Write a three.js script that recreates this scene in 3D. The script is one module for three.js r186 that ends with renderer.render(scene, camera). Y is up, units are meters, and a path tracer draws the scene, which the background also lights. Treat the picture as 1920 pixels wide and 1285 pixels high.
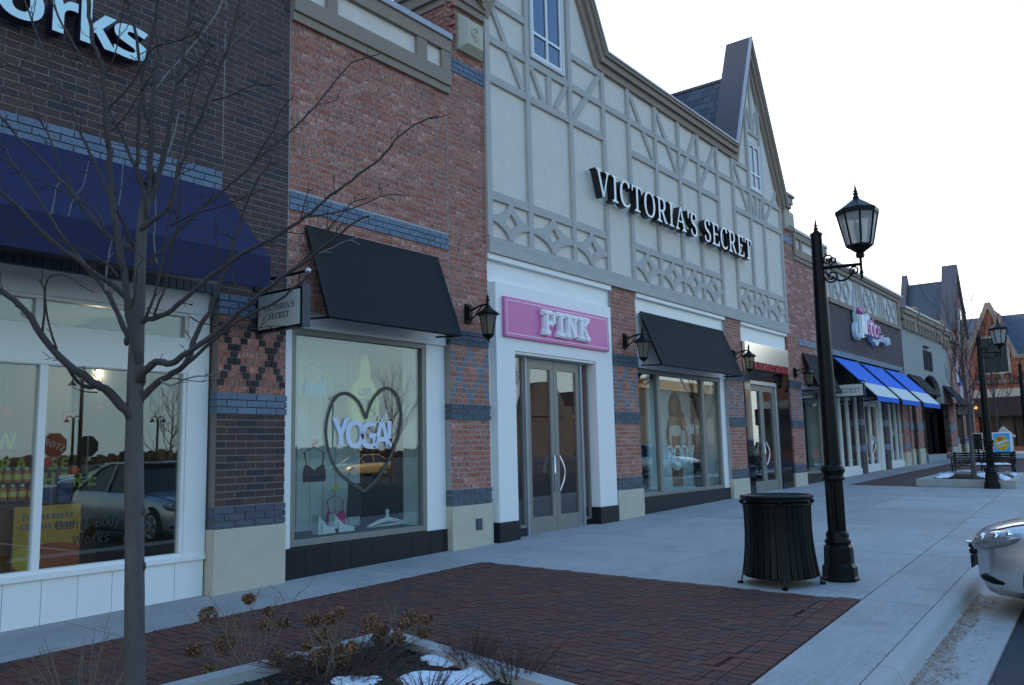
import * as THREE from 'three';
import { mergeGeometries, mergeVertices, toCreasedNormals } from 'three/addons/utils/BufferGeometryUtils.js';
import { RoundedBoxGeometry } from 'three/addons/geometries/RoundedBoxGeometry.js';
import { TextGeometry } from 'three/addons/geometries/TextGeometry.js';
import { FontLoader } from 'three/addons/loaders/FontLoader.js';

// ---------------------------------------------------------------- camera, sky, sun, exposure
// x runs along the shop fronts, z out of them to the street, y up; z = 0 is the front of the piers
const W = 1024, H = 685;
const scene = new THREE.Scene();
const EYE = new THREE.Vector3(0, 1.45, 8.4076);
const RIGHT = new THREE.Vector3(0.61071264, -0.02252, 0.79153201);
const UP = new THREE.Vector3(-0.08834678, 0.99141685, 0.09637159);
const FWD = new THREE.Vector3(0.78690846, 0.12878465, -0.60348123);
const camera = new THREE.PerspectiveCamera(44.2325, W / H, 0.1, 2000);
camera.position.copy(EYE);
camera.quaternion.setFromRotationMatrix(new THREE.Matrix4().makeBasis(RIGHT, UP, FWD.clone().negate()));
scene.add(camera);

const SUN = new THREE.Vector3(0.18, 0.34, -0.92).normalize();
const sun = new THREE.DirectionalLight(new THREE.Color().setRGB(1.0, 0.78, 0.52), 3.2);
sun.position.copy(SUN).multiplyScalar(120).add(new THREE.Vector3(20, 0, 0));
sun.target.position.set(20, 0, 0);
sun.castShadow = true; sun.shadow.mapSize.set(4096, 4096);
Object.assign(sun.shadow.camera, { left: -110, right: 110, top: 90, bottom: -90, near: 1, far: 400 });
scene.add(sun, sun.target);

const clamp = (v, a, b) => Math.min(b, Math.max(a, v));
const smooth = (a, b, v) => { const t = clamp((v - a) / (b - a), 0, 1); return t * t * (3 - 2 * t); };
const mix = (a, b, t) => a + (b - a) * t;
const mix3 = (a, b, t) => [mix(a[0], b[0], t), mix(a[1], b[1], t), mix(a[2], b[2], t)];
{ // clear winter evening: white glow low on the sun's side, teal and blue away from it
  const w = 512, h = 256, d = new Float32Array(w * h * 4);
  const sl = Math.hypot(SUN.x, SUN.z);
  for (let j = 0; j < h; j++) for (let i = 0; i < w; i++) {
    const el = ((j + 0.5) / h - 0.5) * Math.PI, az = ((i + 0.5) / w - 0.5) * 2 * Math.PI;
    const y = Math.sin(el), s = (Math.cos(az) * SUN.x + Math.sin(az) * SUN.z) / sl;   // 1 towards the sun
    const k = smooth(-1.0, 0.9, s);
    const low = mix3([0.52, 0.79, 0.90], [1.9, 1.8, 1.66], k);
    const high = mix3([0.10, 0.33, 0.86], [0.34, 0.60, 1.0], k);
    let c = mix3(low, high, smooth(0.08, 0.80, y));
    const belt = Math.exp(-Math.pow(y / 0.09, 2)) * (1 - k);                // pale pink and yellow belt opposite the sun
    c = mix3(c, [0.84, 0.86, 0.76], belt * 0.22);
    if (y < 0) c = [0.28, 0.29, 0.3];
    const o = (j * w + i) * 4; d[o] = c[0]; d[o + 1] = c[1]; d[o + 2] = c[2]; d[o + 3] = 1;
  }
  const t = new THREE.DataTexture(d, w, h, THREE.RGBAFormat, THREE.FloatType);
  t.mapping = THREE.EquirectangularReflectionMapping; t.magFilter = THREE.LinearFilter; t.minFilter = THREE.LinearFilter;
  t.colorSpace = THREE.LinearSRGBColorSpace; t.needsUpdate = true;
  scene.background = t; scene.environment = t;
}
const renderer = new THREE.WebGLRenderer({ antialias: true });
renderer.setSize(W, H);
renderer.toneMapping = THREE.LinearToneMapping;
renderer.toneMappingExposure = 1.5;
renderer.shadowMap.enabled = true;

// ---------------------------------------------------------------- helpers
let seed = 20240211;
const rnd = () => { seed = (seed + 0x6D2B79F5) | 0; let t = Math.imul(seed ^ (seed >>> 15), 1 | seed); t = (t + Math.imul(t ^ (t >>> 7), 61 | t)) ^ t; return ((t ^ (t >>> 14)) >>> 0) / 4294967296; };
const rr = (a, b) => a + (b - a) * rnd();
const V3 = (x, y, z) => new THREE.Vector3(x, y, z);
const slope = x => clamp(x, -30, 70);
const gy = (x, z) => -0.13 + 0.0175 * slope(x) - 0.017 * z;       // the pavement climbs along the shops and falls to the kerb
const zA = x => 6.32 - 0.0502 * x, zK = x => 6.88 - 0.0405 * x;   // joint behind the kerb strip; back of the kerb
const used = {};
function numbered(name) { const n = used[name] = (used[name] ?? -1) + 1; return n ? `${name}_${String(n).padStart(3, '0')}` : name; }
function tag(o, label, category, group) { o.userData = { label, category }; if (group) o.userData.group = group; return o; }
function thing(name, label, category, pos = [0, 0, 0], turn = 0, group) {
  const o = new THREE.Group(); o.name = numbered(name); o.position.set(...pos); o.rotation.y = turn; scene.add(o);
  return tag(o, label, category, group);
}
function copyOf(root, pos, turn, label) {
  const c = root.clone(); c.name = numbered(root.name.replace(/_\d\d\d$/, '')); c.position.set(...pos); c.rotation.y = turn; scene.add(c);
  c.userData = { ...root.userData, label }; return c;
}
function mesh(name, geo, mat, parent) {
  const m = new THREE.Mesh(Array.isArray(geo) ? join(geo) : geo, mat); m.castShadow = m.receiveShadow = true;
  m.name = parent === scene ? numbered(name) : name; parent.add(m); return m;
}
function structure(name, geo, mat) { const m = mesh(name, geo, mat, scene); m.userData = { kind: 'structure' }; return m; }
function stuff(name, geo, mat, parent = scene, label, category) { const m = mesh(name, geo, mat, parent); m.userData = { kind: 'stuff' }; if (label) { m.userData.label = label; m.userData.category = category; } return m; }
function plain(g) { // position, normal, uv only, without index
  g = g.index ? g.toNonIndexed() : g;
  for (const k of Object.keys(g.attributes)) if (!['position', 'normal', 'uv', 'color'].includes(k)) g.deleteAttribute(k);
  if (!g.attributes.normal) g.computeVertexNormals();
  if (!g.attributes.uv) g.setAttribute('uv', new THREE.BufferAttribute(new Float32Array(g.attributes.position.count * 2), 2));
  return g;
}
function join(list) {
  list = list.map(plain); const colored = list.some(g => g.attributes.color);
  if (colored) for (const g of list) if (!g.attributes.color) g.setAttribute('color', new THREE.BufferAttribute(new Float32Array(g.attributes.position.count * 3).fill(1), 3));
  for (const g of list) g.groups.length = 0;
  return list.length === 1 ? list[0] : mergeGeometries(list);
}
function metres(g) { // uv in metres from the face's own direction
  g = plain(g); const p = g.attributes.position, n = g.attributes.normal, u = g.attributes.uv;
  for (let i = 0; i < p.count; i++) {
    const ax = Math.abs(n.getX(i)), ay = Math.abs(n.getY(i)), az = Math.abs(n.getZ(i));
    if (ay > ax && ay > az) u.setXY(i, p.getX(i), p.getZ(i)); else if (ax > az) u.setXY(i, p.getZ(i), p.getY(i)); else u.setXY(i, p.getX(i), p.getY(i));
  }
  return g;
}
function B(x0, x1, y0, y1, z0, z1, r = 0) { // a box between bounds, its edges rounded by r
  const w = x1 - x0, h = y1 - y0, d = z1 - z0;
  const g = r > 0 ? new RoundedBoxGeometry(w, h, d, 1, Math.min(r, w / 2.1, h / 2.1, d / 2.1)) : new THREE.BoxGeometry(w, h, d);
  g.translate((x0 + x1) / 2, (y0 + y1) / 2, (z0 + z1) / 2); return metres(g);
}
function poly(pts, z0, z1, holes = [], bevel = 0) { // an outline in x, y between two depths
  const s = new THREE.Shape(pts.map(p => new THREE.Vector2(...p)));
  for (const h of holes) s.holes.push(new THREE.Path(h.map(p => new THREE.Vector2(...p))));
  const g = new THREE.ExtrudeGeometry(s, { depth: z1 - z0 - 2 * bevel, bevelEnabled: bevel > 0, bevelThickness: bevel, bevelSize: bevel, bevelOffset: -bevel, bevelSegments: 1, curveSegments: 8 });
  g.translate(0, 0, z0 + bevel); return metres(g);
}
function beam(x0, y0, x1, y1, w, z0, z1) { // a straight strip on the front
  const l = Math.hypot(x1 - x0, y1 - y0), nx = -(y1 - y0) / l * w / 2, ny = (x1 - x0) / l * w / 2;
  return poly([[x0 - nx, y0 - ny], [x1 - nx, y1 - ny], [x1 + nx, y1 + ny], [x0 + nx, y0 + ny]], z0, z1);
}
function rod(a, b, r, seg = 8, r2 = r) {
  const d = b.clone().sub(a), g = new THREE.CylinderGeometry(r2, r, d.length(), seg, 1);
  g.applyQuaternion(new THREE.Quaternion().setFromUnitVectors(V3(0, 1, 0), d.clone().normalize())); g.translate(...a.clone().add(b).multiplyScalar(0.5).toArray()); return g;
}
function tube(pts, radii, seg = 8, closed = true) { // a tapered tube along points
  const n = pts.length, pos = [], uv = [], idx = []; let len = 0; const T = [];
  for (let i = 0; i < n; i++) T.push(pts[Math.min(n - 1, i + 1)].clone().sub(pts[Math.max(0, i - 1)]).normalize());
  let N = Math.abs(T[0].y) < 0.9 ? V3(0, 1, 0).cross(T[0]).normalize() : V3(1, 0, 0).cross(T[0]).normalize();
  for (let i = 0; i < n; i++) {
    if (i) { len += pts[i].distanceTo(pts[i - 1]); N = N.sub(T[i].clone().multiplyScalar(N.dot(T[i]))).normalize(); }
    const Bn = T[i].clone().cross(N), r = typeof radii === 'number' ? radii : radii[i];
    for (let k = 0; k <= seg; k++) { const a = k / seg * 2 * Math.PI, c = Math.cos(a) * r, s = Math.sin(a) * r; pos.push(pts[i].x + N.x * c + Bn.x * s, pts[i].y + N.y * c + Bn.y * s, pts[i].z + N.z * c + Bn.z * s); uv.push(k / seg, len); }
    N = N.clone();
  }
  for (let i = 0; i < n - 1; i++) for (let k = 0; k < seg; k++) { const a = i * (seg + 1) + k, b = a + seg + 1; idx.push(a, a + 1, b, b, a + 1, b + 1); }
  const g = new THREE.BufferGeometry(); g.setAttribute('position', new THREE.Float32BufferAttribute(pos, 3)); g.setAttribute('uv', new THREE.Float32BufferAttribute(uv, 2)); g.setIndex(idx); g.computeVertexNormals();
  const nn = g.attributes.normal; // same normal on both sides of the seam
  for (let i = 0; i < n; i++) { const a = i * (seg + 1), b = a + seg; for (const [x, y] of [[a, b]]) { const m = V3().fromBufferAttribute(nn, x).add(V3().fromBufferAttribute(nn, y)).normalize(); nn.setXYZ(x, m.x, m.y, m.z); nn.setXYZ(y, m.x, m.y, m.z); } }
  return plain(g);
}
const lathe = (prof, seg = 24) => plain(new THREE.LatheGeometry(prof.map(p => new THREE.Vector2(...p)), seg));
function latheFlat(prof, seg, turn = 0) { const g = lathe(prof, seg); g.rotateY(turn); const q = g.clone(); q.deleteAttribute('normal'); q.computeVertexNormals(); return q; }   // facets kept

// where the ray through a point of the photograph (1920 x 1285) meets a plane: used to lay out the free forms (branches, stems)
const DOWN = UP.clone().negate(), FOC = 1581;
function ray(px, py) { return RIGHT.clone().multiplyScalar(px - 960).add(DOWN.clone().multiplyScalar(py - 642.5)).add(FWD.clone().multiplyScalar(FOC)); }
const HX = 0.78690846, HZ = -0.60348123;
function at(px, py, depth) { const r = ray(px, py); return EYE.clone().add(r.multiplyScalar(depth / (r.x * HX + r.z * HZ))); }

// ---------------------------------------------------------------- textures and materials
function hash(x, y, s) { let h = Math.imul(x, 374761393) + Math.imul(y, 668265263) + Math.imul(s, 1274126177); h = Math.imul(h ^ (h >>> 13), 1274126177); return ((h ^ (h >>> 16)) >>> 0) / 4294967296; }
function noise(x, y, per, s) { const xi = Math.floor(x), yi = Math.floor(y), fx = x - xi, fy = y - yi, u = fx * fx * (3 - 2 * fx), v = fy * fy * (3 - 2 * fy); const m = a => ((a % per) + per) % per;
  return mix(mix(hash(m(xi), m(yi), s), hash(m(xi + 1), m(yi), s), u), mix(hash(m(xi), m(yi + 1), s), hash(m(xi + 1), m(yi + 1), s), u), v); }
function fbm(x, y, per, s, oct = 4) { let a = 0, w = 0.5, t = 0; for (let o = 0; o < oct; o++) { a += w * noise(x, y, per, s + o * 17); t += w; x *= 2; y *= 2; per *= 2; w *= 0.55; } return a / t; }
function tex(n, size, f, color = true) { // f(u, v) in 0..1 gives grey or [r, g, b], sRGB values 0..1; one repeat covers size metres
  const d = new Uint8Array(n * n * 4);
  for (let j = 0; j < n; j++) for (let i = 0; i < n; i++) { let c = f(i / n, j / n); if (typeof c === 'number') c = [c, c, c]; const o = (j * n + i) * 4; for (let k = 0; k < 3; k++) d[o + k] = clamp(c[k], 0, 1) * 255; d[o + 3] = 255; }
  const t = new THREE.DataTexture(d, n, n); t.wrapS = t.wrapT = THREE.RepeatWrapping; t.magFilter = THREE.LinearFilter; t.minFilter = THREE.LinearMipmapLinearFilter; t.generateMipmaps = true;
  if (color) t.colorSpace = THREE.SRGBColorSpace; t.repeat.set(1 / size, 1 / size); t.needsUpdate = true; return t;
}
const lin = (r, g, b) => new THREE.Color().setRGB(r, g, b);
function M(color, roughness = 0.8, extra = {}) { return new THREE.MeshStandardMaterial({ color: lin(...color), roughness, side: THREE.DoubleSide, ...extra }); }
const grainTex = tex(256, 0.9, (u, v) => 0.90 + 0.06 * fbm(u * 5, v * 5, 5, 3, 3) + 0.05 * noise(u * 128, v * 128, 128, 5));
const grainBump = tex(256, 0.5, (u, v) => fbm(u * 48, v * 48, 48, 9, 3), false);
const barkBump = tex(256, 0.45, (u, v) => 0.6 * fbm(u * 10, v * 46, 2, 61, 1) + 0.4 * noise(u * 40, v * 100, 20, 62), false);
const patchTex = tex(512, 5.3, (u, v) => { const a = fbm(u * 6, v * 6, 6, 5, 5), b = fbm(u * 64, v * 64, 64, 8, 3); return 0.70 + 0.22 * a + 0.16 * b; });
const brickTex = tex(512, 1.1, (u, v) => { // rolled face: short upright smears, pale and dark
  const a = fbm(u * 40, v * 12, 4, 21, 1), s = noise(u * 56, v * 22, 2, 4), p = fbm(u * 60, v * 24, 4, 31, 2);
  const q = noise(u * 64, v * 26, 64, 33) * 0.6 + noise(u * 130, v * 40, 130, 12) * 0.4, l = smooth(0.50, 0.80, q), k = smooth(0.60, 0.85, noise(u * 50, v * 20, 50, 77));
  const g = 0.90 + 0.16 * (noise(u * 128, v * 128, 128, 6) - 0.5); return [g * (0.88 + 0.12 * l - 0.16 * k), g * (0.68 + 0.32 * l - 0.15 * k), g * (0.62 + 0.36 * l - 0.12 * k)]; });
const darkBrickTex = tex(256, 0.7, (u, v) => 0.72 + 0.28 * fbm(u * 30, v * 30, 30, 14, 4));
const fleck = tex(512, 2.1, (u, v) => { const a = fbm(u * 10, v * 10, 10, 41, 4), b = noise(u * 256, v * 256, 256, 3); return 0.74 + 0.2 * a + 0.14 * b - (b > 0.93 ? 0.2 : 0); });
const broom = tex(512, 3.1, (u, v) => { const a = fbm(u * 5, v * 5, 5, 55, 5), b = noise(u * 10, v * 190, 190, 13), c = noise(u * 240, v * 240, 240, 23), st = smooth(0.62, 0.85, fbm(u * 9, v * 9, 9, 66, 3)); const sp = noise(u * 90 + 7, v * 90, 90, 91), gum = sp > 0.955 ? 0.22 : 0; return 0.79 + 0.11 * a + 0.06 * b + 0.06 * c - 0.05 * st - gum; });
const mat = {
  stucco: M([0.82, 0.72, 0.62], 0.95, { map: grainTex, bumpMap: grainBump, bumpScale: 0.003 }),
  timber: M([0.53, 0.48, 0.435], 0.9, { map: grainTex, bumpMap: grainBump, bumpScale: 0.002 }),
  coping: M([0.34, 0.255, 0.195], 0.85, { map: grainTex }),
  metal: M([0.105, 0.10, 0.115], 0.9, { map: grainTex }),
  capMetal: M([0.36, 0.37, 0.40], 0.45, { map: grainTex, metalness: 0.3 }),
  stone: M([0.60, 0.53, 0.41], 0.95, { map: grainTex, bumpMap: grainBump, bumpScale: 0.003 }),
  mortar: M([0.44, 0.40, 0.37], 0.95, { map: grainTex }),
  mortarDark: M([0.25, 0.215, 0.205], 0.95, { map: grainTex }),
  brick: M([1, 1, 1], 0.88, { map: brickTex, vertexColors: true, bumpMap: grainBump, bumpScale: 0.002 }),
  darkBrick: M([1, 1, 1], 0.85, { map: darkBrickTex, vertexColors: true, bumpMap: grainBump, bumpScale: 0.002 }),
  white: M([0.84, 0.81, 0.775], 0.42),
  whiteDull: M([0.72, 0.72, 0.71], 0.8, { map: grainTex }),
  taupe: M([0.235, 0.225, 0.20], 0.45, { metalness: 0.25 }),
  tile: M([0.012, 0.013, 0.016], 0.28, {}),
  blackGlass: M([0.008, 0.008, 0.009], 0.06),
  black: new THREE.MeshPhysicalMaterial({ color: lin(0.006, 0.0065, 0.007), roughness: 0.36, specularIntensity: 0.3, side: THREE.DoubleSide }),
  blackMatt: M([0.013, 0.014, 0.017], 0.75),
  canvasBlack: M([0.009, 0.011, 0.0135], 0.9, { map: grainTex }),
  navy: M([0.011, 0.014, 0.058], 0.85, { map: grainTex }),
  blue: M([0.005, 0.16, 0.72], 0.8, { map: grainTex }),
  cream: M([0.72, 0.74, 0.66], 0.8, { map: grainTex }),
  pink: M([0.66, 0.13, 0.36], 0.35),
  pinkPale: M([0.85, 0.55, 0.70], 0.4),
  faceWhite: M([0.86, 0.86, 0.86], 0.35),
  chrome: M([0.75, 0.76, 0.78], 0.18, { metalness: 1 }),
  steel: M([0.5, 0.51, 0.53], 0.35, { metalness: 0.8 }),
  slate: M([0.065, 0.085, 0.115], 0.75, { map: fleck, bumpMap: grainBump, bumpScale: 0.003 }),
  dark: M([0.02, 0.02, 0.022], 0.9),
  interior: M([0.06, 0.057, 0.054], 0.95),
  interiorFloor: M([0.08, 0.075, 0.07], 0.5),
  concrete: M([0.44, 0.42, 0.39], 0.92, { map: broom, bumpMap: broom, bumpScale: 0.004 }),
  kerb: M([0.42, 0.40, 0.37], 0.92, { map: grainTex }),
  asphalt: M([0.055, 0.056, 0.06], 0.93, { map: fleck, bumpMap: grainBump, bumpScale: 0.008 }),
  joint: M([0.06, 0.055, 0.05], 0.98),
  paint: M([0.6, 0.6, 0.58], 0.8, { map: patchTex }),
  snow: M([0.88, 0.90, 0.93], 0.7, { map: grainTex, bumpMap: grainBump, bumpScale: 0.01 }),
  mulch: M([0.035, 0.024, 0.018], 0.98, { map: fleck, bumpMap: grainBump, bumpScale: 0.02 }),
  bark: M([0.125, 0.105, 0.10], 0.9, { map: fleck, bumpMap: barkBump, bumpScale: 0.006 }),
  twig: M([0.048, 0.026, 0.024], 0.85),
  limbBark: M([0.085, 0.066, 0.062], 0.88, { map: fleck, bumpMap: grainBump, bumpScale: 0.003 }),
  paleTwig: M([0.21, 0.19, 0.185], 0.85),
  glass: new THREE.MeshPhysicalMaterial({ color: lin(0.86, 0.93, 0.92), roughness: 0.0, metalness: 0, transmission: 1, thickness: 0, ior: 1.85, side: THREE.DoubleSide }),
  skyGlass: M([0.06, 0.11, 0.18], 0.04, { metalness: 0.9 }),
  lampGlass: new THREE.MeshPhysicalMaterial({ color: lin(0.62, 0.65, 0.66), roughness: 0.75, transmission: 0.7, thickness: 0, side: THREE.DoubleSide }),
  smokeGlass: new THREE.MeshPhysicalMaterial({ color: lin(0.42, 0.36, 0.28), roughness: 0.25, transmission: 0.75, thickness: 0, side: THREE.DoubleSide }),
};
const fonts = {};
for (const k of ['serif_regular', 'serif_bold', 'sans_regular', 'sans_bold']) fonts[k] = await new FontLoader().loadAsync(`fonts/droid/droid_${k}.typeface.json`);
function letter(ch, font, height, depth, unit = 'H') { // one extruded letter, its foot at y = 0 and its left at x = 0
  const s = 1; const ref = new TextGeometry(unit, { font: fonts[font], size: s, depth: 0.1 }); ref.computeBoundingBox(); const k = height / (ref.boundingBox.max.y - ref.boundingBox.min.y);
  const g = new TextGeometry(ch, { font: fonts[font], size: s * k, depth, curveSegments: 6, bevelEnabled: false }); g.computeBoundingBox(); const b = g.boundingBox;
  const w = b.max.x - b.min.x; g.translate(-b.min.x, 0, 0); return { g, w, h: k };
}
function lettering(text, font, height, depth, width) { // letters laid out to a width: [{ch, g, x}]
  const L = [...text].map(ch => ch === ' ' ? { ch, w: height * 0.42 } : { ch, ...letter(ch, font, height, depth) });
  const nat = L.reduce((a, l) => a + l.w, 0), gap = width ? (width - nat) / (L.length - 1) : height * 0.12; let x = 0;
  for (const l of L) { l.x = x; x += l.w + gap; } L.total = x - gap; return L;
}
function canvasTex(w, h, draw) { const c = document.createElement('canvas'); c.width = w; c.height = h; const x = c.getContext('2d'); draw(x, w, h); const t = new THREE.CanvasTexture(c); t.colorSpace = THREE.SRGBColorSpace; return t; }
// ---------------------------------------------------------------- ground, street, pavement
const roadY = (x, z) => gy(x, 7.2) - 0.17 - 0.006 * Math.min(Math.max(z - 7.2, 0), 40);
{ // asphalt to the horizon: one sheet under everything
  const xs = [-700, -300, -120, -60, -30, 0, 20, 40, 60, 70, 120, 300, 700], zs = [-700, -300, -120, -40, 0, 7.2, 12, 20, 30, 47, 90, 160, 300, 700], pos = [], uv = [], idx = [];
  for (const z of zs) for (const x of xs) { pos.push(x, roadY(x, Math.max(z, 7.2)) - (z < 7 ? 0.02 : 0), z); uv.push(x, z); }
  for (let j = 0; j < zs.length - 1; j++) for (let i = 0; i < xs.length - 1; i++) { const a = j * xs.length + i, b = a + xs.length; idx.push(a, b, a + 1, b, b + 1, a + 1); }
  const g = new THREE.BufferGeometry(); g.setAttribute('position', new THREE.Float32BufferAttribute(pos, 3)); g.setAttribute('uv', new THREE.Float32BufferAttribute(uv, 2)); g.setIndex(idx); g.computeVertexNormals();
  structure('road', plain(g), mat.asphalt);
}
function slab(pts, lift, thick, hgt = gy) { // a flat piece on the sloping pavement, outline in x, z
  const n = pts.length, s = THREE.ShapeUtils.triangulateShape(pts.map(p => new THREE.Vector2(p[0], p[1])), []), pos = [], uv = [];
  const put = (p, dy) => { pos.push(p[0], hgt(p[0], p[1]) + lift + dy, p[1]); uv.push(p[0], p[1]); };
  for (const t of s) { const A = pts[t[0]], Bq = pts[t[1]], C = pts[t[2]]; const up = (Bq[0] - A[0]) * (C[1] - A[1]) - (Bq[1] - A[1]) * (C[0] - A[0]) < 0; for (const k of up ? [0, 1, 2] : [0, 2, 1]) put(pts[t[k]], 0); }
  for (let i = 0; i < n; i++) { const a = pts[i], b = pts[(i + 1) % n]; put(a, 0); put(b, 0); put(b, -thick); put(a, 0); put(b, -thick); put(a, -thick); }
  const g = new THREE.BufferGeometry(); g.setAttribute('position', new THREE.Float32BufferAttribute(pos, 3)); g.setAttribute('uv', new THREE.Float32BufferAttribute(uv, 2)); g.computeVertexNormals(); return plain(g);
}
const XE = 66;   // where the row of shops ends at the cross building
structure('pavement_bed', slab([[-30, -0.6], [XE, -0.6], [XE, zK(XE) - 0.03], [-30, zK(-30) - 0.03]], -0.035, 0.12), mat.joint);
{
  const walk = new THREE.Group(); walk.name = 'sidewalk'; walk.userData = { kind: 'structure' }; scene.add(walk);
  const q = 0.007, tint = [1, 0.93, 1.05, 0.97].map(k => { const m = mat.concrete.clone(); m.color.multiplyScalar(k); return m; });
  const piece = (x0, x1, za, zb) => { const g = slab([[x0 + q, za(x0) + q], [x1 - q, za(x1) + q], [x1 - q, zb(x1) - q], [x0 + q, zb(x0) - q]], rr(-0.002, 0.002), 0.09); const u = g.attributes.uv, o = rr(0, 3), p = rr(0, 3); for (let i = 0; i < u.count; i++) u.setXY(i, u.getX(i) + o, u.getY(i) + p); mesh('concrete_slab', g, tint[Math.floor(rnd() * 4)], walk); };
  const k = v => () => v;
  for (const [a, b] of [[-6, -3], [-3, 0], [0, 2], [2, 3.95], [3.95, 5.85], [5.85, 7.6], [7.6, 8.85]]) piece(a, b, k(-0.45), k(1.05));
  for (const [a, b] of [[8.85, 12.2], [12.2, 15.4], [15.4, 18.7], [18.7, 22], [22, 25.3]]) { piece(a, b, k(-0.45), k(1.05)); piece(a, b, k(1.05), k(3.3)); piece(a, b, k(3.3), zA); }
  for (let a = 25.3; a < XE; a += 3.4) piece(a, Math.min(XE, a + 3.4), k(-0.45), k(1.05));
  let xs = [-9, -5.6, -2.3, 1.0, 2.4, 5.66, 8.92, 10.62, 12.3]; while (xs[xs.length - 1] < XE) xs.push(xs[xs.length - 1] + 1.7);
  for (let i = 0; i < xs.length - 1; i++) piece(xs[i], xs[i + 1], zA, zK);
  for (let a = 46; a < XE; a += 4) piece(a, Math.min(XE, a + 4), k(1.05), zA);
  // rounded kerb stones and the gutter pan
  const kerb = new THREE.Group(); kerb.name = 'kerb'; kerb.userData = { kind: 'structure' }; scene.add(kerb);
  const prof = [[0, 0], [0.07, 0.0], [0.115, -0.012], [0.145, -0.045], [0.165, -0.11], [0.20, -0.145], [0.26, -0.155], [0.62, -0.16], [0.62, -0.30], [0, -0.30]];
  const joints = [-9, -5.8, -2.6, 0.5, 3.6, 6.55, 9.3, 12.2]; while (joints[joints.length - 1] < XE) joints.push(joints[joints.length - 1] + 3.1);
  for (let i = 0; i < joints.length - 1; i++) {
    const a = joints[i] + 0.004, b = joints[i + 1] - 0.004, pos = [], uv = [];
    for (let s = 0; s < prof.length; s++) { const p = prof[s], r = prof[(s + 1) % prof.length]; const c = (x, e) => [x, gy(x, zK(x)) + e[1] + 0.003, zK(x) + 0.004 + e[0]];
      const A = c(a, p), Bq = c(b, p), C = c(b, r), D = c(a, r); for (const v of [A, D, Bq, Bq, D, C]) { pos.push(...v); uv.push(v[0], v[2] + v[1]); } }
    for (const x of [a, b]) { const tri = THREE.ShapeUtils.triangulateShape(prof.map(p => new THREE.Vector2(...p)), []); for (const t of tri) for (const e of t) { pos.push(x, gy(x, zK(x)) + prof[e][1] + 0.003, zK(x) + 0.004 + prof[e][0]); uv.push(prof[e][0], prof[e][1]); } }
    const g = new THREE.BufferGeometry(); g.setAttribute('position', new THREE.Float32BufferAttribute(pos, 3)); g.setAttribute('uv', new THREE.Float32BufferAttribute(uv, 2)); g.computeVertexNormals();
    mesh('kerb_stone', plain(toCreasedNormals(g, 0.9)), mat.kerb, kerb);
  }
}
// planters: outer outlines in x, z
const P1 = [[5.13, 3.13], [4.52, 7.0 - 0.85], [0.6, 6.2], [0.6, 2.78]];
const P2 = [[25.35, 2.85], [29.4, 2.9], [29.4, 5.02], [25.35, 5.22]];
const inside = (P, x, z) => { let c = false; for (let i = 0, j = P.length - 1; i < P.length; j = i++) if ((P[i][1] > z) !== (P[j][1] > z) && x < (P[j][0] - P[i][0]) * (z - P[i][1]) / (P[j][1] - P[i][1]) + P[i][0]) c = !c; return c; };
// clay pavers in a herringbone with a soldier border; each paver is a piece of its own as far as they can be told apart
const paverTones = [[0.20, 0.066, 0.043], [0.17, 0.056, 0.040], [0.225, 0.085, 0.055], [0.145, 0.055, 0.045], [0.18, 0.075, 0.06], [0.12, 0.07, 0.066], [0.19, 0.06, 0.04], [0.20, 0.066, 0.043], [0.21, 0.07, 0.045]];
const paverMat = M([1, 1, 1], 0.85, { map: darkBrickTex, vertexColors: true, bumpMap: grainBump, bumpScale: 0.003 });
function unitBrick(tone, o, p, w, h, back = false) { // unit box, front towards +z, uv in metres at an offset of its own
  const g = new THREE.BoxGeometry(1, 1, 1).toNonIndexed(), n = g.attributes.normal, q = g.attributes.position, u = g.attributes.uv, c = new Float32Array(q.count * 3);
  for (let i = 0; i < q.count; i++) { const X = Math.abs(n.getX(i)) > 0.5, Y = Math.abs(n.getY(i)) > 0.5; u.setXY(i, o + (X ? q.getZ(i) : q.getX(i)) * w, p + (Y ? q.getZ(i) : q.getY(i)) * h); c.set(tone, i * 3); }
  g.setAttribute('color', new THREE.BufferAttribute(c, 3)); return g;
}
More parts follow.
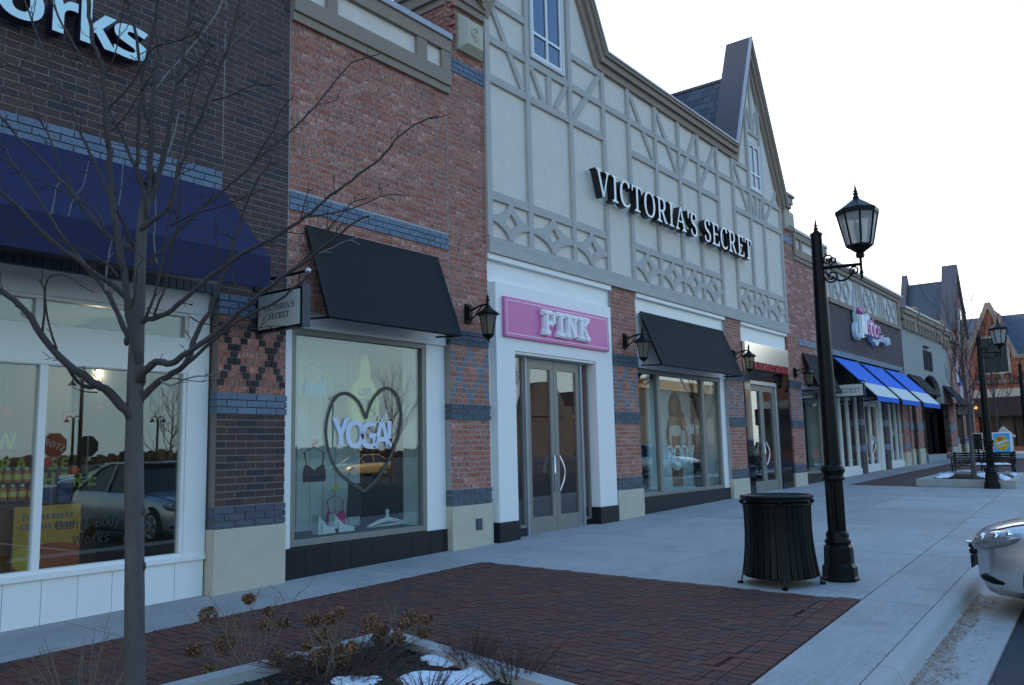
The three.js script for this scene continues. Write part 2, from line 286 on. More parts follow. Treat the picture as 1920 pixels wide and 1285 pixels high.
function paving(name, x0, x1, z0, zEnd, holes, cut, singles, border) {
  const grp = new THREE.Group(); grp.name = numbered(name); grp.userData = { kind: 'structure' }; scene.add(grp);
  const vars = paverTones.flatMap(t => [0, 1].map(() => { const k = rr(0.66, 0.84); return unitBrick([t[0] * k * 1.0, t[1] * k * 0.98, t[2] * k * 0.92], rnd(), rnd(), 0.2, 0.1); }));
  const list = [], e = 0.1, q = 0.0035;
  const ok = (x, z) => x > x0 && x < x1 && z > z0 && z < zEnd(x) && !holes.some(P => inside(P, x, z));
  const add = (xa, xb, za, zb) => { const lim = zEnd((xa + xb) / 2); zb = Math.min(zb, lim); za = Math.max(za, z0); xa = Math.max(xa, x0); xb = Math.min(xb, x1); if (zb - za > 0.025 && xb - xa > 0.025) list.push([xa + q, xb - q, za + q, zb - q]); };
  const ni = Math.ceil((x1 - x0) / e), nj = Math.ceil((zEnd(x0) - z0 + 0.4) / e);
  for (let i = -2; i < ni; i++) for (let j = -2; j < nj; j++) {
    const k = (((i - j) % 4) + 4) % 4, x = x0 + i * e, z = z0 + j * e;
    if (k === 0 && (ok(x + e * 0.5, z + e / 2) || ok(x + e * 1.5, z + e / 2))) add(x, x + 2 * e, z, z + e);
    if (k === 3 && (ok(x + e / 2, z + e * 0.5) || ok(x + e / 2, z + e * 1.5))) add(x, x + e, z, z + 2 * e);
  }
  if (border) { for (let x = x0; x < x1 - 0.02; x += e) { const za = zA(x + e / 2); if (!holes.some(P => inside(P, x, za - 0.1))) list.push([x + q, x + e - q, za - 0.215, za - 0.012]); }
    for (let x = x0; x < x1 - 0.02; x += 0.2) { const za = zA(x + e); if (!holes.some(P => inside(P, x, za - 0.3))) list.push([x + q, Math.min(x1, x + 0.2) - q, za - 0.325, za - 0.225]); } }
  const kept = list.filter(p => !holes.some(P => [[p[0], p[2]], [p[1], p[2]], [p[0], p[3]], [p[1], p[3]]].every(c => inside(P, c[0], c[1]))));
  const inView = p => { const v = V3((p[0] + p[1]) / 2, 0, (p[2] + p[3]) / 2).sub(EYE), f = v.dot(FWD); return f > 0.5 && Math.abs(v.dot(RIGHT) / f) < 0.61 && Math.abs(v.dot(UP) / f) < 0.41; };
  kept.sort((a, b) => (inView(b) - inView(a)) || (Math.hypot(a[0], a[2] - EYE.z) - Math.hypot(b[0], b[2] - EYE.z)));
  const rest = [];
  kept.forEach((p, i) => {
    const w = p[1] - p[0], d = p[3] - p[2], x = (p[0] + p[1]) / 2, z = (p[2] + p[3]) / 2, y = gy(x, z) + 0.006 + rr(-0.0022, 0.0022) - 0.03;
    const v = vars[Math.floor(rnd() * vars.length)], m4 = new THREE.Matrix4().makeRotationX(-Math.PI / 2);
    const o = new THREE.Mesh(v, paverMat); o.rotation.set(-Math.PI / 2 + 0.017 + rr(-0.006, 0.006), rr(-0.008, 0.008), rr(-0.006, 0.006)); o.scale.set(w, d, 0.06); o.position.set(x, y, z);
    if (i < singles) { o.name = 'paver'; o.castShadow = o.receiveShadow = true; grp.add(o); } else { o.updateMatrix(); rest.push(v.clone().applyMatrix4(o.matrix)); }
  });
  if (rest.length) stuff('distant_pavers', mergeGeometries(rest), paverMat, grp);
}
paving('brick_paving', 0.2, 8.845, 1.055, x => zA(x) - 0.33, [P1], 0, 300, true);
{ // the second brick field is too far away to tell its pavers apart
  const pav = canvasTex(512, 512, (c, w) => { c.fillStyle = '#241512'; c.fillRect(0, 0, w, w); const t = ['#6a3d33', '#5f362e', '#734437', '#553430', '#66423a', '#4b3836'];
    const e = w / 16; for (let i = -1; i < 16; i++) for (let j = -1; j < 16; j++) { const k = (((i - j) % 4) + 4) % 4; c.fillStyle = t[Math.floor(rnd() * t.length)]; if (k === 0) c.fillRect(i * e + 1, j * e + 1, 2 * e - 2, e - 2); if (k === 3) c.fillRect(i * e + 1, j * e + 1, e - 2, 2 * e - 2); } });
  pav.wrapS = pav.wrapT = THREE.RepeatWrapping; pav.repeat.set(1 / 1.6, 1 / 1.6);
  structure('brick_paving', slab([[25.31, 1.055], [46, 1.055], [46, zA(46) - 0.02], [25.31, zA(25.31) - 0.02]], 0.002, 0.03), M([0.75, 0.75, 0.75], 0.85, { map: pav }));
}
structure('parking_line', slab([[8.1, 7.62], [8.2, 7.62], [8.2, 12.4], [8.1, 12.4]], 0.004, 0.003, roadY), mat.paint);
structure('parking_line', slab([[10.95, 7.62], [11.05, 7.62], [11.05, 12.4], [10.95, 12.4]], 0.004, 0.003, roadY), mat.paint);
for (let i = 0; i < 14; i++) structure('parking_line', slab([[-6 + i * 2.9, 24], [-5.9 + i * 2.9, 24], [-5.9 + i * 2.9, 36], [-6 + i * 2.9, 36]], 0.004, 0.003, roadY), mat.paint);

// ---------------------------------------------------------------- brickwork
const CH = 0.0808, BL = 0.2657, JT = 0.0125;
const tones = {
  red: [[0.69, 0.40, 0.315], [0.64, 0.35, 0.275], [0.71, 0.45, 0.365], [0.66, 0.375, 0.29], [0.58, 0.37, 0.315], [0.72, 0.49, 0.41], [0.62, 0.325, 0.25], [0.68, 0.48, 0.415], [0.53, 0.35, 0.31]],
  dark: [[0.105, 0.057, 0.052], [0.095, 0.052, 0.05], [0.115, 0.062, 0.055], [0.085, 0.05, 0.05], [0.10, 0.058, 0.055], [0.058, 0.048, 0.056], [0.11, 0.056, 0.05]],
  grey: [[0.19, 0.245, 0.325], [0.175, 0.225, 0.30], [0.205, 0.26, 0.345], [0.18, 0.235, 0.31]],
  greyDark: [[0.115, 0.135, 0.17], [0.105, 0.125, 0.155], [0.125, 0.145, 0.18]],
  plum: [[0.062, 0.045, 0.05], [0.055, 0.042, 0.047]],
};
const variants = {};
for (const k in tones) variants[k] = tones[k].flatMap(t => [0, 1, 2].map(() => { const f = rr(0.86, 1.14); return unitBrick(t.map(c => c * f), rnd(), rnd(), 0.26, 0.08); }));
// a field of bricks: rows from y0, running bond; pick(row, x centre) names the tone or null; headers gives short bricks
function field(list, x0, x1, y0, y1, z, pick, o = {}) {
  const L = o.len ?? BL, ch = o.ch ?? CH, depth = o.depth ?? 0.03; let row = o.row ?? 0;
  for (let y = y0; y < y1 - 0.012; y += ch, row++) {
    const h = Math.min(ch, y1 - y), off = (o.shift ?? 0) + ((row % 2) ? L / 2 : 0);
    for (let x = x0 - ((L - off) % L) - (off ? 0 : 0); x < x1 - 0.006; x += L) {
      const a = Math.max(x, x0), b = Math.min(x + L, x1); if (b - a < 0.02) continue;
      const t = pick(row, (a + b) / 2, y + h / 2); if (!t) continue;
      list.push({ x: (a + b) / 2, y: y + h / 2, z: z - depth / 2 + rr(-0.0015, 0.0015), w: b - a - JT, h: h - JT, d: depth, t });
    }
  }
}
function headers(list, x0, y0, cols, rows, z, depth, jw = 0.0847, hit = 'plum') { // each row, from the top, lists where its dark header bricks start
  rows.forEach((row, r) => { const y = y0 + (rows.length - 1 - r) * CH, put = (c, e, t) => { const a = x0 + c * jw, b = x0 + e * jw; if (b - a > 0.02) list.push({ x: (a + b) / 2, y: y + CH / 2, z: z - depth / 2 + (t === 'plum' ? 0.012 : rr(-0.001, 0.001)), w: b - a - JT, h: CH - JT, d: depth, t }); };
    let c = 0; for (const h of [...row, cols]) { while (h - c > 0.2) { const n = h - c > 3.4 ? (r % 2 ? 3 : 2) : h - c; put(c, c + n, 'red'); c += n; } if (h < cols) { put(h, Math.min(cols, h + 1), hit); c = h + 1; } } });
}
const TALLY = new Map();
function lay(list, parent, singles = 300) { // the largest in the picture become meshes of their own, the others one piece
  const size = b => { const v = V3(b.x, b.y, b.z).sub(EYE), f = v.dot(FWD); if (f < 1 || Math.abs(v.dot(RIGHT) / f) > 0.60 || Math.abs(v.dot(UP) / f) > 0.40) return 0; return b.w * b.h / v.lengthSq(); };
  for (const b of list) b.s = size(b); list.sort((a, b) => b.s - a.s);
  const rest = { red: [], dark: [] };
  list.forEach((b, i) => {
    const vs = variants[b.t], v = vs[Math.floor(rnd() * vs.length)], dull = b.t !== 'red', m = dull ? mat.darkBrick : mat.brick;
    const o = new THREE.Mesh(v, m); o.position.set(b.x, b.y, b.z); o.scale.set(b.w, b.h, b.d); if (b.turn) o.rotation.y = b.turn;
    if (i < singles && b.s > 0) { o.name = 'brick'; o.castShadow = o.receiveShadow = true; parent.add(o); } else { o.updateMatrix(); rest[dull ? 'dark' : 'red'].push(v.clone().applyMatrix4(o.matrix)); }
  });
  if (rest.red.length) stuff('red_bricks', mergeGeometries(rest.red), mat.brick, parent);
  if (rest.dark.length) stuff('dark_bricks', mergeGeometries(rest.dark), mat.darkBrick, parent);
}
function brickPattern(cols, mort, n = 1024) { // brick as colour and relief for walls too far to tell bricks apart: 8 bricks by 24 courses
  const c = canvasTex(n, n, (x, w) => { x.fillStyle = mort; x.fillRect(0, 0, w, w); const bw = w / 8, bh = w / 24, j = w / 420; for (let r = 0; r < 24; r++) for (let k = -1; k < 9; k++) { x.fillStyle = cols[Math.floor(rnd() * cols.length)]; x.fillRect(k * bw + (r % 2 ? bw / 2 : 0) + j, r * bh + j, bw - 2 * j, bh - 2 * j); }
    for (let i = 0; i < 9000; i++) { x.fillStyle = rnd() < 0.5 ? 'rgba(255,235,225,0.13)' : 'rgba(20,10,10,0.13)'; x.fillRect(rnd() * w, rnd() * w, w / 300, w / 130); } });
  c.wrapS = c.wrapT = THREE.RepeatWrapping; c.repeat.set(1 / (BL * 8), 1 / (CH * 24)); return c;
}
mat.redWall = M([1, 1, 1], 0.9, { map: brickPattern(['#a8695a', '#9f6152', '#b3786a', '#966055', '#a96a58', '#b98a7c', '#8c5f58'], '#8f8580') });
mat.purpleWall = M([1, 1, 1], 0.9, { map: brickPattern(['#574a4c', '#50454a', '#5b4d4e', '#4a4347', '#55484a'], '#5f5556') });
mat.orangeWall = M([1, 1, 1], 0.9, { map: brickPattern(['#a65a3c', '#9c5237', '#b26545', '#94503a'], '#9a7f70') });
mat.greyBrick = M([1, 1, 1], 0.85, { map: brickPattern(['#828c98', '#7c8794', '#8993a0'], '#5b5f68') });
// ---------------------------------------------------------------- building parts
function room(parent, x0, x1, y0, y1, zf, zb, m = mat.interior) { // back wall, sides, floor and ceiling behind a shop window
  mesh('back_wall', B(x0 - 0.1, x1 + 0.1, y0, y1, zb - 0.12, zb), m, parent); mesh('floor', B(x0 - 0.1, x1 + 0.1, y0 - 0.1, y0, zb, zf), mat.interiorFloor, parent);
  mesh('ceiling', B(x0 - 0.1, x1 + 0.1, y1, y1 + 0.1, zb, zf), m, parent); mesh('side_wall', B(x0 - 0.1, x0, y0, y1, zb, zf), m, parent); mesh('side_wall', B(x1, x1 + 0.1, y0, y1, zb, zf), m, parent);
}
function frame(parent, name, x0, x1, y0, y1, z0, z1, bw, m, mulls = [], rails = [], glass = mat.glass, mw = bw, inset = 0.5) { // a window: outer frame, mullions, rails, one pane to each light
  const w = new THREE.Group(); w.name = name; parent.add(w); const e = 0.002;
  mesh('frame', [B(x0, x1, y1 - bw, y1, z0, z1, 0.004), B(x0, x1, y0, y0 + bw, z0, z1, 0.004), B(x0, x0 + bw, y0 + bw, y1 - bw, z0, z1 - e, 0.004), B(x1 - bw, x1, y0 + bw, y1 - bw, z0, z1 - e, 0.004)], m, w);
  for (const x of mulls) mesh('mullion', B(x - mw / 2, x + mw / 2, y0 + bw, y1 - bw, z0 + e, z1 - 2 * e, 0.003), m, w);
  const ys = [y0 + bw, ...rails, y1 - bw], xs = [x0 + bw, ...mulls, x1 - bw], zg = mix(z0, z1, inset);
  for (const y of rails) for (let i = 0; i < xs.length - 1; i++) mesh('rail', B(xs[i] + (i ? mw / 2 : 0), xs[i + 1] - (i < xs.length - 2 ? mw / 2 : 0), y - mw / 2, y + mw / 2, z0 + e, z1 - 3 * e, 0.003), m, w);
  for (let i = 0; i < xs.length - 1; i++) for (let j = 0; j < ys.length - 1; j++) mesh('pane', new THREE.PlaneGeometry(xs[i + 1] - xs[i], ys[j + 1] - ys[j]).translate((xs[i] + xs[i + 1]) / 2, (ys[j] + ys[j + 1]) / 2, zg), glass, w);
  if (glass === mat.glass) for (const p of w.children.filter(c => c.name === 'pane')) { const q = mesh('pane', p.geometry, glass, w); q.position.z = -0.018; }   // insulating glass: a second sheet behind the first
  return w;
}
function leaf(parent, x0, x1, y0, y1, z0, z1, handleX, flip) { // one glazed door leaf with its pull
  const d = new THREE.Group(); d.name = 'door'; parent.add(d); const s = 0.115;
  mesh('stile_frame', [B(x0, x0 + s, y0, y1, z0, z1, 0.004), B(x1 - s, x1, y0, y1, z0, z1, 0.004), B(x0 + s, x1 - s, y1 - 0.16, y1, z0, z1 - 0.002), B(x0 + s, x1 - s, y0, y0 + 0.30, z0, z1 - 0.002)], mat.taupe, d);
  mesh('pane', new THREE.PlaneGeometry(x1 - x0 - 2 * s, y1 - y0 - 0.46).translate((x0 + x1) / 2, (y0 + 0.3 + y1 - 0.16) / 2, (z0 + z1) / 2), mat.glass, d); mesh('pane', d.children[1].geometry, mat.glass, d).position.z = -0.016;
  const yc = y0 + 1.02, pts = []; for (let i = 0; i <= 14; i++) { const a = i / 14; pts.push(V3(handleX + flip * 0.075 * Math.sin(a * Math.PI), yc - 0.30 + 0.60 * a, z1 + 0.02 + 0.06 * Math.sin(a * Math.PI))); }
  mesh('handle', [tube(pts, 0.017, 10), rod(V3(handleX, yc - 0.3, z1 - 0.01), V3(handleX, yc - 0.3, z1 + 0.03), 0.016), rod(V3(handleX, yc + 0.3, z1 - 0.01), V3(handleX, yc + 0.3, z1 + 0.03), 0.016)], mat.chrome, d);
  return d;
}
function pierBands(list, x0, x1, lower, upper, depth = 0.13) { // the four stages of a pier above its stone foot
  field(list, x0 - 0.012, x1 + 0.006, 0.675, 0.675 + 3 * CH, 0.018, () => 'greyDark', { depth: depth + 0.02 });
  field(list, x0, x1, 0.675 + 3 * CH, 1.95, 0, () => lower, { depth, row: 1 });
  field(list, x0 - 0.014, x1 + 0.006, 1.95, 1.95 + 3 * CH, 0.022, () => upper, { depth: depth + 0.02 });
  field(list, x0 - 0.014, x1 + 0.006, 3.085, 3.085 + 3 * CH, 0.022, () => upper, { depth: depth + 0.02, row: 1 });
}
const lattice = [[5], [0, 4.5, 5.5, 10], [0.5, 4, 6, 9.5], [1, 3.5, 6.5, 9], [1.5, 2.5, 7.5, 8.5], [2, 8], [1.5, 2.5, 7.5, 8.5], [1, 3.5, 6.5, 9], [0.5, 4, 6, 9.5], [0, 4.5, 5.5, 10], [5]], diamond = lattice;
const CORE = -0.0045;   // mortar face, just behind the brick faces

// ---------------------------------------------------------------- left shop: dark brick with a navy awning
{
  const b = thing('brick_storefront', 'dark brick storefront at the left edge with white framed windows and large round lit-face letters', 'shop building');
  mesh('wall', [B(-12, 6.427, 3.42, 10.4, -2.2, CORE), B(-12, 6.427, 3.42, 9.9, -16, -2.203), B(5.49, 6.424, -0.3, 3.418, -0.6, CORE), B(-12, 6.42, -0.4, 3.4, -16, -4.2)], mat.mortarDark, b);
  const L = [];
  field(L, 2.2, 6.43, 4.76, 9.6, 0, (r, x) => { const k = noise(x * 0.9, r * 0.33, 999, 5); return 'dark'; }, {});
  field(L, 2.2, 5.485, 4.76 - 3 * CH, 4.76, 0.016, () => 'grey', {});
  field(L, 5.495, 6.43, 3.33, 4.76, 0, () => 'dark', { row: 1 });
  for (let x = 2.6; x < 5.45; x += 0.0872) L.push({ x: x + 0.0436, y: 3.365, z: -0.04, w: 0.077, h: 0.105, d: 0.09, t: 'greyDark' });
  pierBands(L, 5.485, 6.43, 'dark', 'grey'); headers(L, 5.485, 2.194, 11, diamond, 0, 0.13);
  lay(L, b, 300);
  mesh('stone_base', B(5.47, 6.436, -0.12, 0.672, -0.5, 0.025, 0.008), mat.stone, b);
  mesh('expansion_joint', B(5.487, 5.494, 4.78, 9.6, -0.02, 0.0005), mat.mortar, b);
  // white shop front between the piers, its windows set back
  const z = -0.13;
  mesh('fascia', [B(-1, 5.47, 3.07, 3.31, z - 0.12, z + 0.02, 0.006), B(-1, 5.43, 2.40, 2.755, z - 0.12, z, 0.004), B(-1, 5.44, 3.31, 3.33, z - 0.12, z + 0.06)], mat.white, b);
  mesh('jamb', B(5.2, 5.46, 0.40, 3.07, z - 0.14, z + 0.005, 0.004), mat.white, b);
  frame(b, 'window', -0.9, 5.2, 2.755, 3.07, z - 0.10, z - 0.012, 0.035, mat.white, [1.75, 2.65, 3.62, 4.66], [], mat.glass, 0.075);
  frame(b, 'window', -0.9, 5.2, 0.405, 2.43, z - 0.10, z - 0.012, 0.04, mat.white, [1.75, 2.65, 3.69, 4.67], [], mat.glass, 0.075);
  mesh('sill', B(-1, 5.46, 0.355, 0.41, z - 0.14, z + 0.03, 0.006), mat.white, b);
  for (let i = 0; i < 18; i++) { const a = 5.45 - (i + 1) * 0.34; mesh('base_panel', B(a + 0.0025, a + 0.3375, -0.12, 0.353, z - 0.10, z + rr(-0.001, 0.001), 0.003), mat.white, b); }
  mesh('base_backing', B(-1, 5.45, -0.2, 0.35, z - 0.14, z - 0.101), mat.joint, b);
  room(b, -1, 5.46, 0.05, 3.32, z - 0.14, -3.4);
}
// ---------------------------------------------------------------- half-timbered store in the middle
const apex1 = [12.2, 12.45], apex2 = [22.2, 12.22];
const roofline = [[10.33, 8.72], apex1, [13.95, 9.16], [20.93, 9.12], apex2, [24.1, 8.42]];
{
  const b = thing('half_timbered_store', 'half timbered store with two steep gables between red brick piers', 'shop building');
  // wings of red brick
  mesh('wall', [B(6.435, 10.34, 3.25, 7.95, -0.6, CORE), B(6.437, 10.335, 3.3, 8.0, -7, -0.603), B(9.43, 10.345, -0.3, 3.248, -0.6, CORE), B(9.5, 10.33, 7.95, 8.9, -1.5, CORE),
    B(14.18, 15.17, -0.2, 4.66, -0.6, CORE), B(19.62, 20.63, -0.2, 4.66, -0.6, CORE), B(24.12, 25.0, -0.2, 8.9, -1.5, CORE), B(10.35, 24.11, 4.665, 9.0, -7, -0.32), B(25.002, 28.15, 3.3, 7.9, -7, CORE), B(6.44, 28.1, -0.4, 4.66, -14, -4.3), B(6.44, 28.1, 4.66, 7.9, -14, -7.003)], mat.mortar, b);
  const L = [];
  const skip1 = (x, y) => x < 9.42 && y < 3.26;
  field(L, 6.44, 9.42, 3.26, 7.06, 0, (r, x, y) => y > 4.53 && y < 4.77 ? null : 'red', {});
  field(L, 6.44, 9.42, 4.765 - 3 * CH, 4.765, 0.016, () => 'grey', { row: 1 });
  field(L, 9.432, 10.35, 3.33, 8.62, 0, (r, x, y) => y > 7.46 && y < 7.70 ? null : 'red', { row: 1 });
  field(L, 9.425, 10.355, 7.70 - 3 * CH, 7.70, 0.018, () => 'grey', { depth: 0.14 });
  for (let y = 7.95, r = 0; y < 8.6; y += CH, r++) for (let k = 0; k < 5; k++) { const z = -0.15 - k * BL + (r % 2 ? BL / 2 : 0); L.push({ x: 9.505 + 0.015, y: y + CH / 2, z, w: BL - JT, h: CH - JT, d: 0.06, t: 'red', turn: Math.PI / 2 }); }
  for (const [a, c, pat] of [[9.425, 10.35, lattice], [14.18, 15.17, lattice], [19.63, 20.63, lattice], [24.0, 24.95, lattice]]) {
    const jw = (c - a) / 11; pierBands(L, a, c, 'red', 'greyDark'); headers(L, a, 2.194, 11, pat, 0, 0.13, jw, 'grey');
    if (a > 10) field(L, a, c, 3.33, 4.66, 0, () => 'red', { row: 1, depth: 0.13 });
  }
  lay(L, b, 300);
  for (const [a, c] of [[9.41, 10.356], [14.165, 15.176], [19.61, 20.64], [23.98, 24.96]]) mesh('stone_base', B(a, c, -0.12 + 0.0175 * (a - 9), 0.672, -0.5, 0.026, 0.008), mat.stone, b);
  mesh('expansion_joint', [B(9.423, 9.430, 4.0, 7.04, -0.02, 0.0005), B(6.431, 6.438, 3.3, 7.0, -0.03, -0.001)], mat.mortar, b);
  mesh('red_wall', [B(24.96, 28.16, 3.25, 7.0, -0.009, 0.0), B(24.12, 24.96, 4.67, 8.55, -0.009, 0.002)], mat.redWall, b);
  for (const g of [B(25.0, 28.16, 4.42, 4.62, -0.01, 0.02), B(24.1, 25.02, 7.45, 7.69, -0.01, 0.022)]) mesh('grey_course', g, mat.greyBrick, b);
  // parapets of the wings: brown bands with pale sunk panels
  const parapet = (x0, x1, cols) => {
    const p = new THREE.Group(); p.name = 'parapet'; b.add(p);
    mesh('panel', B(x0, x1, 7.3, 7.72, -0.2, 0.02), mat.stucco, p);
    mesh('moulding', [B(x0, x1, 7.03, 7.15, -0.2, 0.05, 0.006), B(x0, x1, 7.15, 7.38, -0.2, 0.085, 0.006), B(x0, x1, 7.70, 7.90, -0.2, 0.085, 0.006), ...cols.map(([a, c]) => B(a, c, 7.379, 7.701, -0.1, 0.07, 0.004))], mat.coping, p);
    mesh('cap', B(x0, x1, 7.90, 8.0, -0.75, 0.12, 0.01), mat.capMetal, p);
  };
  parapet(6.445, 9.46, [[6.445, 6.62], [6.98, 7.16], [8.70, 8.92], [9.25, 9.46]]); parapet(25.0, 28.16, [[25.0, 25.2], [25.55, 25.72], [27.3, 27.5]]);
  for (const [a, c] of [[9.36, 10.5], [24.0, 25.1]]) mesh('pier_cap', [B(a + 0.1, c - (a < 20 ? 0.18 : 0.1), 8.58, 8.70, -1.6, 0.06, 0.006), B(a + 0.05, c - (a < 20 ? 0.17 : 0.05), 8.70, 8.90, -1.65, 0.10, 0.006), B(a, c - (a < 20 ? 0.16 : 0), 8.90, 8.98, -1.7, 0.15, 0.006)], mat.coping, b);
  for (const a of [9.62, 24.3]) { const k = new THREE.Group(); k.name = 'stone_tablet'; b.add(k);
    const g = new THREE.CylinderGeometry(0.20 * Math.SQRT2, 0.30 * Math.SQRT2, 0.10, 4, 1); g.rotateY(Math.PI / 4); g.rotateX(Math.PI / 2); g.scale(0.98, 0.98, 1); const t = plain(g); t.deleteAttribute('normal'); t.computeVertexNormals(); t.translate(a + 0.33, 8.16, 0.12);
    mesh('slab', [B(a + 0.03, a + 0.63, 7.86, 8.46, -0.02, 0.071), t], mat.stone, k);
    const ring = new THREE.TorusGeometry(0.095, 0.012, 6, 24, Math.PI * 1.55); ring.rotateZ(Math.PI * 0.25); ring.translate(a + 0.33, 8.18, 0.172); const r2 = new THREE.TorusGeometry(0.045, 0.011, 6, 18, Math.PI * 1.5); r2.rotateZ(Math.PI * 0.25); r2.translate(a + 0.335, 8.18, 0.172); mesh('emblem', [ring, r2, rod(V3(a + 0.34, 8.03, 0.172), V3(a + 0.34, 8.10, 0.172), 0.011)], mat.stone, k); }
  // stucco front with its gables
  mesh('gable_front', poly([[10.352, 4.66], [24.1, 4.66], ...roofline.slice().reverse()], -0.31, 0), mat.stucco, b);
  mesh('gable_back', [poly([[10.36, 8.7], [13.9, 9.1], [12.2, 12.7]], -0.54, -0.312), poly([[20.86, 9.05], [24.2, 8.45], [24.24, 8.9], [22.2, 12.54], [20.9, 9.5]], -0.54, -0.312)], mat.metal, b);
  const off = (pts, d) => { const seg = []; for (let i = 0; i < pts.length - 1; i++) { const l = Math.hypot(pts[i + 1][0] - pts[i][0], pts[i + 1][1] - pts[i][1]), n = [-(pts[i + 1][1] - pts[i][1]) / l * d, (pts[i + 1][0] - pts[i][0]) / l * d]; seg.push([[pts[i][0] + n[0], pts[i][1] + n[1]], [pts[i + 1][0] + n[0], pts[i + 1][1] + n[1]]]); }
    const out = [seg[0][0]]; for (let i = 0; i < seg.length - 1; i++) { const [p, q] = seg[i], [r, s] = seg[i + 1], d1 = [q[0] - p[0], q[1] - p[1]], d2 = [s[0] - r[0], s[1] - r[1]], t = ((r[0] - p[0]) * d2[1] - (r[1] - p[1]) * d2[0]) / (d1[0] * d2[1] - d1[1] * d2[0]); out.push([p[0] + d1[0] * t, p[1] + d1[1] * t]); } out.push(seg[seg.length - 1][1]); return out; };
  const band = (a, c, z0, z1) => poly([...off(roofline, a), ...off(roofline, c).reverse()], z0, z1);
  mesh('coping', [band(-0.10, 0.06, -0.3, 0.07), band(0.06, 0.20, -0.3, 0.14), band(0.20, 0.27, -0.3, 0.19)], mat.coping, b);
  mesh('coping_back', band(0.265, 0.312, -0.56, 0.14), mat.metal, b); mesh('coping_cap', band(0.272, 0.316, 0.141, 0.215), mat.capMetal, b);
  // timber strips: posts, rails and braces, each a little proud of the next
  const T = (geo) => mesh('timber', geo, mat.timber, b);
  const posts = [10.40, 11.535, 12.905, 14.115, 15.135, 16.33, 17.48, 18.52, 19.63, 20.62, 21.74, 22.7, 24.04];
  const top = x => { for (let i = 0; i < roofline.length - 1; i++) { const [p, q] = [roofline[i], roofline[i + 1]]; if (x >= p[0] && x <= q[0]) return p[1] + (q[1] - p[1]) * (x - p[0]) / (q[0] - p[0]); } return 9; };
  for (const x of posts) T(B(x - 0.062, x + 0.062, 4.94, top(x) - 0.06, -0.01, 0.052));
  T(B(10.352, 24.1, 4.66, 4.84, -0.01, 0.066, 0.006)); T(B(10.36, 24.095, 4.845, 4.94, -0.01, 0.055));
  const rail = (x0, x1, y0, y1) => T(B(x0 + 0.069, x1 - 0.069, y0, y1, -0.01, 0.046));
  const between = (list, y0, y1) => { for (const i of list) rail(posts[i], posts[i + 1], y0, y1); };
  between([0, 1, 2, 4, 5, 6, 7, 9, 10, 11], 5.575, 5.72); between([0, 1, 2, 4, 5, 6, 7, 9, 10, 11], 7.60, 7.74); between([0, 1, 2, 3, 4, 5, 6, 7, 8, 9, 10, 11], 8.30, 8.43); between([2, 9], 8.93, 9.05); between([0], 9.02, 9.14);
  const br = (x0, y0, x1, y1, w = 0.125) => T(beam(x0, y0, x1, y1, w, -0.01, 0.040));
  for (const s of [0, 9]) { const p = posts.slice(s, s + 4), c = (p[1] + p[2]) / 2;
    if (s === 0) br(p[0] + 0.16, 8.98, p[1] - 0.12, 7.75); else br(p[0] + 0.15, 8.95, p[1] - 0.1, 7.70);
    br(p[1] + 0.12, 8.30, c - 0.2, 7.75, 0.11); br(c, 8.30, c, 7.74, 0.14); br(p[2] - 0.12, 8.30, c + 0.2, 7.75, 0.11);
    br(p[2] + 0.12, 7.74, p[3] - 0.1, 8.96);
    const w = s ? 10.1 : 10.6; br(c, w + 0.1, c, top(c) - 0.1, 0.12); br(c - 0.05, w + 0.1, c - 0.32, w + 0.75, 0.11); br(c + 0.05, w + 0.1, c + 0.32, w + 0.75, 0.11); T(B(p[1] + 0.07, p[2] - 0.07, w, w + 0.12, -0.01, 0.045)); }
  br(posts[4] + 0.1, 9.0, posts[5] - 0.1, 7.74); br(posts[5] + 0.1, 9.0, posts[6] - 0.1, 7.74); br(posts[6] + 0.1, 7.74, posts[7] - 0.1, 9.0); br(posts[7] + 0.1, 7.74, posts[8] - 0.1, 9.0);
  // pierced four-pointed ornaments in the low panels
  const star = (x0, x1) => { const cx = (x0 + x1) / 2, cy = 5.265, a = (x1 - x0) / 2 + 0.004, h = 0.31, t = 0.05, s = new THREE.Shape();
    s.moveTo(cx - a, cy - t); const q = (x, y, ex, ey) => s.quadraticCurveTo(cx + x, cy + y, cx + ex, cy + ey);
    q(-0.16, -0.10, -0.05, -h); s.lineTo(cx + 0.05, cy - h); q(0.16, -0.10, a, -t); s.lineTo(cx + a, cy + t); q(0.16, 0.10, 0.05, h); s.lineTo(cx - 0.05, cy + h); q(-0.16, 0.10, -a, t); s.closePath();
    const o = new THREE.Path(); o.moveTo(cx - 0.16, cy); o.lineTo(cx, cy - 0.155); o.lineTo(cx + 0.16, cy); o.lineTo(cx, cy + 0.155); o.closePath(); s.holes.push(o);
    const g = new THREE.ExtrudeGeometry(s, { depth: 0.058, bevelEnabled: false, curveSegments: 10 }); g.translate(0, 0, -0.01); mesh('star_ornament', metres(g), mat.timber, b); };
  for (const i of [0, 1, 2, 4, 5, 6, 7, 9, 10, 11]) star(posts[i] + 0.069, posts[i + 1] - 0.069);
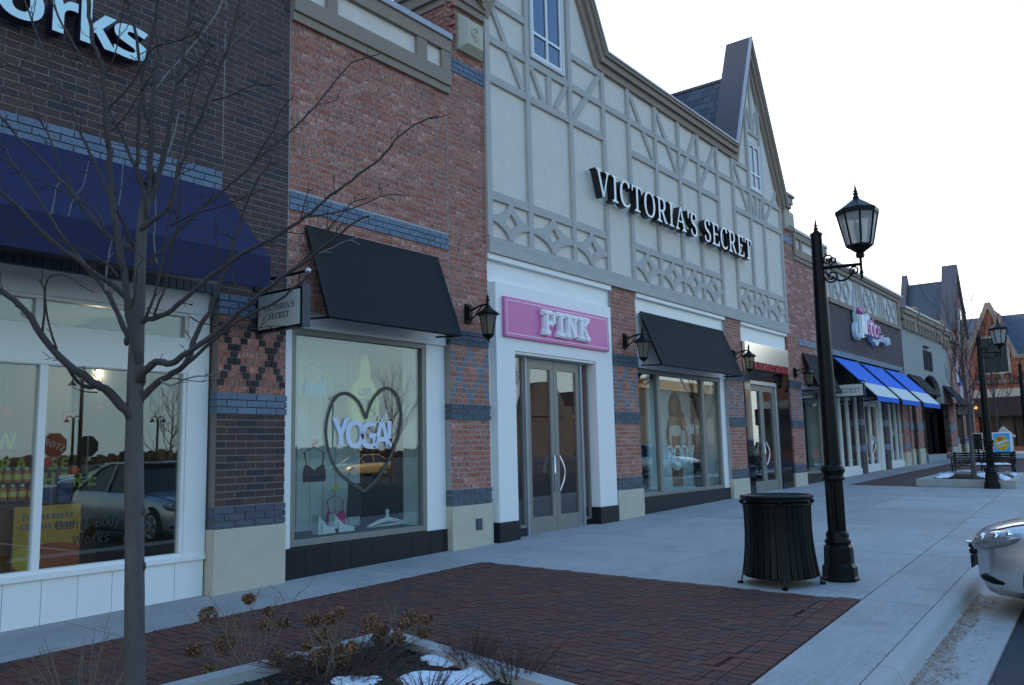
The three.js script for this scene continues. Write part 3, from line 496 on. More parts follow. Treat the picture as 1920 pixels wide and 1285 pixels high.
  // gable windows
  for (const [x0, x1, y0, y1] of [[11.63, 12.72, 8.46, 10.55], [21.78, 22.66, 8.44, 9.86]]) {
    mesh('window_surround', [B(x0, x1, y0, y0 + 0.07, -0.02, 0.07, 0.005), B(x0, x1, y1 - 0.07, y1, -0.02, 0.07, 0.005), B(x0, x0 + 0.07, y0 + 0.07, y1 - 0.07, -0.02, 0.068, 0.005), B(x1 - 0.07, x1, y0 + 0.07, y1 - 0.07, -0.02, 0.068, 0.005)], mat.whiteDull, b);
    frame(b, 'window', x0 + 0.07, x1 - 0.07, y0 + 0.07, y1 - 0.07, 0.004, 0.055, 0.05, mat.white, [(x0 + x1) / 2], [y0 + 0.52], mat.skyGlass, 0.05, 0.4);
  }
  // slate roofs behind
  const roof = new THREE.Group(); roof.name = 'roof'; b.add(roof);
  const slopeTo = (x0, x1, za, ya, zb, yb) => { const g = new THREE.BufferGeometry(), n = V3(0, zb - za, -(yb - ya)).normalize().multiplyScalar(-0.1); const c = [[x0, ya, za], [x1, ya, za], [x1, yb, zb], [x0, yb, zb]], d = c.map(p => [p[0], p[1] + n.y * (n.y > 0 ? -1 : 1), p[2] + n.z * (n.y > 0 ? -1 : 1)]); const q = []; const quad = (p, r, t, u) => q.push(...p, ...r, ...t, ...p, ...t, ...u); quad(c[0], c[1], c[2], c[3]); quad(d[3], d[2], d[1], d[0]); quad(c[3], c[2], d[2], d[3]); quad(c[0], c[3], d[3], d[0]); quad(c[2], c[1], d[1], d[2]); g.setAttribute('position', new THREE.Float32BufferAttribute(q, 3)); g.computeVertexNormals(); return metres(g); };
  mesh('main_slope', slopeTo(13.2, 24.0, -0.34, 9.42, -2.7, 12.2), mat.slate, roof); mesh('rear_slope', slopeTo(13.2, 24.0, -5.1, 9.42, -2.72, 12.2), mat.slate, roof); mesh('wing_slope', slopeTo(6.5, 12, -0.9, 8.0, -3.6, 10.7), mat.slate, roof);
  { // cross roof behind the right gable: rows of slates on its near slope
    const yr = 11.93, ye = 9.2, xr = 22.2, xe = 20.8, z0 = -0.56, z1 = -3.4, run = Math.hypot(xr - xe, yr - ye), ang = Math.atan2(yr - ye, xr - xe);
    mesh('deck', poly([[xe, ye - 0.02], [xr, yr - 0.02], [2 * xr - xe, ye - 0.02]], z1, z0), mat.slate, roof);
    mesh('ridge_cap', B(xr - 0.08, xr + 0.08, yr - 0.03, yr + 0.05, z1, z0), mat.metal, roof);
    const rows = 12, cols = 12, cw = (z0 - z1) / cols, ch = run / rows, vs = [0, 1, 2, 3].map(() => B(-cw / 2 + 0.006, cw / 2 - 0.006, 0, ch * 1.15, 0, 0.02)); const sm = [0, 1, 2].map(i => M([0.055 + 0.014 * i, 0.072 + 0.016 * i, 0.10 + 0.018 * i], 0.75, { map: fleck }));
    for (let r = 0; r < rows; r++) for (let c = 0; c < cols; c++) { const o = mesh('slate', vs[Math.floor(rnd() * 4)], sm[Math.floor(rnd() * 3)], roof); const d = r * ch;
      o.rotation.set(-(Math.PI / 2 - ang) - 0.03, -Math.PI / 2, 0, 'YXZ'); o.position.set(xe + Math.cos(ang) * d - 0.012, ye + Math.sin(ang) * d + 0.006, z0 - (c + 0.5) * cw + (r % 2 ? cw * 0.25 : -cw * 0.25) * 0.9); }
  }
  // first window bay: white casing, metal frame, black tiled sill
  const z = -0.13;
  mesh('casing', [B(6.437, 6.6, 0.35, 3.06, -0.6, z + 0.02, 0.004), B(9.02, 9.42, 0.35, 3.06, -0.6, z + 0.02, 0.004), B(6.44, 9.42, 3.06, 3.26, -0.6, z + 0.06, 0.006)], mat.white, b);
  frame(b, 'window', 6.6, 9.02, 0.36, 3.06, z - 0.09, z + 0.01, 0.075, mat.taupe, []);
  mesh('sill_backing', B(6.44, 9.42, -0.3, 0.35, -0.3, z + 0.03), mat.joint, b);
  for (let i = 0; i < 8; i++) mesh('sill_tile', B(6.442 + i * 0.372 + 0.002, 6.442 + (i + 1) * 0.372 - 0.002, -0.12, 0.352, z + 0.031, z + 0.05 + rr(-0.001, 0.001), 0.003), mat.tile, b);
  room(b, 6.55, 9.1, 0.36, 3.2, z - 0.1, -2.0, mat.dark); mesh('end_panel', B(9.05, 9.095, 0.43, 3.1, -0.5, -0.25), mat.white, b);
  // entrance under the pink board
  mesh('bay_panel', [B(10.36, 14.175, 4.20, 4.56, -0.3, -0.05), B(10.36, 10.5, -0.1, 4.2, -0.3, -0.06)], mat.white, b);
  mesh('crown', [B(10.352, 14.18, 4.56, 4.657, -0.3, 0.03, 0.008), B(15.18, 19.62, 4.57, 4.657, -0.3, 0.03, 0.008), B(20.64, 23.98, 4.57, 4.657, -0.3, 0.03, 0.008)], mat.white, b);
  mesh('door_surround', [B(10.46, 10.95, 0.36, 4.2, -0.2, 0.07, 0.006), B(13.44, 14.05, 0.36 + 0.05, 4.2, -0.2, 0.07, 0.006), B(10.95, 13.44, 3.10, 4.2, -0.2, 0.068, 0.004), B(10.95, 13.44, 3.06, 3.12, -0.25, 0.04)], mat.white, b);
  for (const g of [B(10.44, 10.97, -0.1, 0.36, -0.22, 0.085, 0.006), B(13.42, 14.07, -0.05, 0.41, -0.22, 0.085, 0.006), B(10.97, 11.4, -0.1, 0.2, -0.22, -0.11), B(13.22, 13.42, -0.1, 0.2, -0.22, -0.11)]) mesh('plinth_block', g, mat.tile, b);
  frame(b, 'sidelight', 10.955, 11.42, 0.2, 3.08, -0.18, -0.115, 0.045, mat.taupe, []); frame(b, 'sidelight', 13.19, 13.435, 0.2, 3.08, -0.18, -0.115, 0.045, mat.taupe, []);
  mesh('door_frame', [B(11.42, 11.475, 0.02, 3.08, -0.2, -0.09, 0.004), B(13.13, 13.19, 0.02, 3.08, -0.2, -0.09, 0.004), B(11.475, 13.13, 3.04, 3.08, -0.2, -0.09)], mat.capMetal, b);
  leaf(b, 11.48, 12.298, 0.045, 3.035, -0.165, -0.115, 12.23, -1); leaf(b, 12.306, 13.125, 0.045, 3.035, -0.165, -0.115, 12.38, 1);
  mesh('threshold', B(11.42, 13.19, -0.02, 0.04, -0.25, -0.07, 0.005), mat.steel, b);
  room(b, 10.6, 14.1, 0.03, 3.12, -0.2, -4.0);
  // second window bay
  mesh('bay_panel', B(15.18, 19.61, 3.12, 4.57, -0.5, -0.05), mat.white, b);
  mesh('casing', B(19.36, 19.61, 0.48, 3.12, -0.6, -0.08, 0.004), mat.white, b);
  frame(b, 'window', 15.19, 19.36, 0.48, 3.10, -0.2, -0.10, 0.075, mat.taupe, [16.22, 18.42], [], mat.glass, 0.13);
  mesh('sill_panel', B(15.18, 19.61, -0.1, 0.48, -0.4, -0.06), mat.tile, b);
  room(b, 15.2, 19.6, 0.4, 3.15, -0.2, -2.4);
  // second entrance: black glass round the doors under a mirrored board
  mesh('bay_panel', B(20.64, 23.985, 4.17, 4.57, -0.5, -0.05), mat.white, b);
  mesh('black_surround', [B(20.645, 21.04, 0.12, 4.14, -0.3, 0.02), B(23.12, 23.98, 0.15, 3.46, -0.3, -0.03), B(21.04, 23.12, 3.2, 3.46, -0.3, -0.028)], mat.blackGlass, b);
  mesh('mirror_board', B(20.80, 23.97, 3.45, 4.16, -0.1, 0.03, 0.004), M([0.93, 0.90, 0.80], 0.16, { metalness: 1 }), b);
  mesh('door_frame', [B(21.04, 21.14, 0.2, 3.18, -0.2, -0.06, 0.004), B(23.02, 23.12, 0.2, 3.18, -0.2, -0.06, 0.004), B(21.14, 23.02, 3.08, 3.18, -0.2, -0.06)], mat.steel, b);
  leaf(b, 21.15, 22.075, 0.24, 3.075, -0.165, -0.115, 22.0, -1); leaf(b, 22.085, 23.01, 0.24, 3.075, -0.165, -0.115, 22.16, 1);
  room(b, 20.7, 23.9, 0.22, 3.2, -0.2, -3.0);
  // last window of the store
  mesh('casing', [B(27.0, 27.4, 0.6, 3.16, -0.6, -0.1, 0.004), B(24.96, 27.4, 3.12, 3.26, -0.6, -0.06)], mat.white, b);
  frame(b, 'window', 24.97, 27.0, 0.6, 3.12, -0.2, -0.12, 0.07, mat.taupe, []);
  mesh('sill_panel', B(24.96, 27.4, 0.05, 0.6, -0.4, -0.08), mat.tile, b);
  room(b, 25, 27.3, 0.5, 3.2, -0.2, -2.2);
  mesh('socket_box', [B(9.93, 10.08, 0.29, 0.46, 0.02, 0.035), B(9.945, 10.065, 0.305, 0.445, 0.03, 0.05, 0.008)], mat.metal, b);
  mesh('red_pier', [B(27.4, 28.15, 0.2, 3.25, -0.4, 0)], mat.redWall, b);
}
// ---------------------------------------------------------------- awnings
function awning(name, label, x0, x1, yT, yB, out, fabric, group, opt = {}) {
  const a = thing(name, label, 'awning', [0, 0, 0], 0, group), dy = yT - yB, t = 0.02, zT = 0.03;
  const slopeGeo = (xa, xb, k0, k1, lift = 0) => { // a sag-free panel between two fractions of the slope
    const l = Math.hypot(dy, out - zT), g = new THREE.BoxGeometry(xb - xa, l * (k1 - k0), t, 48, 14, 1), gq = g.attributes.position; for (let i = 0; i < gq.count; i++) { const x = gq.getX(i), y = gq.getY(i), e = Math.min(1, ((xb - xa) / 2 - Math.abs(x)) / 0.12, (l * (k1 - k0) / 2 - Math.abs(y)) / 0.12); gq.setZ(i, gq.getZ(i) - e * (0.012 + 0.016 * fbm(x * 1.6 + xa, y * 0.9 + 3, 9999, 5, 3))); } g.computeVertexNormals(); g.rotateX(-Math.atan2(out - zT, dy)); const m = (k0 + k1) / 2; g.translate((xa + xb) / 2, yT - dy * m, zT + (out - zT) * m + lift); return metres(g); };
  if (opt.stripe) { mesh('canopy', slopeGeo(x0, x1, 0, opt.stripe), fabric, a); mesh('stripe', slopeGeo(x0, x1, opt.stripe, 1), mat.cream, a); } else mesh('canopy', slopeGeo(x0, x1, 0, 1), fabric, a);
  if (opt.valance) mesh('valance', B(x0, x1, yB - opt.valance, yB + 0.004, out - 0.012, out + 0.008, 0.004), fabric, a);
  const bars = []; for (const x of [x0 + 0.02, x1 - 0.02]) { bars.push(rod(V3(x, yT - 0.03, 0), V3(x, yB - 0.01, out - 0.03), 0.014, 6), rod(V3(x, yB + 0.03, 0.0), V3(x, yB + 0.0, out - 0.03), 0.014, 6)); }
  for (const bgeo of bars) mesh('frame_bar', bgeo, mat.black, a);
  mesh('front_bar', rod(V3(x0, yB + 0.005, out - 0.035), V3(x1, yB + 0.005, out - 0.035), 0.015, 6), mat.black, a);
  return a;
}
awning('navy_awning', 'long navy blue awning with a deep valance above the left shop windows', -3, 5.49, 4.52, 3.58, 0.93, mat.navy, undefined, { valance: 0.34 });
awning('black_awning', 'black canvas awning above the window with the heart', 6.68, 9.14, 4.36, 3.13, 0.49, mat.canvasBlack);
awning('black_awning', 'black canvas awning between two wall lanterns above the poster window', 15.29, 19.41, 4.28, 3.13, 0.5, mat.canvasBlack);
awning('black_awning', 'narrow black awning on the red brick half hidden by the street lamp pole', 25.2, 27.3, 4.2, 3.05, 0.5, mat.canvasBlack);
for (const [a, c, w] of [[28.22, 30.93, 'first'], [31.42, 34.1, 'middle'], [34.7, 37.6, 'farthest']]) awning('striped_awning', `${w} of the three bright blue awnings with a cream stripe`, a, c, 4.3, 2.95, 1.3, mat.blue, undefined, { stripe: 0.66, valance: 0.16 });

// ---------------------------------------------------------------- wall lanterns
function lanternBody(parent, n, rTop, rBot, yTop, yBot, glass, metalM, c = [0, 0, 0]) { // panes, corner bars, cap, bowl around a vertical axis
  const P = (k, r, y) => V3(c[0] + Math.cos((k + 0.5) / n * 2 * Math.PI) * r, y, c[2] + Math.sin((k + 0.5) / n * 2 * Math.PI) * r);
  for (let k = 0; k < n; k++) {
    const a = P(k, rTop, yTop), b = P(k + 1, rTop, yTop), d = P(k, rBot, yBot), e = P(k + 1, rBot, yBot), g = new THREE.BufferGeometry();
    g.setAttribute('position', new THREE.Float32BufferAttribute([a, d, b, b, d, e].flatMap(v => v.toArray()), 3)); g.setAttribute('uv', new THREE.Float32BufferAttribute(new Array(12).fill(0), 2)); g.computeVertexNormals(); mesh('pane', g, glass, parent);
    mesh('bar', rod(a.clone().lerp(V3(c[0], yTop, c[2]), -0.02), d.clone().lerp(V3(c[0], yBot, c[2]), -0.02), rTop * 0.055, 5), metalM, parent);
  }
}
function wallLantern(x, y, label) {
  const o = thing('wall_lantern', label, 'lantern', [x, y, 0], 0, 'wall lanterns on the brick piers');
  mesh('back_plate', [B(-0.07, 0.07, -0.15, 0.15, 0, 0.05, 0.015), B(-0.045, 0.045, -0.11, 0.11, 0.05, 0.085, 0.012)], mat.black, o);
  mesh('arm', [tube([V3(0, 0.03, 0.06), V3(0, 0.07, 0.16), V3(0, 0.10, 0.28), V3(0, 0.105, 0.42)], 0.016, 8), tube([V3(0, -0.10, 0.06), V3(0, -0.05, 0.17), V3(0, 0.03, 0.24), V3(0, 0.09, 0.31)], 0.012, 8), rod(V3(0, 0.05, 0.42), V3(0, 0.2, 0.42), 0.02, 8), latheFlat([[0.0, 0.28], [0.008, 0.24], [0.02, 0.22], [0.012, 0.19], [0.03, 0.17], [0.03, 0.15]].map(p => p), 10).translate(0, 0, 0.42)], mat.black, o);
  const cap = latheFlat([[0.0, 0.10], [0.035, 0.08], [0.06, 0.045], [0.105, 0.005], [0.165, -0.03], [0.185, -0.055], [0.17, -0.065], [0.0, -0.06]].reverse(), 8); cap.translate(0, 0, 0.42); mesh('cap', cap, mat.black, o);
  lanternBody(o, 6, 0.135, 0.082, -0.065, -0.37, mat.smokeGlass, mat.black, [0, 0, 0.42]);
  mesh('bowl', latheFlat([[0.0, -0.48], [0.014, -0.455], [0.018, -0.44], [0.05, -0.42], [0.085, -0.38], [0.095, -0.365], [0.0, -0.36]], 12).translate(0, 0, 0.42), mat.black, o);
  mesh('candle_tube', rod(V3(0, -0.36, 0.42), V3(0, -0.17, 0.42), 0.02, 8), mat.cream, o);
  return o;
}
const wl = wallLantern(9.83, 3.59, 'black wall lantern on the brick pier left of the pink sign');
const lanternAt = (x, y, l) => copyOf(wl, [x, y, 0], 0, l);
lanternAt(14.66, 3.60, 'black wall lantern on the pier right of the pink sign'); lanternAt(20.05, 3.72, 'black wall lantern in front of the mirrored board');
lanternAt(24.45, 3.56, 'black wall lantern beside the narrow black awning');

// ---------------------------------------------------------------- signs
const black2 = M([0.008, 0.008, 0.009], 0.35);
{ // big store name on stand-off letters
  const s = thing('store_sign', "row of big white serif letters with deep black sides on the half timbered front", 'shop sign');
  const x0 = 13.46, L = lettering("VICTORIA'S SECRET", 'serif_regular', 0.54, 0.16, 21.18 - x0);
  for (const l of L) if (l.g) { l.g.translate(x0 + l.x, 6.315, 0.055); mesh('letter', (g => { g.deleteAttribute('normal'); g.computeVertexNormals(); return g; })(l.g.index ? l.g.toNonIndexed() : l.g), [mat.faceWhite, black2], s); }
}
{
  const s = thing('pink_sign', 'pink sign board with thick white block letters over the glass doors', 'shop sign');
  mesh('board', B(10.62, 13.86, 3.31, 3.97, 0.07, 0.125, 0.006), mat.pink, s);
  const e = 0.045, w = 0.02; mesh('border', [B(10.62 + e, 13.86 - e, 3.97 - e - w, 3.97 - e, 0.12, 0.131), B(10.62 + e, 13.86 - e, 3.31 + e, 3.31 + e + w, 0.12, 0.131), B(10.62 + e, 10.62 + e + w, 3.31 + e + w, 3.97 - e - w, 0.12, 0.1305), B(13.86 - e - w, 13.86 - e, 3.31 + e + w, 3.97 - e - w, 0.12, 0.1305)], mat.pinkPale, s);
  // block letters with square serifs, an outer layer and a raised face
  const P = { P: [[0, 0, .52, .16], [.12, .14, .36, .86], [0, .84, .72, 1], [.72, .52, .92, .94], [.3, .40, .76, .56]], I: [[0, 0, .56, .16], [.16, .14, .40, .86], [0, .84, .56, 1]], N: [[0, 0, .44, .16], [.1, .14, .32, .86], [0, .84, .42, 1], [.68, .1, .9, .86], [.56, .84, 1, 1]], K: [[0, 0, .5, .16], [.12, .14, .36, .86], [0, .84, .5, 1], [.56, .84, .96, 1], [.58, 0, 1.02, .16]] };
  const D = { N: [[.2, .95, .79, .06, .26]], K: [[.32, .42, .76, .9, .22], [.42, .56, .8, .08, .24]] };
  let x = 11.62; const h = 0.41, k = 0.36, facePink = M([0.86, 0.80, 0.84], 0.4);
  for (const ch of 'PINK') { const gl = [], gf = []; const bx = (a, grow, z0, z1) => B(x + a[0] * k - grow, x + a[2] * k + grow, 3.435 + a[1] * h - grow, 3.435 + a[3] * h + grow, z0, z1);
    P[ch].forEach((a, i) => { gl.push(bx(a, 0.016, 0.11, 0.185 + i * 0.0006)); gf.push(bx(a, -0.006, 0.18, 0.215 + i * 0.0006)); });
    for (const a of D[ch] ?? []) { gl.push(beam(x + a[0] * k, 3.435 + a[1] * h, x + a[2] * k, 3.435 + a[3] * h, a[4] * k + 0.03, 0.11, 0.1895)); gf.push(beam(x + a[0] * k, 3.435 + a[1] * h, x + a[2] * k, 3.435 + a[3] * h, a[4] * k - 0.012, 0.18, 0.2195)); }
    const l = mesh('letter', gl, mat.faceWhite, s); mesh('raised_face', gf, facePink, l); x += (ch === 'I' ? 0.56 : 1.0) * k + 0.055; }
}
{ // red letters under the mirrored board
  const s = thing('red_letter_sign', 'small glossy red letters along the bottom of the mirrored board', 'shop sign');
  const L = lettering("VICTORIA'S SECRET", 'serif_bold', 0.19, 0.05, 2.72), m = M([0.42, 0.015, 0.03], 0.3);
  for (const l of L) if (l.g) mesh('letter', l.g.translate(21.05 + l.x, 3.47, 0.032), m, s);
  mesh('mount_rail', B(21.0, 23.8, 3.455, 3.472, 0.03, 0.06), mat.black, s);
}
{ // left shop: tall round letters, lit from behind the face in the photo only by daylight
  const s = thing('round_letter_sign', 'large pale round letters with dark sides high on the dark brick', 'shop sign');
  const f = M([0.66, 0.86, 0.88], 0.4), sd = M([0.03, 0.018, 0.05], 0.4);
  for (const [ch, x, w, h, unit] of [['o', 2.96, 0.42, 0.37, 'o'], ['r', 3.46, 0.24, 0.36, 'x'], ['k', 3.73, 0.37, 0.36, 'x'], ['s', 4.07, 0.37, 0.37, 'o']]) {
    const l = letter(ch, 'sans_bold', h, 0.13, unit); const bb = l.w; l.g.scale(w / bb, 1, 1); l.g.translate(x, 5.635, 0.06); const g = l.g.index ? l.g.toNonIndexed() : l.g; g.deleteAttribute('normal'); g.computeVertexNormals(); mesh('letter', g, [f, sd], s); }
}
function bladeSign(x, z0, z1, y0, y1, label, lines, up = 0.17, shade = 0.82) { // a flat box hung from a bar, its faces across the pavement
  const s = thing('hanging_sign', label, 'hanging sign', [x, 0, 0]);
  mesh('box', B(-0.05, 0.05, y0, y1, z0, z1, 0.006), mat.black, s);
  mesh('edge_trim', B(-0.055, 0.055, y0 - 0.01, y1 + 0.02, z1 + 0.001, z1 + 0.012, 0.004), mat.metal, s);
  const face = canvasTex(512, 320, (c, w, h) => { c.fillStyle = '#d9d6cc'; c.fillRect(0, 0, w, h); c.fillStyle = '#17181a'; c.textAlign = 'center'; c.textBaseline = 'middle'; c.font = 'bold 76px serif'; c.fillText(lines[0], w / 2, h * 0.40, w * 0.74); c.fillText(lines[1], w / 2, h * 0.66, w * 0.5); });
  for (const q of [-1, 1]) { const g = new THREE.PlaneGeometry(z1 - z0 - 0.07, y1 - y0 - 0.06); g.rotateY(q * Math.PI / 2); g.translate(q * 0.053, (y0 + y1) / 2, (z0 + z1) / 2); mesh('face', g, M([shade, shade, shade], 0.5, { map: face, side: THREE.FrontSide }), s); }
  mesh('bar', [rod(V3(0, y1 + up, -0.05), V3(0, y1 + up, z1 + 0.02), 0.016, 8), rod(V3(0, y1, z0 + 0.12), V3(0, y1 + up, z0 + 0.12), 0.008, 6), rod(V3(0, y1, z1 - 0.12), V3(0, y1 + up, z1 - 0.12), 0.008, 6)], mat.black, s);
  mesh('ball_end', new THREE.SphereGeometry(0.038, 14, 10).translate(0, y1 + up, z1 + 0.03), mat.steel, s);
  mesh('wall_plate', B(-0.06, 0.06, y1 + up - 0.12, y1 + up + 0.12, -0.02, 0.03, 0.005), mat.black, s);
}
bladeSign(6.0, 0.06, 0.90, 2.90, 3.36, 'cream hanging sign box beside the first black awning', ["VICTORIA'S", 'SECRET']);
bladeSign(27.75, 0.15, 1.05, 2.94, 3.36, 'pale hanging sign box right of the street lamp pole', ["VICTORIA'S", 'SECRET'], 0.08);

// ---------------------------------------------------------------- street lamps
function streetLamp(pos, label) {
  const o = thing('street_lamp', label, 'street lamp', pos, 0, 'street lamps along the kerb'), oct = Math.PI / 8;
  mesh('base', [latheFlat([[0, 0], [0.20, 0], [0.20, 0.03], [0.19, 0.05], [0.185, 0.15], [0.165, 0.175], [0.16, 0.19], [0.155, 0.36], [0.135, 0.39], [0, 0.39]], 8, oct), lathe([[0.12, 0.38], [0.14, 0.41], [0.14, 0.44], [0.118, 0.46], [0.125, 0.49], [0.118, 0.52], [0.1, 0.54]], 20)], mat.black, o);
  { const n = 16, pts = []; for (let i = 0; i < n * 4; i++) { const a = i / (n * 4) * 2 * Math.PI, r = (i % 4 === 0 ? 0.097 : i % 4 === 2 ? 0.083 : 0.089); pts.push(new THREE.Vector2(Math.cos(a) * r, Math.sin(a) * r)); }
    const g = new THREE.ExtrudeGeometry(new THREE.Shape(pts), { depth: 0.58, bevelEnabled: false }); g.rotateX(-Math.PI / 2); g.translate(0, 0.52, 0); mesh('fluted_shaft', g, mat.black, o); }
  mesh('collar', lathe([[0.09, 1.09], [0.115, 1.10], [0.125, 1.12], [0.115, 1.14], [0.105, 1.16], [0.125, 1.19], [0.13, 1.22], [0.12, 1.25], [0.095, 1.27]], 24), mat.black, o);
  mesh('pole', lathe([[0.09, 1.26], [0.085, 2.2], [0.075, 3.1], [0.062, 3.93], [0.07, 3.94], [0.07, 3.965], [0.0, 3.97]], 24), mat.black, o);
  mesh('spike', lathe([[0.03, 3.96], [0.04, 3.985], [0.02, 4.0], [0.03, 4.02], [0.012, 4.04], [0.022, 4.055], [0.014, 4.07], [0.0, 4.19]], 10), mat.black, o);
  const sp = (cy, cz, r, t0, t1, s = 1) => { const p = []; for (let i = 0; i <= 26; i++) { const k = i / 26, a = mix(t0, t1, k), q = r * (1 - 0.72 * k); p.push(V3(0, cy + Math.sin(a) * q, cz + Math.cos(a) * q * s)); } return tube(p, 0.011, 6); };
  mesh('arm', [rod(V3(0, 3.545, 0.05), V3(0, 3.525, 0.47), 0.024, 8, 0.018), rod(V3(0, 3.37, 0.475), V3(0, 3.62, 0.475), 0.016, 8), rod(V3(0, 3.40, 0.05), V3(0, 3.75, 0.05), 0.012, 6), lathe([[0, 3.345], [0.013, 3.36], [0, 3.375]], 8).translate(0, 0, 0.475), lathe([[0.0, 3.38], [0.024, 3.42], [0.018, 3.45], [0, 3.46]], 8).translate(0, 0, 0.475)], mat.black, o);
  const sw = []; for (let i = 0; i <= 20; i++) { const a = i / 20; sw.push(V3(0, 3.50 - 0.17 * Math.sin(a * Math.PI * 0.72) + 0.09 * a * a, 0.07 + 0.33 * a)); }
  mesh('scroll', [tube(sw, 0.012, 6), sp(3.43, 0.145, 0.075, Math.PI, Math.PI * 4.1), sp(3.46, 0.40, 0.055, Math.PI * 1.3, -Math.PI * 1.6), sp(3.64, 0.12, 0.06, -Math.PI * 0.6, -Math.PI * 3.2), sp(3.61, 0.17, 0.05, Math.PI * 1.4, -Math.PI * 1.2)], mat.black, o);
  const L = new THREE.Group(); L.name = 'lantern'; L.position.set(0, 0, 0.475); o.add(L);
  mesh('bowl', latheFlat([[0, 3.60], [0.045, 3.60], [0.05, 3.64], [0.04, 3.655], [0.055, 3.665], [0.13, 3.72], [0.15, 3.73], [0.15, 3.745], [0, 3.745]], 8, oct), mat.black, L);
  mesh('cap', [latheFlat([[0.0, 4.10], [0.235, 4.10], [0.24, 4.145], [0.225, 4.16], [0.21, 4.165], [0.04, 4.285], [0.03, 4.32], [0, 4.33]], 8, oct), lathe([[0.03, 4.31], [0.022, 4.335], [0.036, 4.35], [0.016, 4.365], [0.028, 4.38], [0.014, 4.395], [0.0, 4.50]], 10)], mat.black, L);
  lanternBody(L, 8, 0.215, 0.14, 4.10, 3.745, mat.lampGlass, mat.black);
  mesh('bulb', lathe([[0, 3.75], [0.03, 3.76], [0.035, 3.85], [0.05, 3.9], [0.045, 3.98], [0, 4.02]], 12), mat.cream, L);
  return o;
}
const lampOne = streetLamp([9.87, gy(9.87, 5.38), 5.38], 'black street lamp beside the litter bin, nearest of the row');
copyOf(lampOne, [25.15, gy(25.2, 4.72), 4.72], 0, 'black street lamp standing at the corner of the far planter');
copyOf(lampOne, [38.6, gy(38.6, 4.15), 4.1], 0, 'small distant street lamp cut by the right edge, above the bench end');

// ---------------------------------------------------------------- litter bin
{
  const x = 9.32, zz = 4.91, o = thing('litter_bin', 'round black slatted litter bin on four feet beside the street lamp', 'litter bin', [x, gy(x, zz), zz]);
  const R0 = k => 0.345 + 0.045 * Math.pow(1 - k, 2.2) - 0.012 * Math.sin(k * Math.PI), n = 34;
  const slatPts = a => { const p = []; for (let i = 0; i <= 8; i++) { const k = i / 8; p.push([R0(k), 0.10 + 0.78 * k]); } return p; };
  { const w = 0.0288, d = 0.006, pos = [], prof = slatPts(0); const pt = (i, s, t) => V3(prof[i][0] + t * d, prof[i][1], s * w); const quad = (a, b, c, e) => pos.push(...[a, b, c, c, b, e].flatMap(v => v.toArray()));
    for (let i = 0; i < prof.length - 1; i++) { quad(pt(i, -1, 1), pt(i + 1, -1, 1), pt(i, 1, 1), pt(i + 1, 1, 1)); quad(pt(i, 1, 0), pt(i + 1, 1, 0), pt(i, -1, 0), pt(i + 1, -1, 0)); quad(pt(i, 1, 1), pt(i + 1, 1, 1), pt(i, 1, 0), pt(i + 1, 1, 0)); quad(pt(i, -1, 0), pt(i + 1, -1, 0), pt(i, -1, 1), pt(i + 1, -1, 1)); }
    const g = new THREE.BufferGeometry(); g.setAttribute('position', new THREE.Float32BufferAttribute(pos, 3)); g.setAttribute('uv', new THREE.Float32BufferAttribute(new Float32Array(pos.length / 3 * 2), 2)); g.computeVertexNormals();
    for (let i = 0; i < n; i++) { const m = mesh('slat', g, mat.black, o); m.rotation.y = i / n * 2 * Math.PI; } }
  mesh('liner', lathe([[0, 0.12], [0.30, 0.12], [0.30, 0.88], [0.29, 0.88], [0.29, 0.14], [0, 0.14]], 28), mat.blackMatt, o);
  mesh('rim', [new THREE.TorusGeometry(0.372, 0.021, 12, 56).rotateX(Math.PI / 2).translate(0, 0.945, 0), lathe([[0.365, 0.90], [0.37, 0.945], [0.345, 0.95], [0.30, 0.925], [0.255, 0.85], [0.25, 0.70]], 44)], mat.black, o);
  mesh('hoop', [new THREE.TorusGeometry(0.365, 0.012, 6, 48).rotateX(Math.PI / 2).translate(0, 0.865, 0), new THREE.TorusGeometry(0.378, 0.012, 6, 48).rotateX(Math.PI / 2).translate(0, 0.10, 0), lathe([[0, 0.085], [0.37, 0.085], [0.37, 0.1], [0, 0.1]], 28)], mat.black, o);
  for (let i = 0; i < 4; i++) { const a = i * Math.PI / 2 + 2.70, P = (r, y, t) => V3(Math.cos(a) * r - Math.sin(a) * t, y, Math.sin(a) * r + Math.cos(a) * t), strap = []; for (let k = 0; k <= 12; k++) { const y = 0.9 - 0.88 * k / 12, r = R0(clamp((y - 0.1) / 0.78, 0, 1)) + 0.012 + (y < 0.1 ? (0.1 - y) * 0.25 : 0); strap.push([r, y]); }
    const pos = []; for (let k = 0; k < 12; k++) for (const [t0, t1, e0, e1] of [[-0.018, 0.018, 0.008, 0.008], [0.018, 0.018, 0.008, -0.004], [-0.018, -0.018, -0.004, 0.008]]) { const A = P(strap[k][0] + e0, strap[k][1], t0), Bq = P(strap[k][0] + e1, strap[k][1], t1), C = P(strap[k + 1][0] + e0, strap[k + 1][1], t0), D = P(strap[k + 1][0] + e1, strap[k + 1][1], t1); for (const v of [A, C, Bq, Bq, C, D]) pos.push(v.x, v.y, v.z); }
    const g = new THREE.BufferGeometry(); g.setAttribute('position', new THREE.Float32BufferAttribute(pos, 3)); g.computeVertexNormals(); const e = strap[12]; mesh('leg', [g, rod(P(e[0] + 0.01, 0, 0), P(e[0] + 0.01, 0.03, 0), 0.032, 10)], mat.black, o); mesh('lug', new THREE.SphereGeometry(0.024, 10, 8).translate(...P(0.378, 0.895, 0).toArray()), mat.black, o); }
  mesh('litter', [B(-0.22, -0.12, 0.87, 0.9, 0.05, 0.12), B(-0.1, 0.0, 0.87, 0.89, 0.14, 0.2)], M([0.55, 0.18, 0.12], 0.8), o);
}
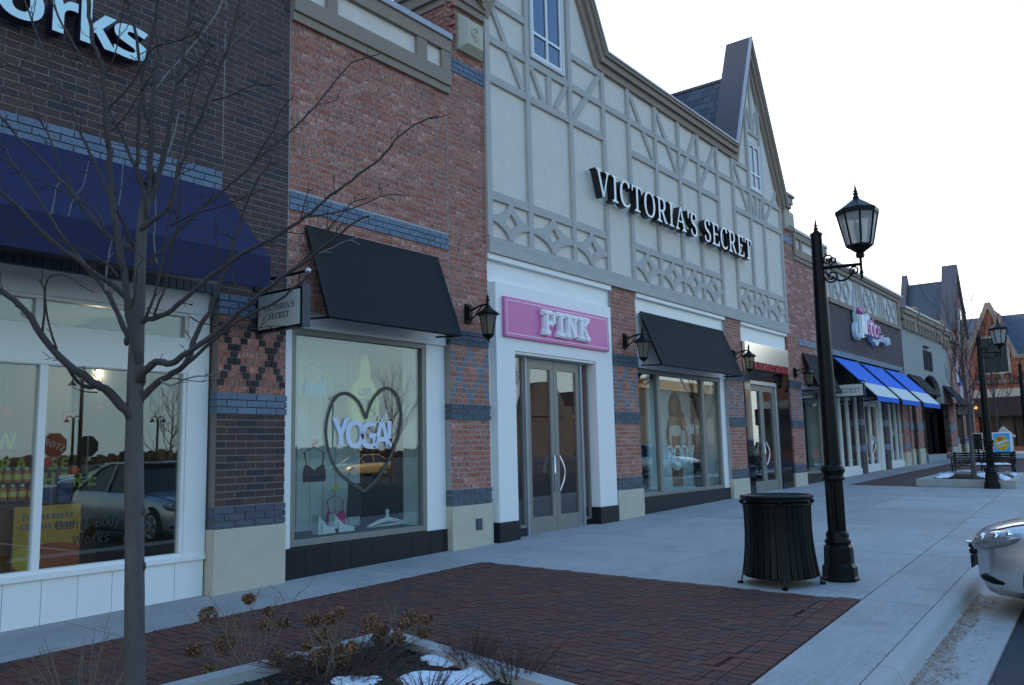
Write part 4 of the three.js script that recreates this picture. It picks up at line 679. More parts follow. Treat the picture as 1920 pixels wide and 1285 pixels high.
// ---------------------------------------------------------------- planters, mulch, snow
function planter(P, lift, label, w = 0.15) {
  const o = thing('planter', label, 'planter'), n = P.length, c = P.reduce((a, p) => [a[0] + p[0] / n, a[1] + p[1] / n], [0, 0]);
  const inn = P.map((p, i) => { const q = P[(i + n - 1) % n], r = P[(i + 1) % n]; const u = [p[0] - q[0], p[1] - q[1]], v = [r[0] - p[0], r[1] - p[1]], lu = Math.hypot(...u), lv = Math.hypot(...v); const nu = [-u[1] / lu, u[0] / lu], nv = [-v[1] / lv, v[0] / lv]; const s = (c[0] - p[0]) * nu[0] + (c[1] - p[1]) * nu[1] > 0 ? 1 : -1; const k = 1 / (1 + nu[0] * nv[0] + nu[1] * nv[1]); return [p[0] + s * w * k * (nu[0] + nv[0]), p[1] + s * w * k * (nu[1] + nv[1])]; });
  P.forEach((p, i) => { const j = (i + 1) % n; mesh('kerb_stone', slab([p, P[j], inn[j], inn[i]], lift, lift + 0.1), mat.kerb, o); });
  const xs = P.map(p => p[0]), zs = P.map(p => p[1]), x0 = Math.min(...xs), x1 = Math.max(...xs), z0 = Math.min(...zs), z1 = Math.max(...zs), N = 44, pos = [], uv = [], idx = [], in2 = inn.map(p => [mix(p[0], c[0], -0.03), mix(p[1], c[1], -0.03)]);
  for (let j = 0; j <= N; j++) for (let i = 0; i <= N; i++) { const s = i / N, t = j / N, a = [mix(in2[0][0], in2[3][0], s), mix(in2[0][1], in2[3][1], s)], b = [mix(in2[1][0], in2[2][0], s), mix(in2[1][1], in2[2][1], s)], x = mix(a[0], b[0], t), z = mix(a[1], b[1], t); pos.push(x, soil(x, z, lift), z); uv.push(x, z); }
  for (let j = 0; j < N; j++) for (let i = 0; i < N; i++) { const a = j * (N + 1) + i, b = a + N + 1; idx.push(a, a + 1, b, b, a + 1, b + 1); }
  const g = new THREE.BufferGeometry(); g.setAttribute('position', new THREE.Float32BufferAttribute(pos, 3)); g.setAttribute('uv', new THREE.Float32BufferAttribute(uv, 2)); g.setIndex(idx); g.computeVertexNormals(); mesh('mulch', plain(g), mat.mulch, o);
  return inn;
}
function soil(x, z, lift) { return gy(x, z) + lift - 0.105 + 0.05 * fbm(x * 1.7 + 50, z * 1.7 + 50, 9999, 3, 4) + 0.02 * noise(x * 14, z * 14, 9999, 8); }
const in1 = planter(P1, 0.10, 'low concrete planter bed with dried shrubs in the foreground'), in2 = planter(P2, 0.20, 'raised concrete planter in front of the bench');
{ // chips and leaf litter
  const chip = mergeGeometries([new THREE.TetrahedronGeometry(0.016).scale(1.6, 0.35, 0.7)].map(plain)), m = M([0.07, 0.045, 0.03], 0.95), N = 5200, im = new THREE.InstancedMesh(chip, m, N), d = new THREE.Object3D(), cc = new THREE.Color();
  for (let i = 0; i < N; i++) { const far = i > 3800, P = far ? in2 : in1; let x, z; do { x = far ? rr(25.4, 29.4) : rr(1.2, 5.1); z = far ? rr(2.8, 5.2) : rr(2.8, 6); } while (!inside(P, x, z)); d.position.set(x, soil(x, z, far ? 0.2 : 0.1) + rr(0, 0.012), z); d.rotation.set(rr(-0.7, 0.7), rr(0, 6.3), rr(-0.7, 0.7)); d.scale.setScalar(rr(0.6, 1.9)); d.updateMatrix(); im.setMatrixAt(i, d.matrix); const k = rr(0.35, 1.5); im.setColorAt(i, cc.setRGB(k, k * rr(0.8, 1), k * rr(0.65, 1))); }
  im.name = 'mulch_chips'; im.castShadow = im.receiveShadow = true; im.userData = { kind: 'stuff', label: 'brown bark chips and dead leaves on the planter beds', category: 'mulch' }; scene.add(im);
}
function snowPatch(pts, lift, thick, label, under = null) { // a melting sheet with a ragged edge, thickest inside; outline in x, z
  const c = pts.reduce((a, p) => [a[0] + p[0] / pts.length, a[1] + p[1] / pts.length], [0, 0]), curve = new THREE.CatmullRomCurve3(pts.map(p => V3(p[0], 0, p[1])), true), M0 = 64, Rn = 9, pos = [], uv = [], idx = [];
  const h = under ?? ((x, z) => soil(x, z, lift));
  for (let j = 0; j <= Rn; j++) for (let i = 0; i <= M0; i++) { const e = curve.getPoint((i % M0) / M0), s = j / Rn, wob = 1 + 0.16 * (noise(e.x * 9, e.z * 9, 9999, 4) - 0.5) + 0.1 * (noise(e.x * 30, e.z * 30, 9999, 7) - 0.5), x = c[0] + (e.x - c[0]) * s * wob, z = c[1] + (e.z - c[1]) * s * wob; const y = h(x, z) + (s === 1 ? -0.01 : thick * Math.sqrt(1 - s * s) * (0.65 + 0.7 * noise(x * 7, z * 7, 9999, 12))); pos.push(x, y, z); uv.push(x, z); }
  for (let j = 0; j < Rn; j++) for (let i = 0; i < M0; i++) { const a = j * (M0 + 1) + i, b = a + M0 + 1; idx.push(a, a + 1, b, b, a + 1, b + 1); }
  const g = new THREE.BufferGeometry(); g.setAttribute('position', new THREE.Float32BufferAttribute(pos, 3)); g.setAttribute('uv', new THREE.Float32BufferAttribute(uv, 2)); g.setIndex(idx); g.computeVertexNormals();
  tag(mesh('snow_patch', plain(g), mat.snow, scene), label, 'snow');
}
function ground(px, py, dy = 0) { const r = ray(px, py), t = (-0.13 - 0.017 * EYE.z + dy - EYE.y) / (r.y - 0.0175 * r.x + 0.017 * r.z); const p = EYE.clone().add(r.multiplyScalar(t)); return p; }
const gp = (list, dy = 0) => list.map(([a, c]) => { const p = ground(a, c, dy); return [p.x, p.z]; });
snowPatch(gp([[742, 1288], [762, 1270], [830, 1266], [900, 1256], [950, 1262], [938, 1276], [880, 1290], [800, 1300]], 0.02), 0.1, 0.045, 'largest melting snow patch, lying in the middle of the near planter');
snowPatch(gp([[786, 1242], [820, 1239], [866, 1246], [838, 1256], [812, 1253]], 0.02), 0.1, 0.03, 'small oval snow patch near the back corner of the near planter');
snowPatch(gp([[922, 1248], [968, 1258], [952, 1264], [916, 1256]], 0.02), 0.1, 0.02, 'thin snow strip between the two low twiggy bushes');
snowPatch(gp([[622, 1278], [668, 1270], [716, 1275], [700, 1287], [640, 1292]], 0.02), 0.1, 0.03, 'snow patch at the bottom under the dried flower shrubs');
{ const f = (px, py) => { const p = ground(px, py, 0.13); return [p.x, p.z]; }, S = (l, n) => snowPatch(l.map(p => f(...p)), 0.2, 0.05, n);
  S([[1752, 895], [1768, 889], [1788, 888], [1778, 896], [1760, 898]], 'snow patch at the left end of the far planter'); S([[1797, 884], [1822, 883], [1818, 889], [1802, 890]], 'small snow patch left of the thin far tree');
  S([[1832, 886], [1858, 883], [1856, 897], [1842, 896]], 'snow patch between the thin far tree and the lamp base'); S([[1876, 890], [1900, 900], [1886, 903], [1874, 897]], 'snow patch right of the far lamp base'); S([[1886, 886], [1914, 891], [1908, 895], [1890, 890]], 'snow strip along the right end of the far planter'); }
{ // dead grass and rust-coloured leaf litter caught along the kerb
  const N = 4200, blade = plain(new THREE.PlaneGeometry(0.004, 0.05, 1, 1)), m = M([0.30, 0.20, 0.10], 0.95), im = new THREE.InstancedMesh(blade, m, N), d = new THREE.Object3D(), cc = new THREE.Color();
  for (let i = 0; i < N; i++) { const x = rr(4.6, 10.5), t = Math.pow(rnd(), 1.5), s = 0.05 + 0.16 * noise(x * 2.1, 3, 999, 9) + (rnd() < 0.25 ? 0.25 : 0); const z = zK(x) + 0.185 + t * (s + 0.05), y = gy(x, zK(x)) + 0.003 - (z - zK(x) < 0.26 ? mix(0.13, 0.155, clamp((z - zK(x) - 0.185) / 0.075, 0, 1)) : 0.157) + rr(0.002, 0.012); d.position.set(x, y, z); d.rotation.set(-Math.PI / 2 + rr(-0.3, 0.3), rr(-0.3, 0.3), rr(0, 6.3)); d.scale.setScalar(rr(0.4, 1.1)); d.updateMatrix(); im.setMatrixAt(i, d.matrix); const k = rr(0.5, 1.6); im.setColorAt(i, cc.setRGB(k, k * rr(0.6, 1), k * rr(0.5, 0.95))); }
  im.name = 'gutter_litter'; im.userData = { kind: 'stuff', label: 'dead rusty grass and leaf litter along the kerb', category: 'leaf litter' }; scene.add(im);
}
// ---------------------------------------------------------------- the bare tree in the near planter
{
  const o = thing('bare_tree', 'bare young tree with a smooth grey trunk in the near planter', 'tree');
  const D0 = (2.80 - EYE.x) * HX + (3.42 - EYE.z) * HZ, K = D0 / FOC;   // distance of the trunk; metres per photo pixel there
  const twigs = { dark: [], pale: [] };
  function branch(name, pts, r0, r1, d0, d1, pale = 0, shoots = 1) { // pixel path, half widths in pixels, how far nearer (-) or farther (+) than the trunk
    const n = pts.length, raw = pts.map((p, i) => at(p[0], p[1], D0 + mix(d0, d1, i / (n - 1)))), c = new THREE.CatmullRomCurve3(raw, false, 'centripetal'), len = c.getLength(), m = clamp(Math.round(len / 0.05), 5, 70), P = c.getPoints(m), wob = Math.min(0.006, r0 * K * 0.25);
    for (let i = 1; i < m; i++) P[i].add(V3(rr(-1, 1), rr(-1, 1), rr(-1, 1)).multiplyScalar(wob));
    const rad = P.map((_, i) => mix(r0, r1, Math.pow(i / m, 0.8)) * 0.86 * K * (1 + 0.05 * Math.sin(i * 1.7) + (i % 7 === 3 ? 0.08 : 0)));
    mesh(name, tube(P, rad, r0 > 6 ? 12 : r0 > 3 ? 8 : 6), pale ? mat.paleTwig : r0 > 3.0 ? mat.limbBark : mat.twig, o);
    const step = 0.10; for (let s = len * 0.18; s < len; s += step * rr(0.6, 1.7)) { if (rnd() > 0.78 * shoots) continue; const t = s / len, p = c.getPoint(t), q = c.getTangent(t), side = V3(rr(-1, 1), rr(-0.2, 1), rr(-1, 1)).cross(q).normalize(), L = rr(0.025, 0.13) * (rnd() < 0.22 ? 2.4 : 1) * shoots; twig(p, q.clone().multiplyScalar(0.7).add(side).normalize(), L, 0.003 + 0.0008 * rnd(), 0, pale); }
  }
  function twig(p, dir, L, r, lvl, pale) { const pts = [p.clone()], n = 4; let d = dir.clone(), q = p.clone(); for (let i = 0; i < n; i++) { d.add(V3(rr(-0.3, 0.3), rr(-0.1, 0.34), rr(-0.3, 0.3))).normalize(); q = q.clone().addScaledVector(d, L / n); pts.push(q); if (lvl < 2 && L > 0.07 && rnd() < 0.5) twig(q, d.clone().add(V3(rr(-1, 1), rr(-0.5, 1), rr(-1, 1)).multiplyScalar(0.9)).normalize(), L * rr(0.25, 0.55), r * 0.75, lvl + 1, pale); }
    (pale && rnd() < 0.5 ? twigs.pale : twigs.dark).push(tube(pts, [r, r * 0.9, r * 0.75, r * 0.65, r * 0.8], 4)); }
  { const base = V3(2.80, soil(2.8, 3.42, 0.1) - 0.05, 3.42), path = [[253, 1285], [252, 1150], [252, 1000], [251, 860], [252, 780], [254, 700], [256, 640], [259, 580], [262, 510], [264, 445], [269, 400], [275, 370]], P = [base, ...path.map(p => at(p[0], p[1], D0))], rad = [25, 18.6, 17.0, 16.4, 16.2, 15, 14, 13.2, 11.8, 10.4, 10, 9.6, 8.4].map(v => v * K);
    const c = new THREE.CatmullRomCurve3(P, false, 'centripetal'), pts = c.getPoints(110), rr2 = pts.map((p, i) => { const t = i / 110 * 12, a = Math.floor(t), f = t - a; return mix(rad[a], rad[Math.min(12, a + 1)], f) * (1 + 0.05 * noise(p.y * 9, 3, 999, 2) + 0.03 * noise(p.y * 31, 3, 999, 5)); }); mesh('trunk', tube(pts, rr2, 22), mat.bark, o);
    for (const kg of [[[237, 640], -1], [[268, 715], 1], [[267, 958], 1], [[268, 1062], 1], [[236, 1010], -1]].map(([p]) => { const g = new THREE.SphereGeometry(0.022, 10, 8); g.scale(0.8, 1.4, 0.8); const v = at(p[0], p[1], D0); g.translate(v.x, v.y, v.z); return g; })) mesh('knot', kg, mat.bark, o); }
  const b = branch;
  b('limb', [[252, 790], [236, 770], [212, 745], [195, 728], [180, 722], [150, 700], [115, 672], [85, 640], [60, 600], [30, 565], [0, 545], [-25, 530]], 11, 5, 0, -0.5);
  b('branch', [[186, 724], [160, 726], [145, 715], [130, 695], [116, 674]], 5, 3, -0.1, -0.25, 0, 0.5);
  b('shoot', [[106, 655], [95, 620], [88, 590], [84, 560], [80, 535], [72, 525]], 2.6, 1, -0.3, -0.42); b('shoot', [[79, 628], [83, 585], [84, 545], [89, 524], [105, 514], [130, 520], [152, 536], [176, 548]], 2.4, 1, -0.33, -0.6, 0, 0.5);
  b('shoot', [[182, 736], [160, 735], [134, 726]], 1.8, 0.8, -0.1, -0.3, 0, 0.4);
  b('limb', [[262, 680], [257, 658], [250, 640], [243, 590], [238, 555], [230, 500], [220, 440], [212, 390], [207, 340], [204, 280], [201, 230], [195, 160], [187, 110], [176, 85], [170, 50], [165, -10]], 9.5, 4, -0.08, -0.35);
  b('limb', [[248, 650], [238, 625], [225, 600], [212, 570], [200, 545], [188, 530], [163, 504], [145, 478], [126, 455], [107, 429], [93, 406], [70, 371], [47, 336], [30, 315], [14, 289], [-5, 262]], 7, 2.5, 0.05, 0.45);
  b('shoot', [[198, 545], [200, 500], [205, 475], [211, 450]], 2.6, 1.2, 0.06, 0.1, 1);
  b('limb', [[248, 570], [225, 548], [198, 525], [159, 497], [112, 464], [91, 446], [63, 420], [35, 390], [5, 364], [-20, 346]], 6, 4, -0.02, -0.35);
  b('branch', [[222, 520], [205, 500], [170, 476], [130, 458], [85, 445], [40, 434], [-5, 430]], 2.6, 1.4, -0.1, 0.4);
  b('limb', [[262, 470], [236, 462], [210, 446], [187, 427], [168, 406], [152, 385], [133, 357], [112, 336], [93, 315], [70, 293], [35, 259], [0, 219], [-20, 195]], 6.2, 3, 0.04, 0.5);
  b('branch', [[196, 431], [187, 406], [163, 385], [131, 366], [103, 352], [77, 338], [47, 327], [23, 310], [-5, 290]], 3.2, 1.8, 0.1, 0.1);
  b('branch', [[140, 365], [131, 345], [114, 315], [100, 280], [93, 259], [75, 224], [56, 177], [40, 142], [28, 118]], 3, 1.2, 0.28, 0.55);
  b('branch', [[214, 395], [203, 364], [187, 329], [173, 294], [168, 287], [149, 245], [131, 201], [110, 161], [89, 121], [75, 82], [56, 30], [42, -8]], 4, 2, -0.15, 0.2);
  b('branch', [[155, 215], [122, 200], [92, 170], [62, 145], [30, 128], [-5, 110]], 1.7, 0.8, 0.1, 0.3);
  b('limb', [[278, 410], [273, 385], [265, 350], [258, 332], [258, 285], [259, 240], [260, 214], [266, 159], [275, 107], [285, 65], [293, 25], [296, -10]], 5, 3, -0.03, -0.25);
  b('branch', [[280, 235], [272, 214], [267, 154], [260, 107], [253, 55], [240, 10], [236, -10]], 4.2, 3, 0.08, 0.0);
  b('branch', [[272, 345], [254, 315], [237, 275], [232, 264], [217, 231], [204, 209], [194, 191], [173, 149], [149, 100], [121, 54], [100, 9], [92, -10]], 4, 2.2, -0.05, 0.3);
  b('branch', [[205, 200], [240, 165], [263, 128], [281, 96], [300, 84], [318, 82]], 2, 1.2, -0.3, -0.55); b('branch', [[209, 246], [240, 210], [262, 175], [284, 142]], 1.9, 1, -0.3, -0.5);
  b('branch', [[196, 142], [212, 112], [222, 70], [228, 30], [236, -8]], 1.7, 1, -0.35, -0.5);
  b('limb', [[273, 380], [281, 330], [282, 299], [285, 224], [287, 174], [292, 120], [298, 100], [293, 62], [293, 20], [292, -12]], 8.5, 3.2, 0, 0.18);
  b('limb', [[276, 382], [284, 366], [293, 342], [305, 300], [317, 239], [329, 174], [342, 112], [352, 42], [363, -10]], 7.5, 4.2, 0, 0.12);
  b('shoot', [[314, 290], [327, 249], [332, 225], [336, 212], [345, 214]], 2, 0.9, 0.02, 0.1, 1); b('branch', [[292, 165], [314, 137], [339, 110], [374, 70], [409, 20], [420, -8]], 2.2, 1.4, 0.12, 0.5, 1);
  b('branch', [[331, 160], [349, 139], [369, 122], [384, 100], [400, 84]], 1.8, 1, 0.08, -0.2); b('branch', [[324, 198], [345, 186], [368, 172], [385, 168]], 1.5, 0.8, 0.08, 0.3); b('branch', [[339, 105], [362, 122], [385, 140], [396, 165]], 1.6, 1.2, 0.1, -0.1);
  b('limb', [[264, 430], [276, 422], [295, 407], [317, 387], [327, 360], [334, 317], [347, 295], [354, 266], [374, 224], [392, 179], [409, 134], [424, 97], [436, 60], [446, 12], [450, -10]], 5.6, 2.6, -0.03, -0.1);
  b('branch', [[421, 103], [405, 72], [385, 40], [364, 14]], 1.6, 0.9, -0.1, 0.1); b('branch', [[409, 136], [392, 104], [375, 75], [360, 60]], 1.6, 0.9, -0.1, -0.3); b('branch', [[395, 190], [430, 180], [455, 168], [480, 160], [510, 159]], 1.6, 0.8, -0.1, -0.4); b('branch', [[376, 232], [402, 225], [430, 218], [458, 216]], 1.6, 0.8, -0.1, 0.2); b('branch', [[424, 122], [450, 112], [475, 100], [508, 95]], 1.5, 0.7, -0.1, 0.3); b('branch', [[432, 88], [448, 70], [472, 48], [490, 30], [500, 27]], 1.7, 0.9, -0.1, -0.3, 1);
  b('limb', [[262, 510], [275, 492], [300, 472], [319, 452], [334, 434], [359, 409], [384, 385], [414, 360], [449, 332], [474, 308], [500, 284], [519, 268], [544, 245], [575, 217], [606, 181], [622, 160], [637, 142], [662, 116], [690, 107], [714, 99]], 5, 1.3, 0.02, 0.35);
  b('branch', [[471, 310], [490, 280], [503, 258], [516, 240], [522, 214], [535, 196], [551, 180]], 2.3, 1, 0.2, 0.05); b('branch', [[320, 424], [345, 410], [369, 399], [417, 387], [449, 374], [475, 362], [499, 355]], 2, 1, 0.04, -0.3);
  b('branch', [[330, 385], [360, 376], [392, 366], [430, 368], [470, 365]], 1.5, 0.8, 0, 0.4);
  b('limb', [[256, 612], [271, 601], [302, 592], [332, 573], [360, 548], [395, 517], [446, 480], [486, 459], [520, 442], [545, 426], [572, 408], [605, 380], [634, 357], [672, 328], [704, 304], [735, 272], [752, 251], [783, 231], [822, 218]], 6.4, 1.4, 0, -0.3);
  b('branch', [[572, 408], [600, 404], [626, 399], [655, 392], [682, 383], [721, 366], [769, 367]], 2.2, 1, -0.2, -0.1); b('branch', [[563, 412], [570, 385], [576, 365], [580, 352]], 1.9, 0.9, -0.2, -0.2);
  b('shoot', [[271, 600], [280, 578], [288, 557], [302, 505], [312, 440], [320, 399], [333, 310], [347, 244], [357, 194], [369, 149], [384, 105], [399, 82]], 3.3, 1.3, -0.03, -0.3);
  b('shoot', [[288, 594], [296, 570], [306, 548], [316, 494], [325, 455], [332, 422], [338, 360], [337, 322]], 2.8, 1.5, -0.05, -0.25);
  b('limb', [[260, 712], [268, 698], [278, 688], [297, 678], [312, 682], [323, 683], [346, 664], [383, 641], [418, 613], [453, 580], [488, 552], [523, 524], [552, 502], [580, 485], [606, 462], [635, 441], [660, 420], [692, 405]], 9.5, 1.8, -0.03, -0.55);
  b('branch', [[556, 500], [585, 470], [600, 448], [618, 425], [638, 404], [660, 380], [690, 372]], 2.4, 1, -0.35, -0.3); b('branch', [[583, 482], [620, 466], [650, 452], [672, 446]], 1.6, 0.7, -0.4, -0.7, 1);
  b('limb', [[258, 762], [268, 746], [297, 716], [320, 702], [351, 678], [365, 629], [388, 592], [404, 555], [418, 513], [432, 478], [449, 419], [462, 382], [481, 342], [496, 318], [509, 297]], 8.5, 1.8, 0.02, -0.15);
  b('branch', [[345, 684], [360, 674], [393, 643], [425, 618], [472, 587], [523, 564], [551, 540], [580, 515], [604, 484], [622, 447], [640, 420]], 4.6, 1.4, -0.02, -0.4);
  b('branch', [[302, 714], [312, 721], [323, 723], [348, 711], [370, 706], [393, 704], [421, 694], [446, 702]], 2.6, 1, -0.02, -0.35, 1, 0.6); b('branch', [[357, 594], [372, 604], [395, 610], [418, 615], [445, 612], [477, 617], [505, 612], [556, 612]], 1.7, 0.8, -0.05, -0.3, 0, 0.6);
  b('branch', [[436, 512], [443, 545], [446, 575], [444, 600]], 1.4, 0.7, -0.1, -0.25); b('branch', [[454, 396], [430, 384], [400, 382], [375, 384]], 1.5, 0.7, -0.1, -0.3); b('branch', [[440, 450], [415, 438], [388, 450], [360, 448]], 1.6, 0.8, -0.1, -0.3); b('branch', [[425, 490], [400, 485], [370, 490], [340, 505]], 1.4, 0.7, -0.1, -0.3);
  b('shoot', [[230, 448], [243, 465], [267, 482], [288, 494], [310, 499]], 1.7, 0.9, -0.2, -0.4, 0, 0.4); b('shoot', [[256, 476], [245, 454], [232, 422], [219, 394]], 4, 3, 0.02, -0.12, 0, 0.3);
  b('shoot', [[244, 580], [253, 555], [255, 525], [258, 500], [268, 487]], 1.9, 1, -0.22, -0.3, 0, 0.5); b('shoot', [[293, 494], [288, 450], [291, 400], [291, 365]], 2.2, 1.2, 0.1, 0.15, 1, 0.3);
  b('shoot', [[128, 405], [138, 372], [155, 350], [166, 303]], 1.6, 0.9, 0.25, 0.3, 1, 0.4); b('shoot', [[96, 402], [102, 372], [105, 350], [113, 342]], 1.7, 0.9, 0.2, 0.22, 1, 0.4); b('shoot', [[222, 385], [228, 345], [230, 298]], 1.6, 1, -0.1, -0.1, 1, 0.3);
  mesh('twigs', mergeGeometries(twigs.dark), mat.twig, o); if (twigs.pale.length) mesh('pale_twigs', mergeGeometries(twigs.pale), mat.paleTwig, o);
}
// ---------------------------------------------------------------- dried shrubs of the near planter
const petalM = M([0.23, 0.125, 0.062], 0.9), stemM = M([0.20, 0.145, 0.10], 0.9), redStem = M([0.085, 0.045, 0.035], 0.9);
function flowerHead(c, r) { const pos = [], col = []; const n = Math.round(190 + r * 1900); for (let i = 0; i < n; i++) { const u = V3(rr(-1, 1), rr(-1, 1), rr(-1, 1)); if (u.length() > 1) { i--; continue; } u.normalize().multiplyScalar(r * Math.pow(rnd(), 0.35)); u.y *= 0.85; const p = c.clone().add(u), a = V3(rr(-1, 1), rr(-1, 1), rr(-1, 1)).normalize(), q = a.clone().cross(V3(rr(-1, 1), rr(-1, 1), rr(-1, 1))).normalize(), s = rr(0.007, 0.014), k = rr(0.3, 1.4);
    const A = p.clone().addScaledVector(a, s), Bq = p.clone().addScaledVector(a, -s), C = p.clone().addScaledVector(q, s * 0.8), D = p.clone().addScaledVector(q, -s * 0.8).add(V3(0, rr(-0.004, 0.004), 0)); for (const v of [A, C, Bq, A, Bq, D]) { pos.push(v.x, v.y, v.z); col.push(k, k * rr(0.92, 1), k * rr(0.85, 1)); } }
  const g = new THREE.BufferGeometry(); g.setAttribute('position', new THREE.Float32BufferAttribute(pos, 3)); g.setAttribute('color', new THREE.Float32BufferAttribute(col, 3)); g.computeVertexNormals(); return plain(g); }
petalM.vertexColors = true;
function driedShrub(label, foot, heads, bare) {
  const f = ground(foot[0], foot[1], 0.03), o = thing('dried_flower_shrub', label, 'shrub'), dep = (f.x - EYE.x) * HX + (f.z - EYE.z) * HZ, stems = [];
  const base = V3(f.x, soil(f.x, f.z, 0.1) - 0.02, f.z);
  const stem = (px, py, dd, r) => { const e = at(px, py, dep + dd), s = base.clone().add(V3(rr(-0.09, 0.09), 0, rr(-0.09, 0.09))), m = s.clone().lerp(e, 0.45).add(V3(rr(-0.06, 0.06), rr(-0.02, 0.06), rr(-0.06, 0.06))), c = new THREE.CatmullRomCurve3([s, m, s.clone().lerp(e, 0.75).add(V3(rr(-0.03, 0.03), 0.01, rr(-0.03, 0.03))), e]); const P = c.getPoints(14); stems.push(tube(P, P.map((_, i) => r * (1 - 0.5 * i / 14)), 5)); for (let i = 4; i < 14; i += 3) if (rnd() < 0.7) { const d = V3(rr(-1, 1), rr(0.2, 1), rr(-1, 1)).normalize(); stems.push(tube([P[i], P[i].clone().addScaledVector(d, rr(0.03, 0.1)), P[i].clone().addScaledVector(d, rr(0.11, 0.17)).add(V3(0, 0.03, 0))], [0.0022, 0.0018, 0.0014], 4)); } return e; };
  const es = heads.map(([x, y, r]) => [stem(x, y, rr(-0.22, 0.28), 0.0042), 1.2 * r * dep / FOC]);
  for (const [x, y] of bare) stem(x, y, rr(-0.2, 0.2), 0.0038);
  mesh('stems', mergeGeometries(stems), stemM, o);
  for (const [e, r] of es) mesh('flower_head', flowerHead(e, r), petalM, o);
}
driedShrub('dried hydrangea-like shrub with brown flower heads nearest the tree trunk', [462, 1262], [[466, 1123, 10], [390, 1154, 16], [419, 1206, 18], [363, 1219, 13], [392, 1260, 13], [504, 1147, 9], [531, 1168, 11], [498, 1174, 10], [520, 1233, 15], [491, 1264, 17], [440, 1290, 15]], [[402, 1131], [490, 1098], [438, 1172], [563, 1107], [530, 1106], [455, 1150], [372, 1166]]);
driedShrub('dried shrub with drooping brown flower heads in the middle of the bed edge', [610, 1268], [[585, 1163, 12], [616, 1161, 11], [636, 1150, 11], [621, 1215, 18], [594, 1233, 15], [553, 1242, 15], [605, 1190, 13], [640, 1240, 15], [660, 1215, 12], [590, 1265, 16], [575, 1212, 9]], [[592, 1128], [650, 1170], [560, 1150]]);
driedShrub('dried shrub with round brown flower heads at the back corner of the near planter', [702, 1236], [[697, 1170, 16], [773, 1159, 17], [800, 1161, 10], [795, 1188, 11], [746, 1195, 14], [710, 1197, 12], [720, 1182, 9], [758, 1170, 10]], [[738, 1124], [727, 1140], [665, 1130], [690, 1140]]);
function twiggyBush(label, name, foot, w, h, n, m, lean = 0) { // many thin upright stems
  const f = ground(foot[0], foot[1], 0.03), o = thing(name, label, 'bush'), dep = (f.x - EYE.x) * HX + (f.z - EYE.z) * HZ, k = dep / FOC, g = [];
  for (let i = 0; i < n; i++) { const a = rr(0, 6.3), q = Math.sqrt(rnd()), s = V3(f.x + Math.cos(a) * q * w * k * 0.35, 0, f.z + Math.sin(a) * q * w * k * 0.35); s.y = soil(s.x, s.z, 0.1) - 0.01; const hh = h * k * rr(0.5, 1.05), e = V3(s.x + Math.cos(a) * q * w * k * 0.55 + rr(-0.04, 0.04) + lean * hh, s.y + hh, s.z + Math.sin(a) * q * w * k * 0.55 + rr(-0.04, 0.04)), mid = s.clone().lerp(e, 0.5).add(V3(rr(-0.02, 0.02), 0.02, rr(-0.02, 0.02)));
    g.push(tube([s, mid, e], [0.0032, 0.0026, 0.0014], 4)); for (let j = 0; j < 5; j++) { const p = s.clone().lerp(e, rr(0.3, 0.95)), d = V3(rr(-1, 1), rr(0.1, 1.1), rr(-1, 1)).normalize(); g.push(tube([p, p.clone().addScaledVector(d, rr(0.02, 0.07))], [0.0016, 0.001], 3)); } }
  mesh('stems', mergeGeometries(g), m, o);
}
twiggyBush('low reddish twiggy bush by the right kerb of the near planter, left of two', 'twiggy_bush', [886, 1248], 84, 62, 80, redStem);
twiggyBush('low reddish twiggy bush by the right kerb of the near planter, right of two', 'twiggy_bush', [965, 1272], 110, 72, 80, redStem);
twiggyBush('bare thin twiggy bush at the bottom left beside the tree trunk', 'twiggy_bush', [150, 1330], 150, 150, 26, stemM);
twiggyBush('sparse twiggy bush at the bottom edge in front of the snow', 'twiggy_bush', [800, 1310], 120, 55, 46, redStem);
twiggyBush('dark tangled low bush under the dried flower shrubs', 'twiggy_bush', [640, 1262], 190, 52, 150, redStem);

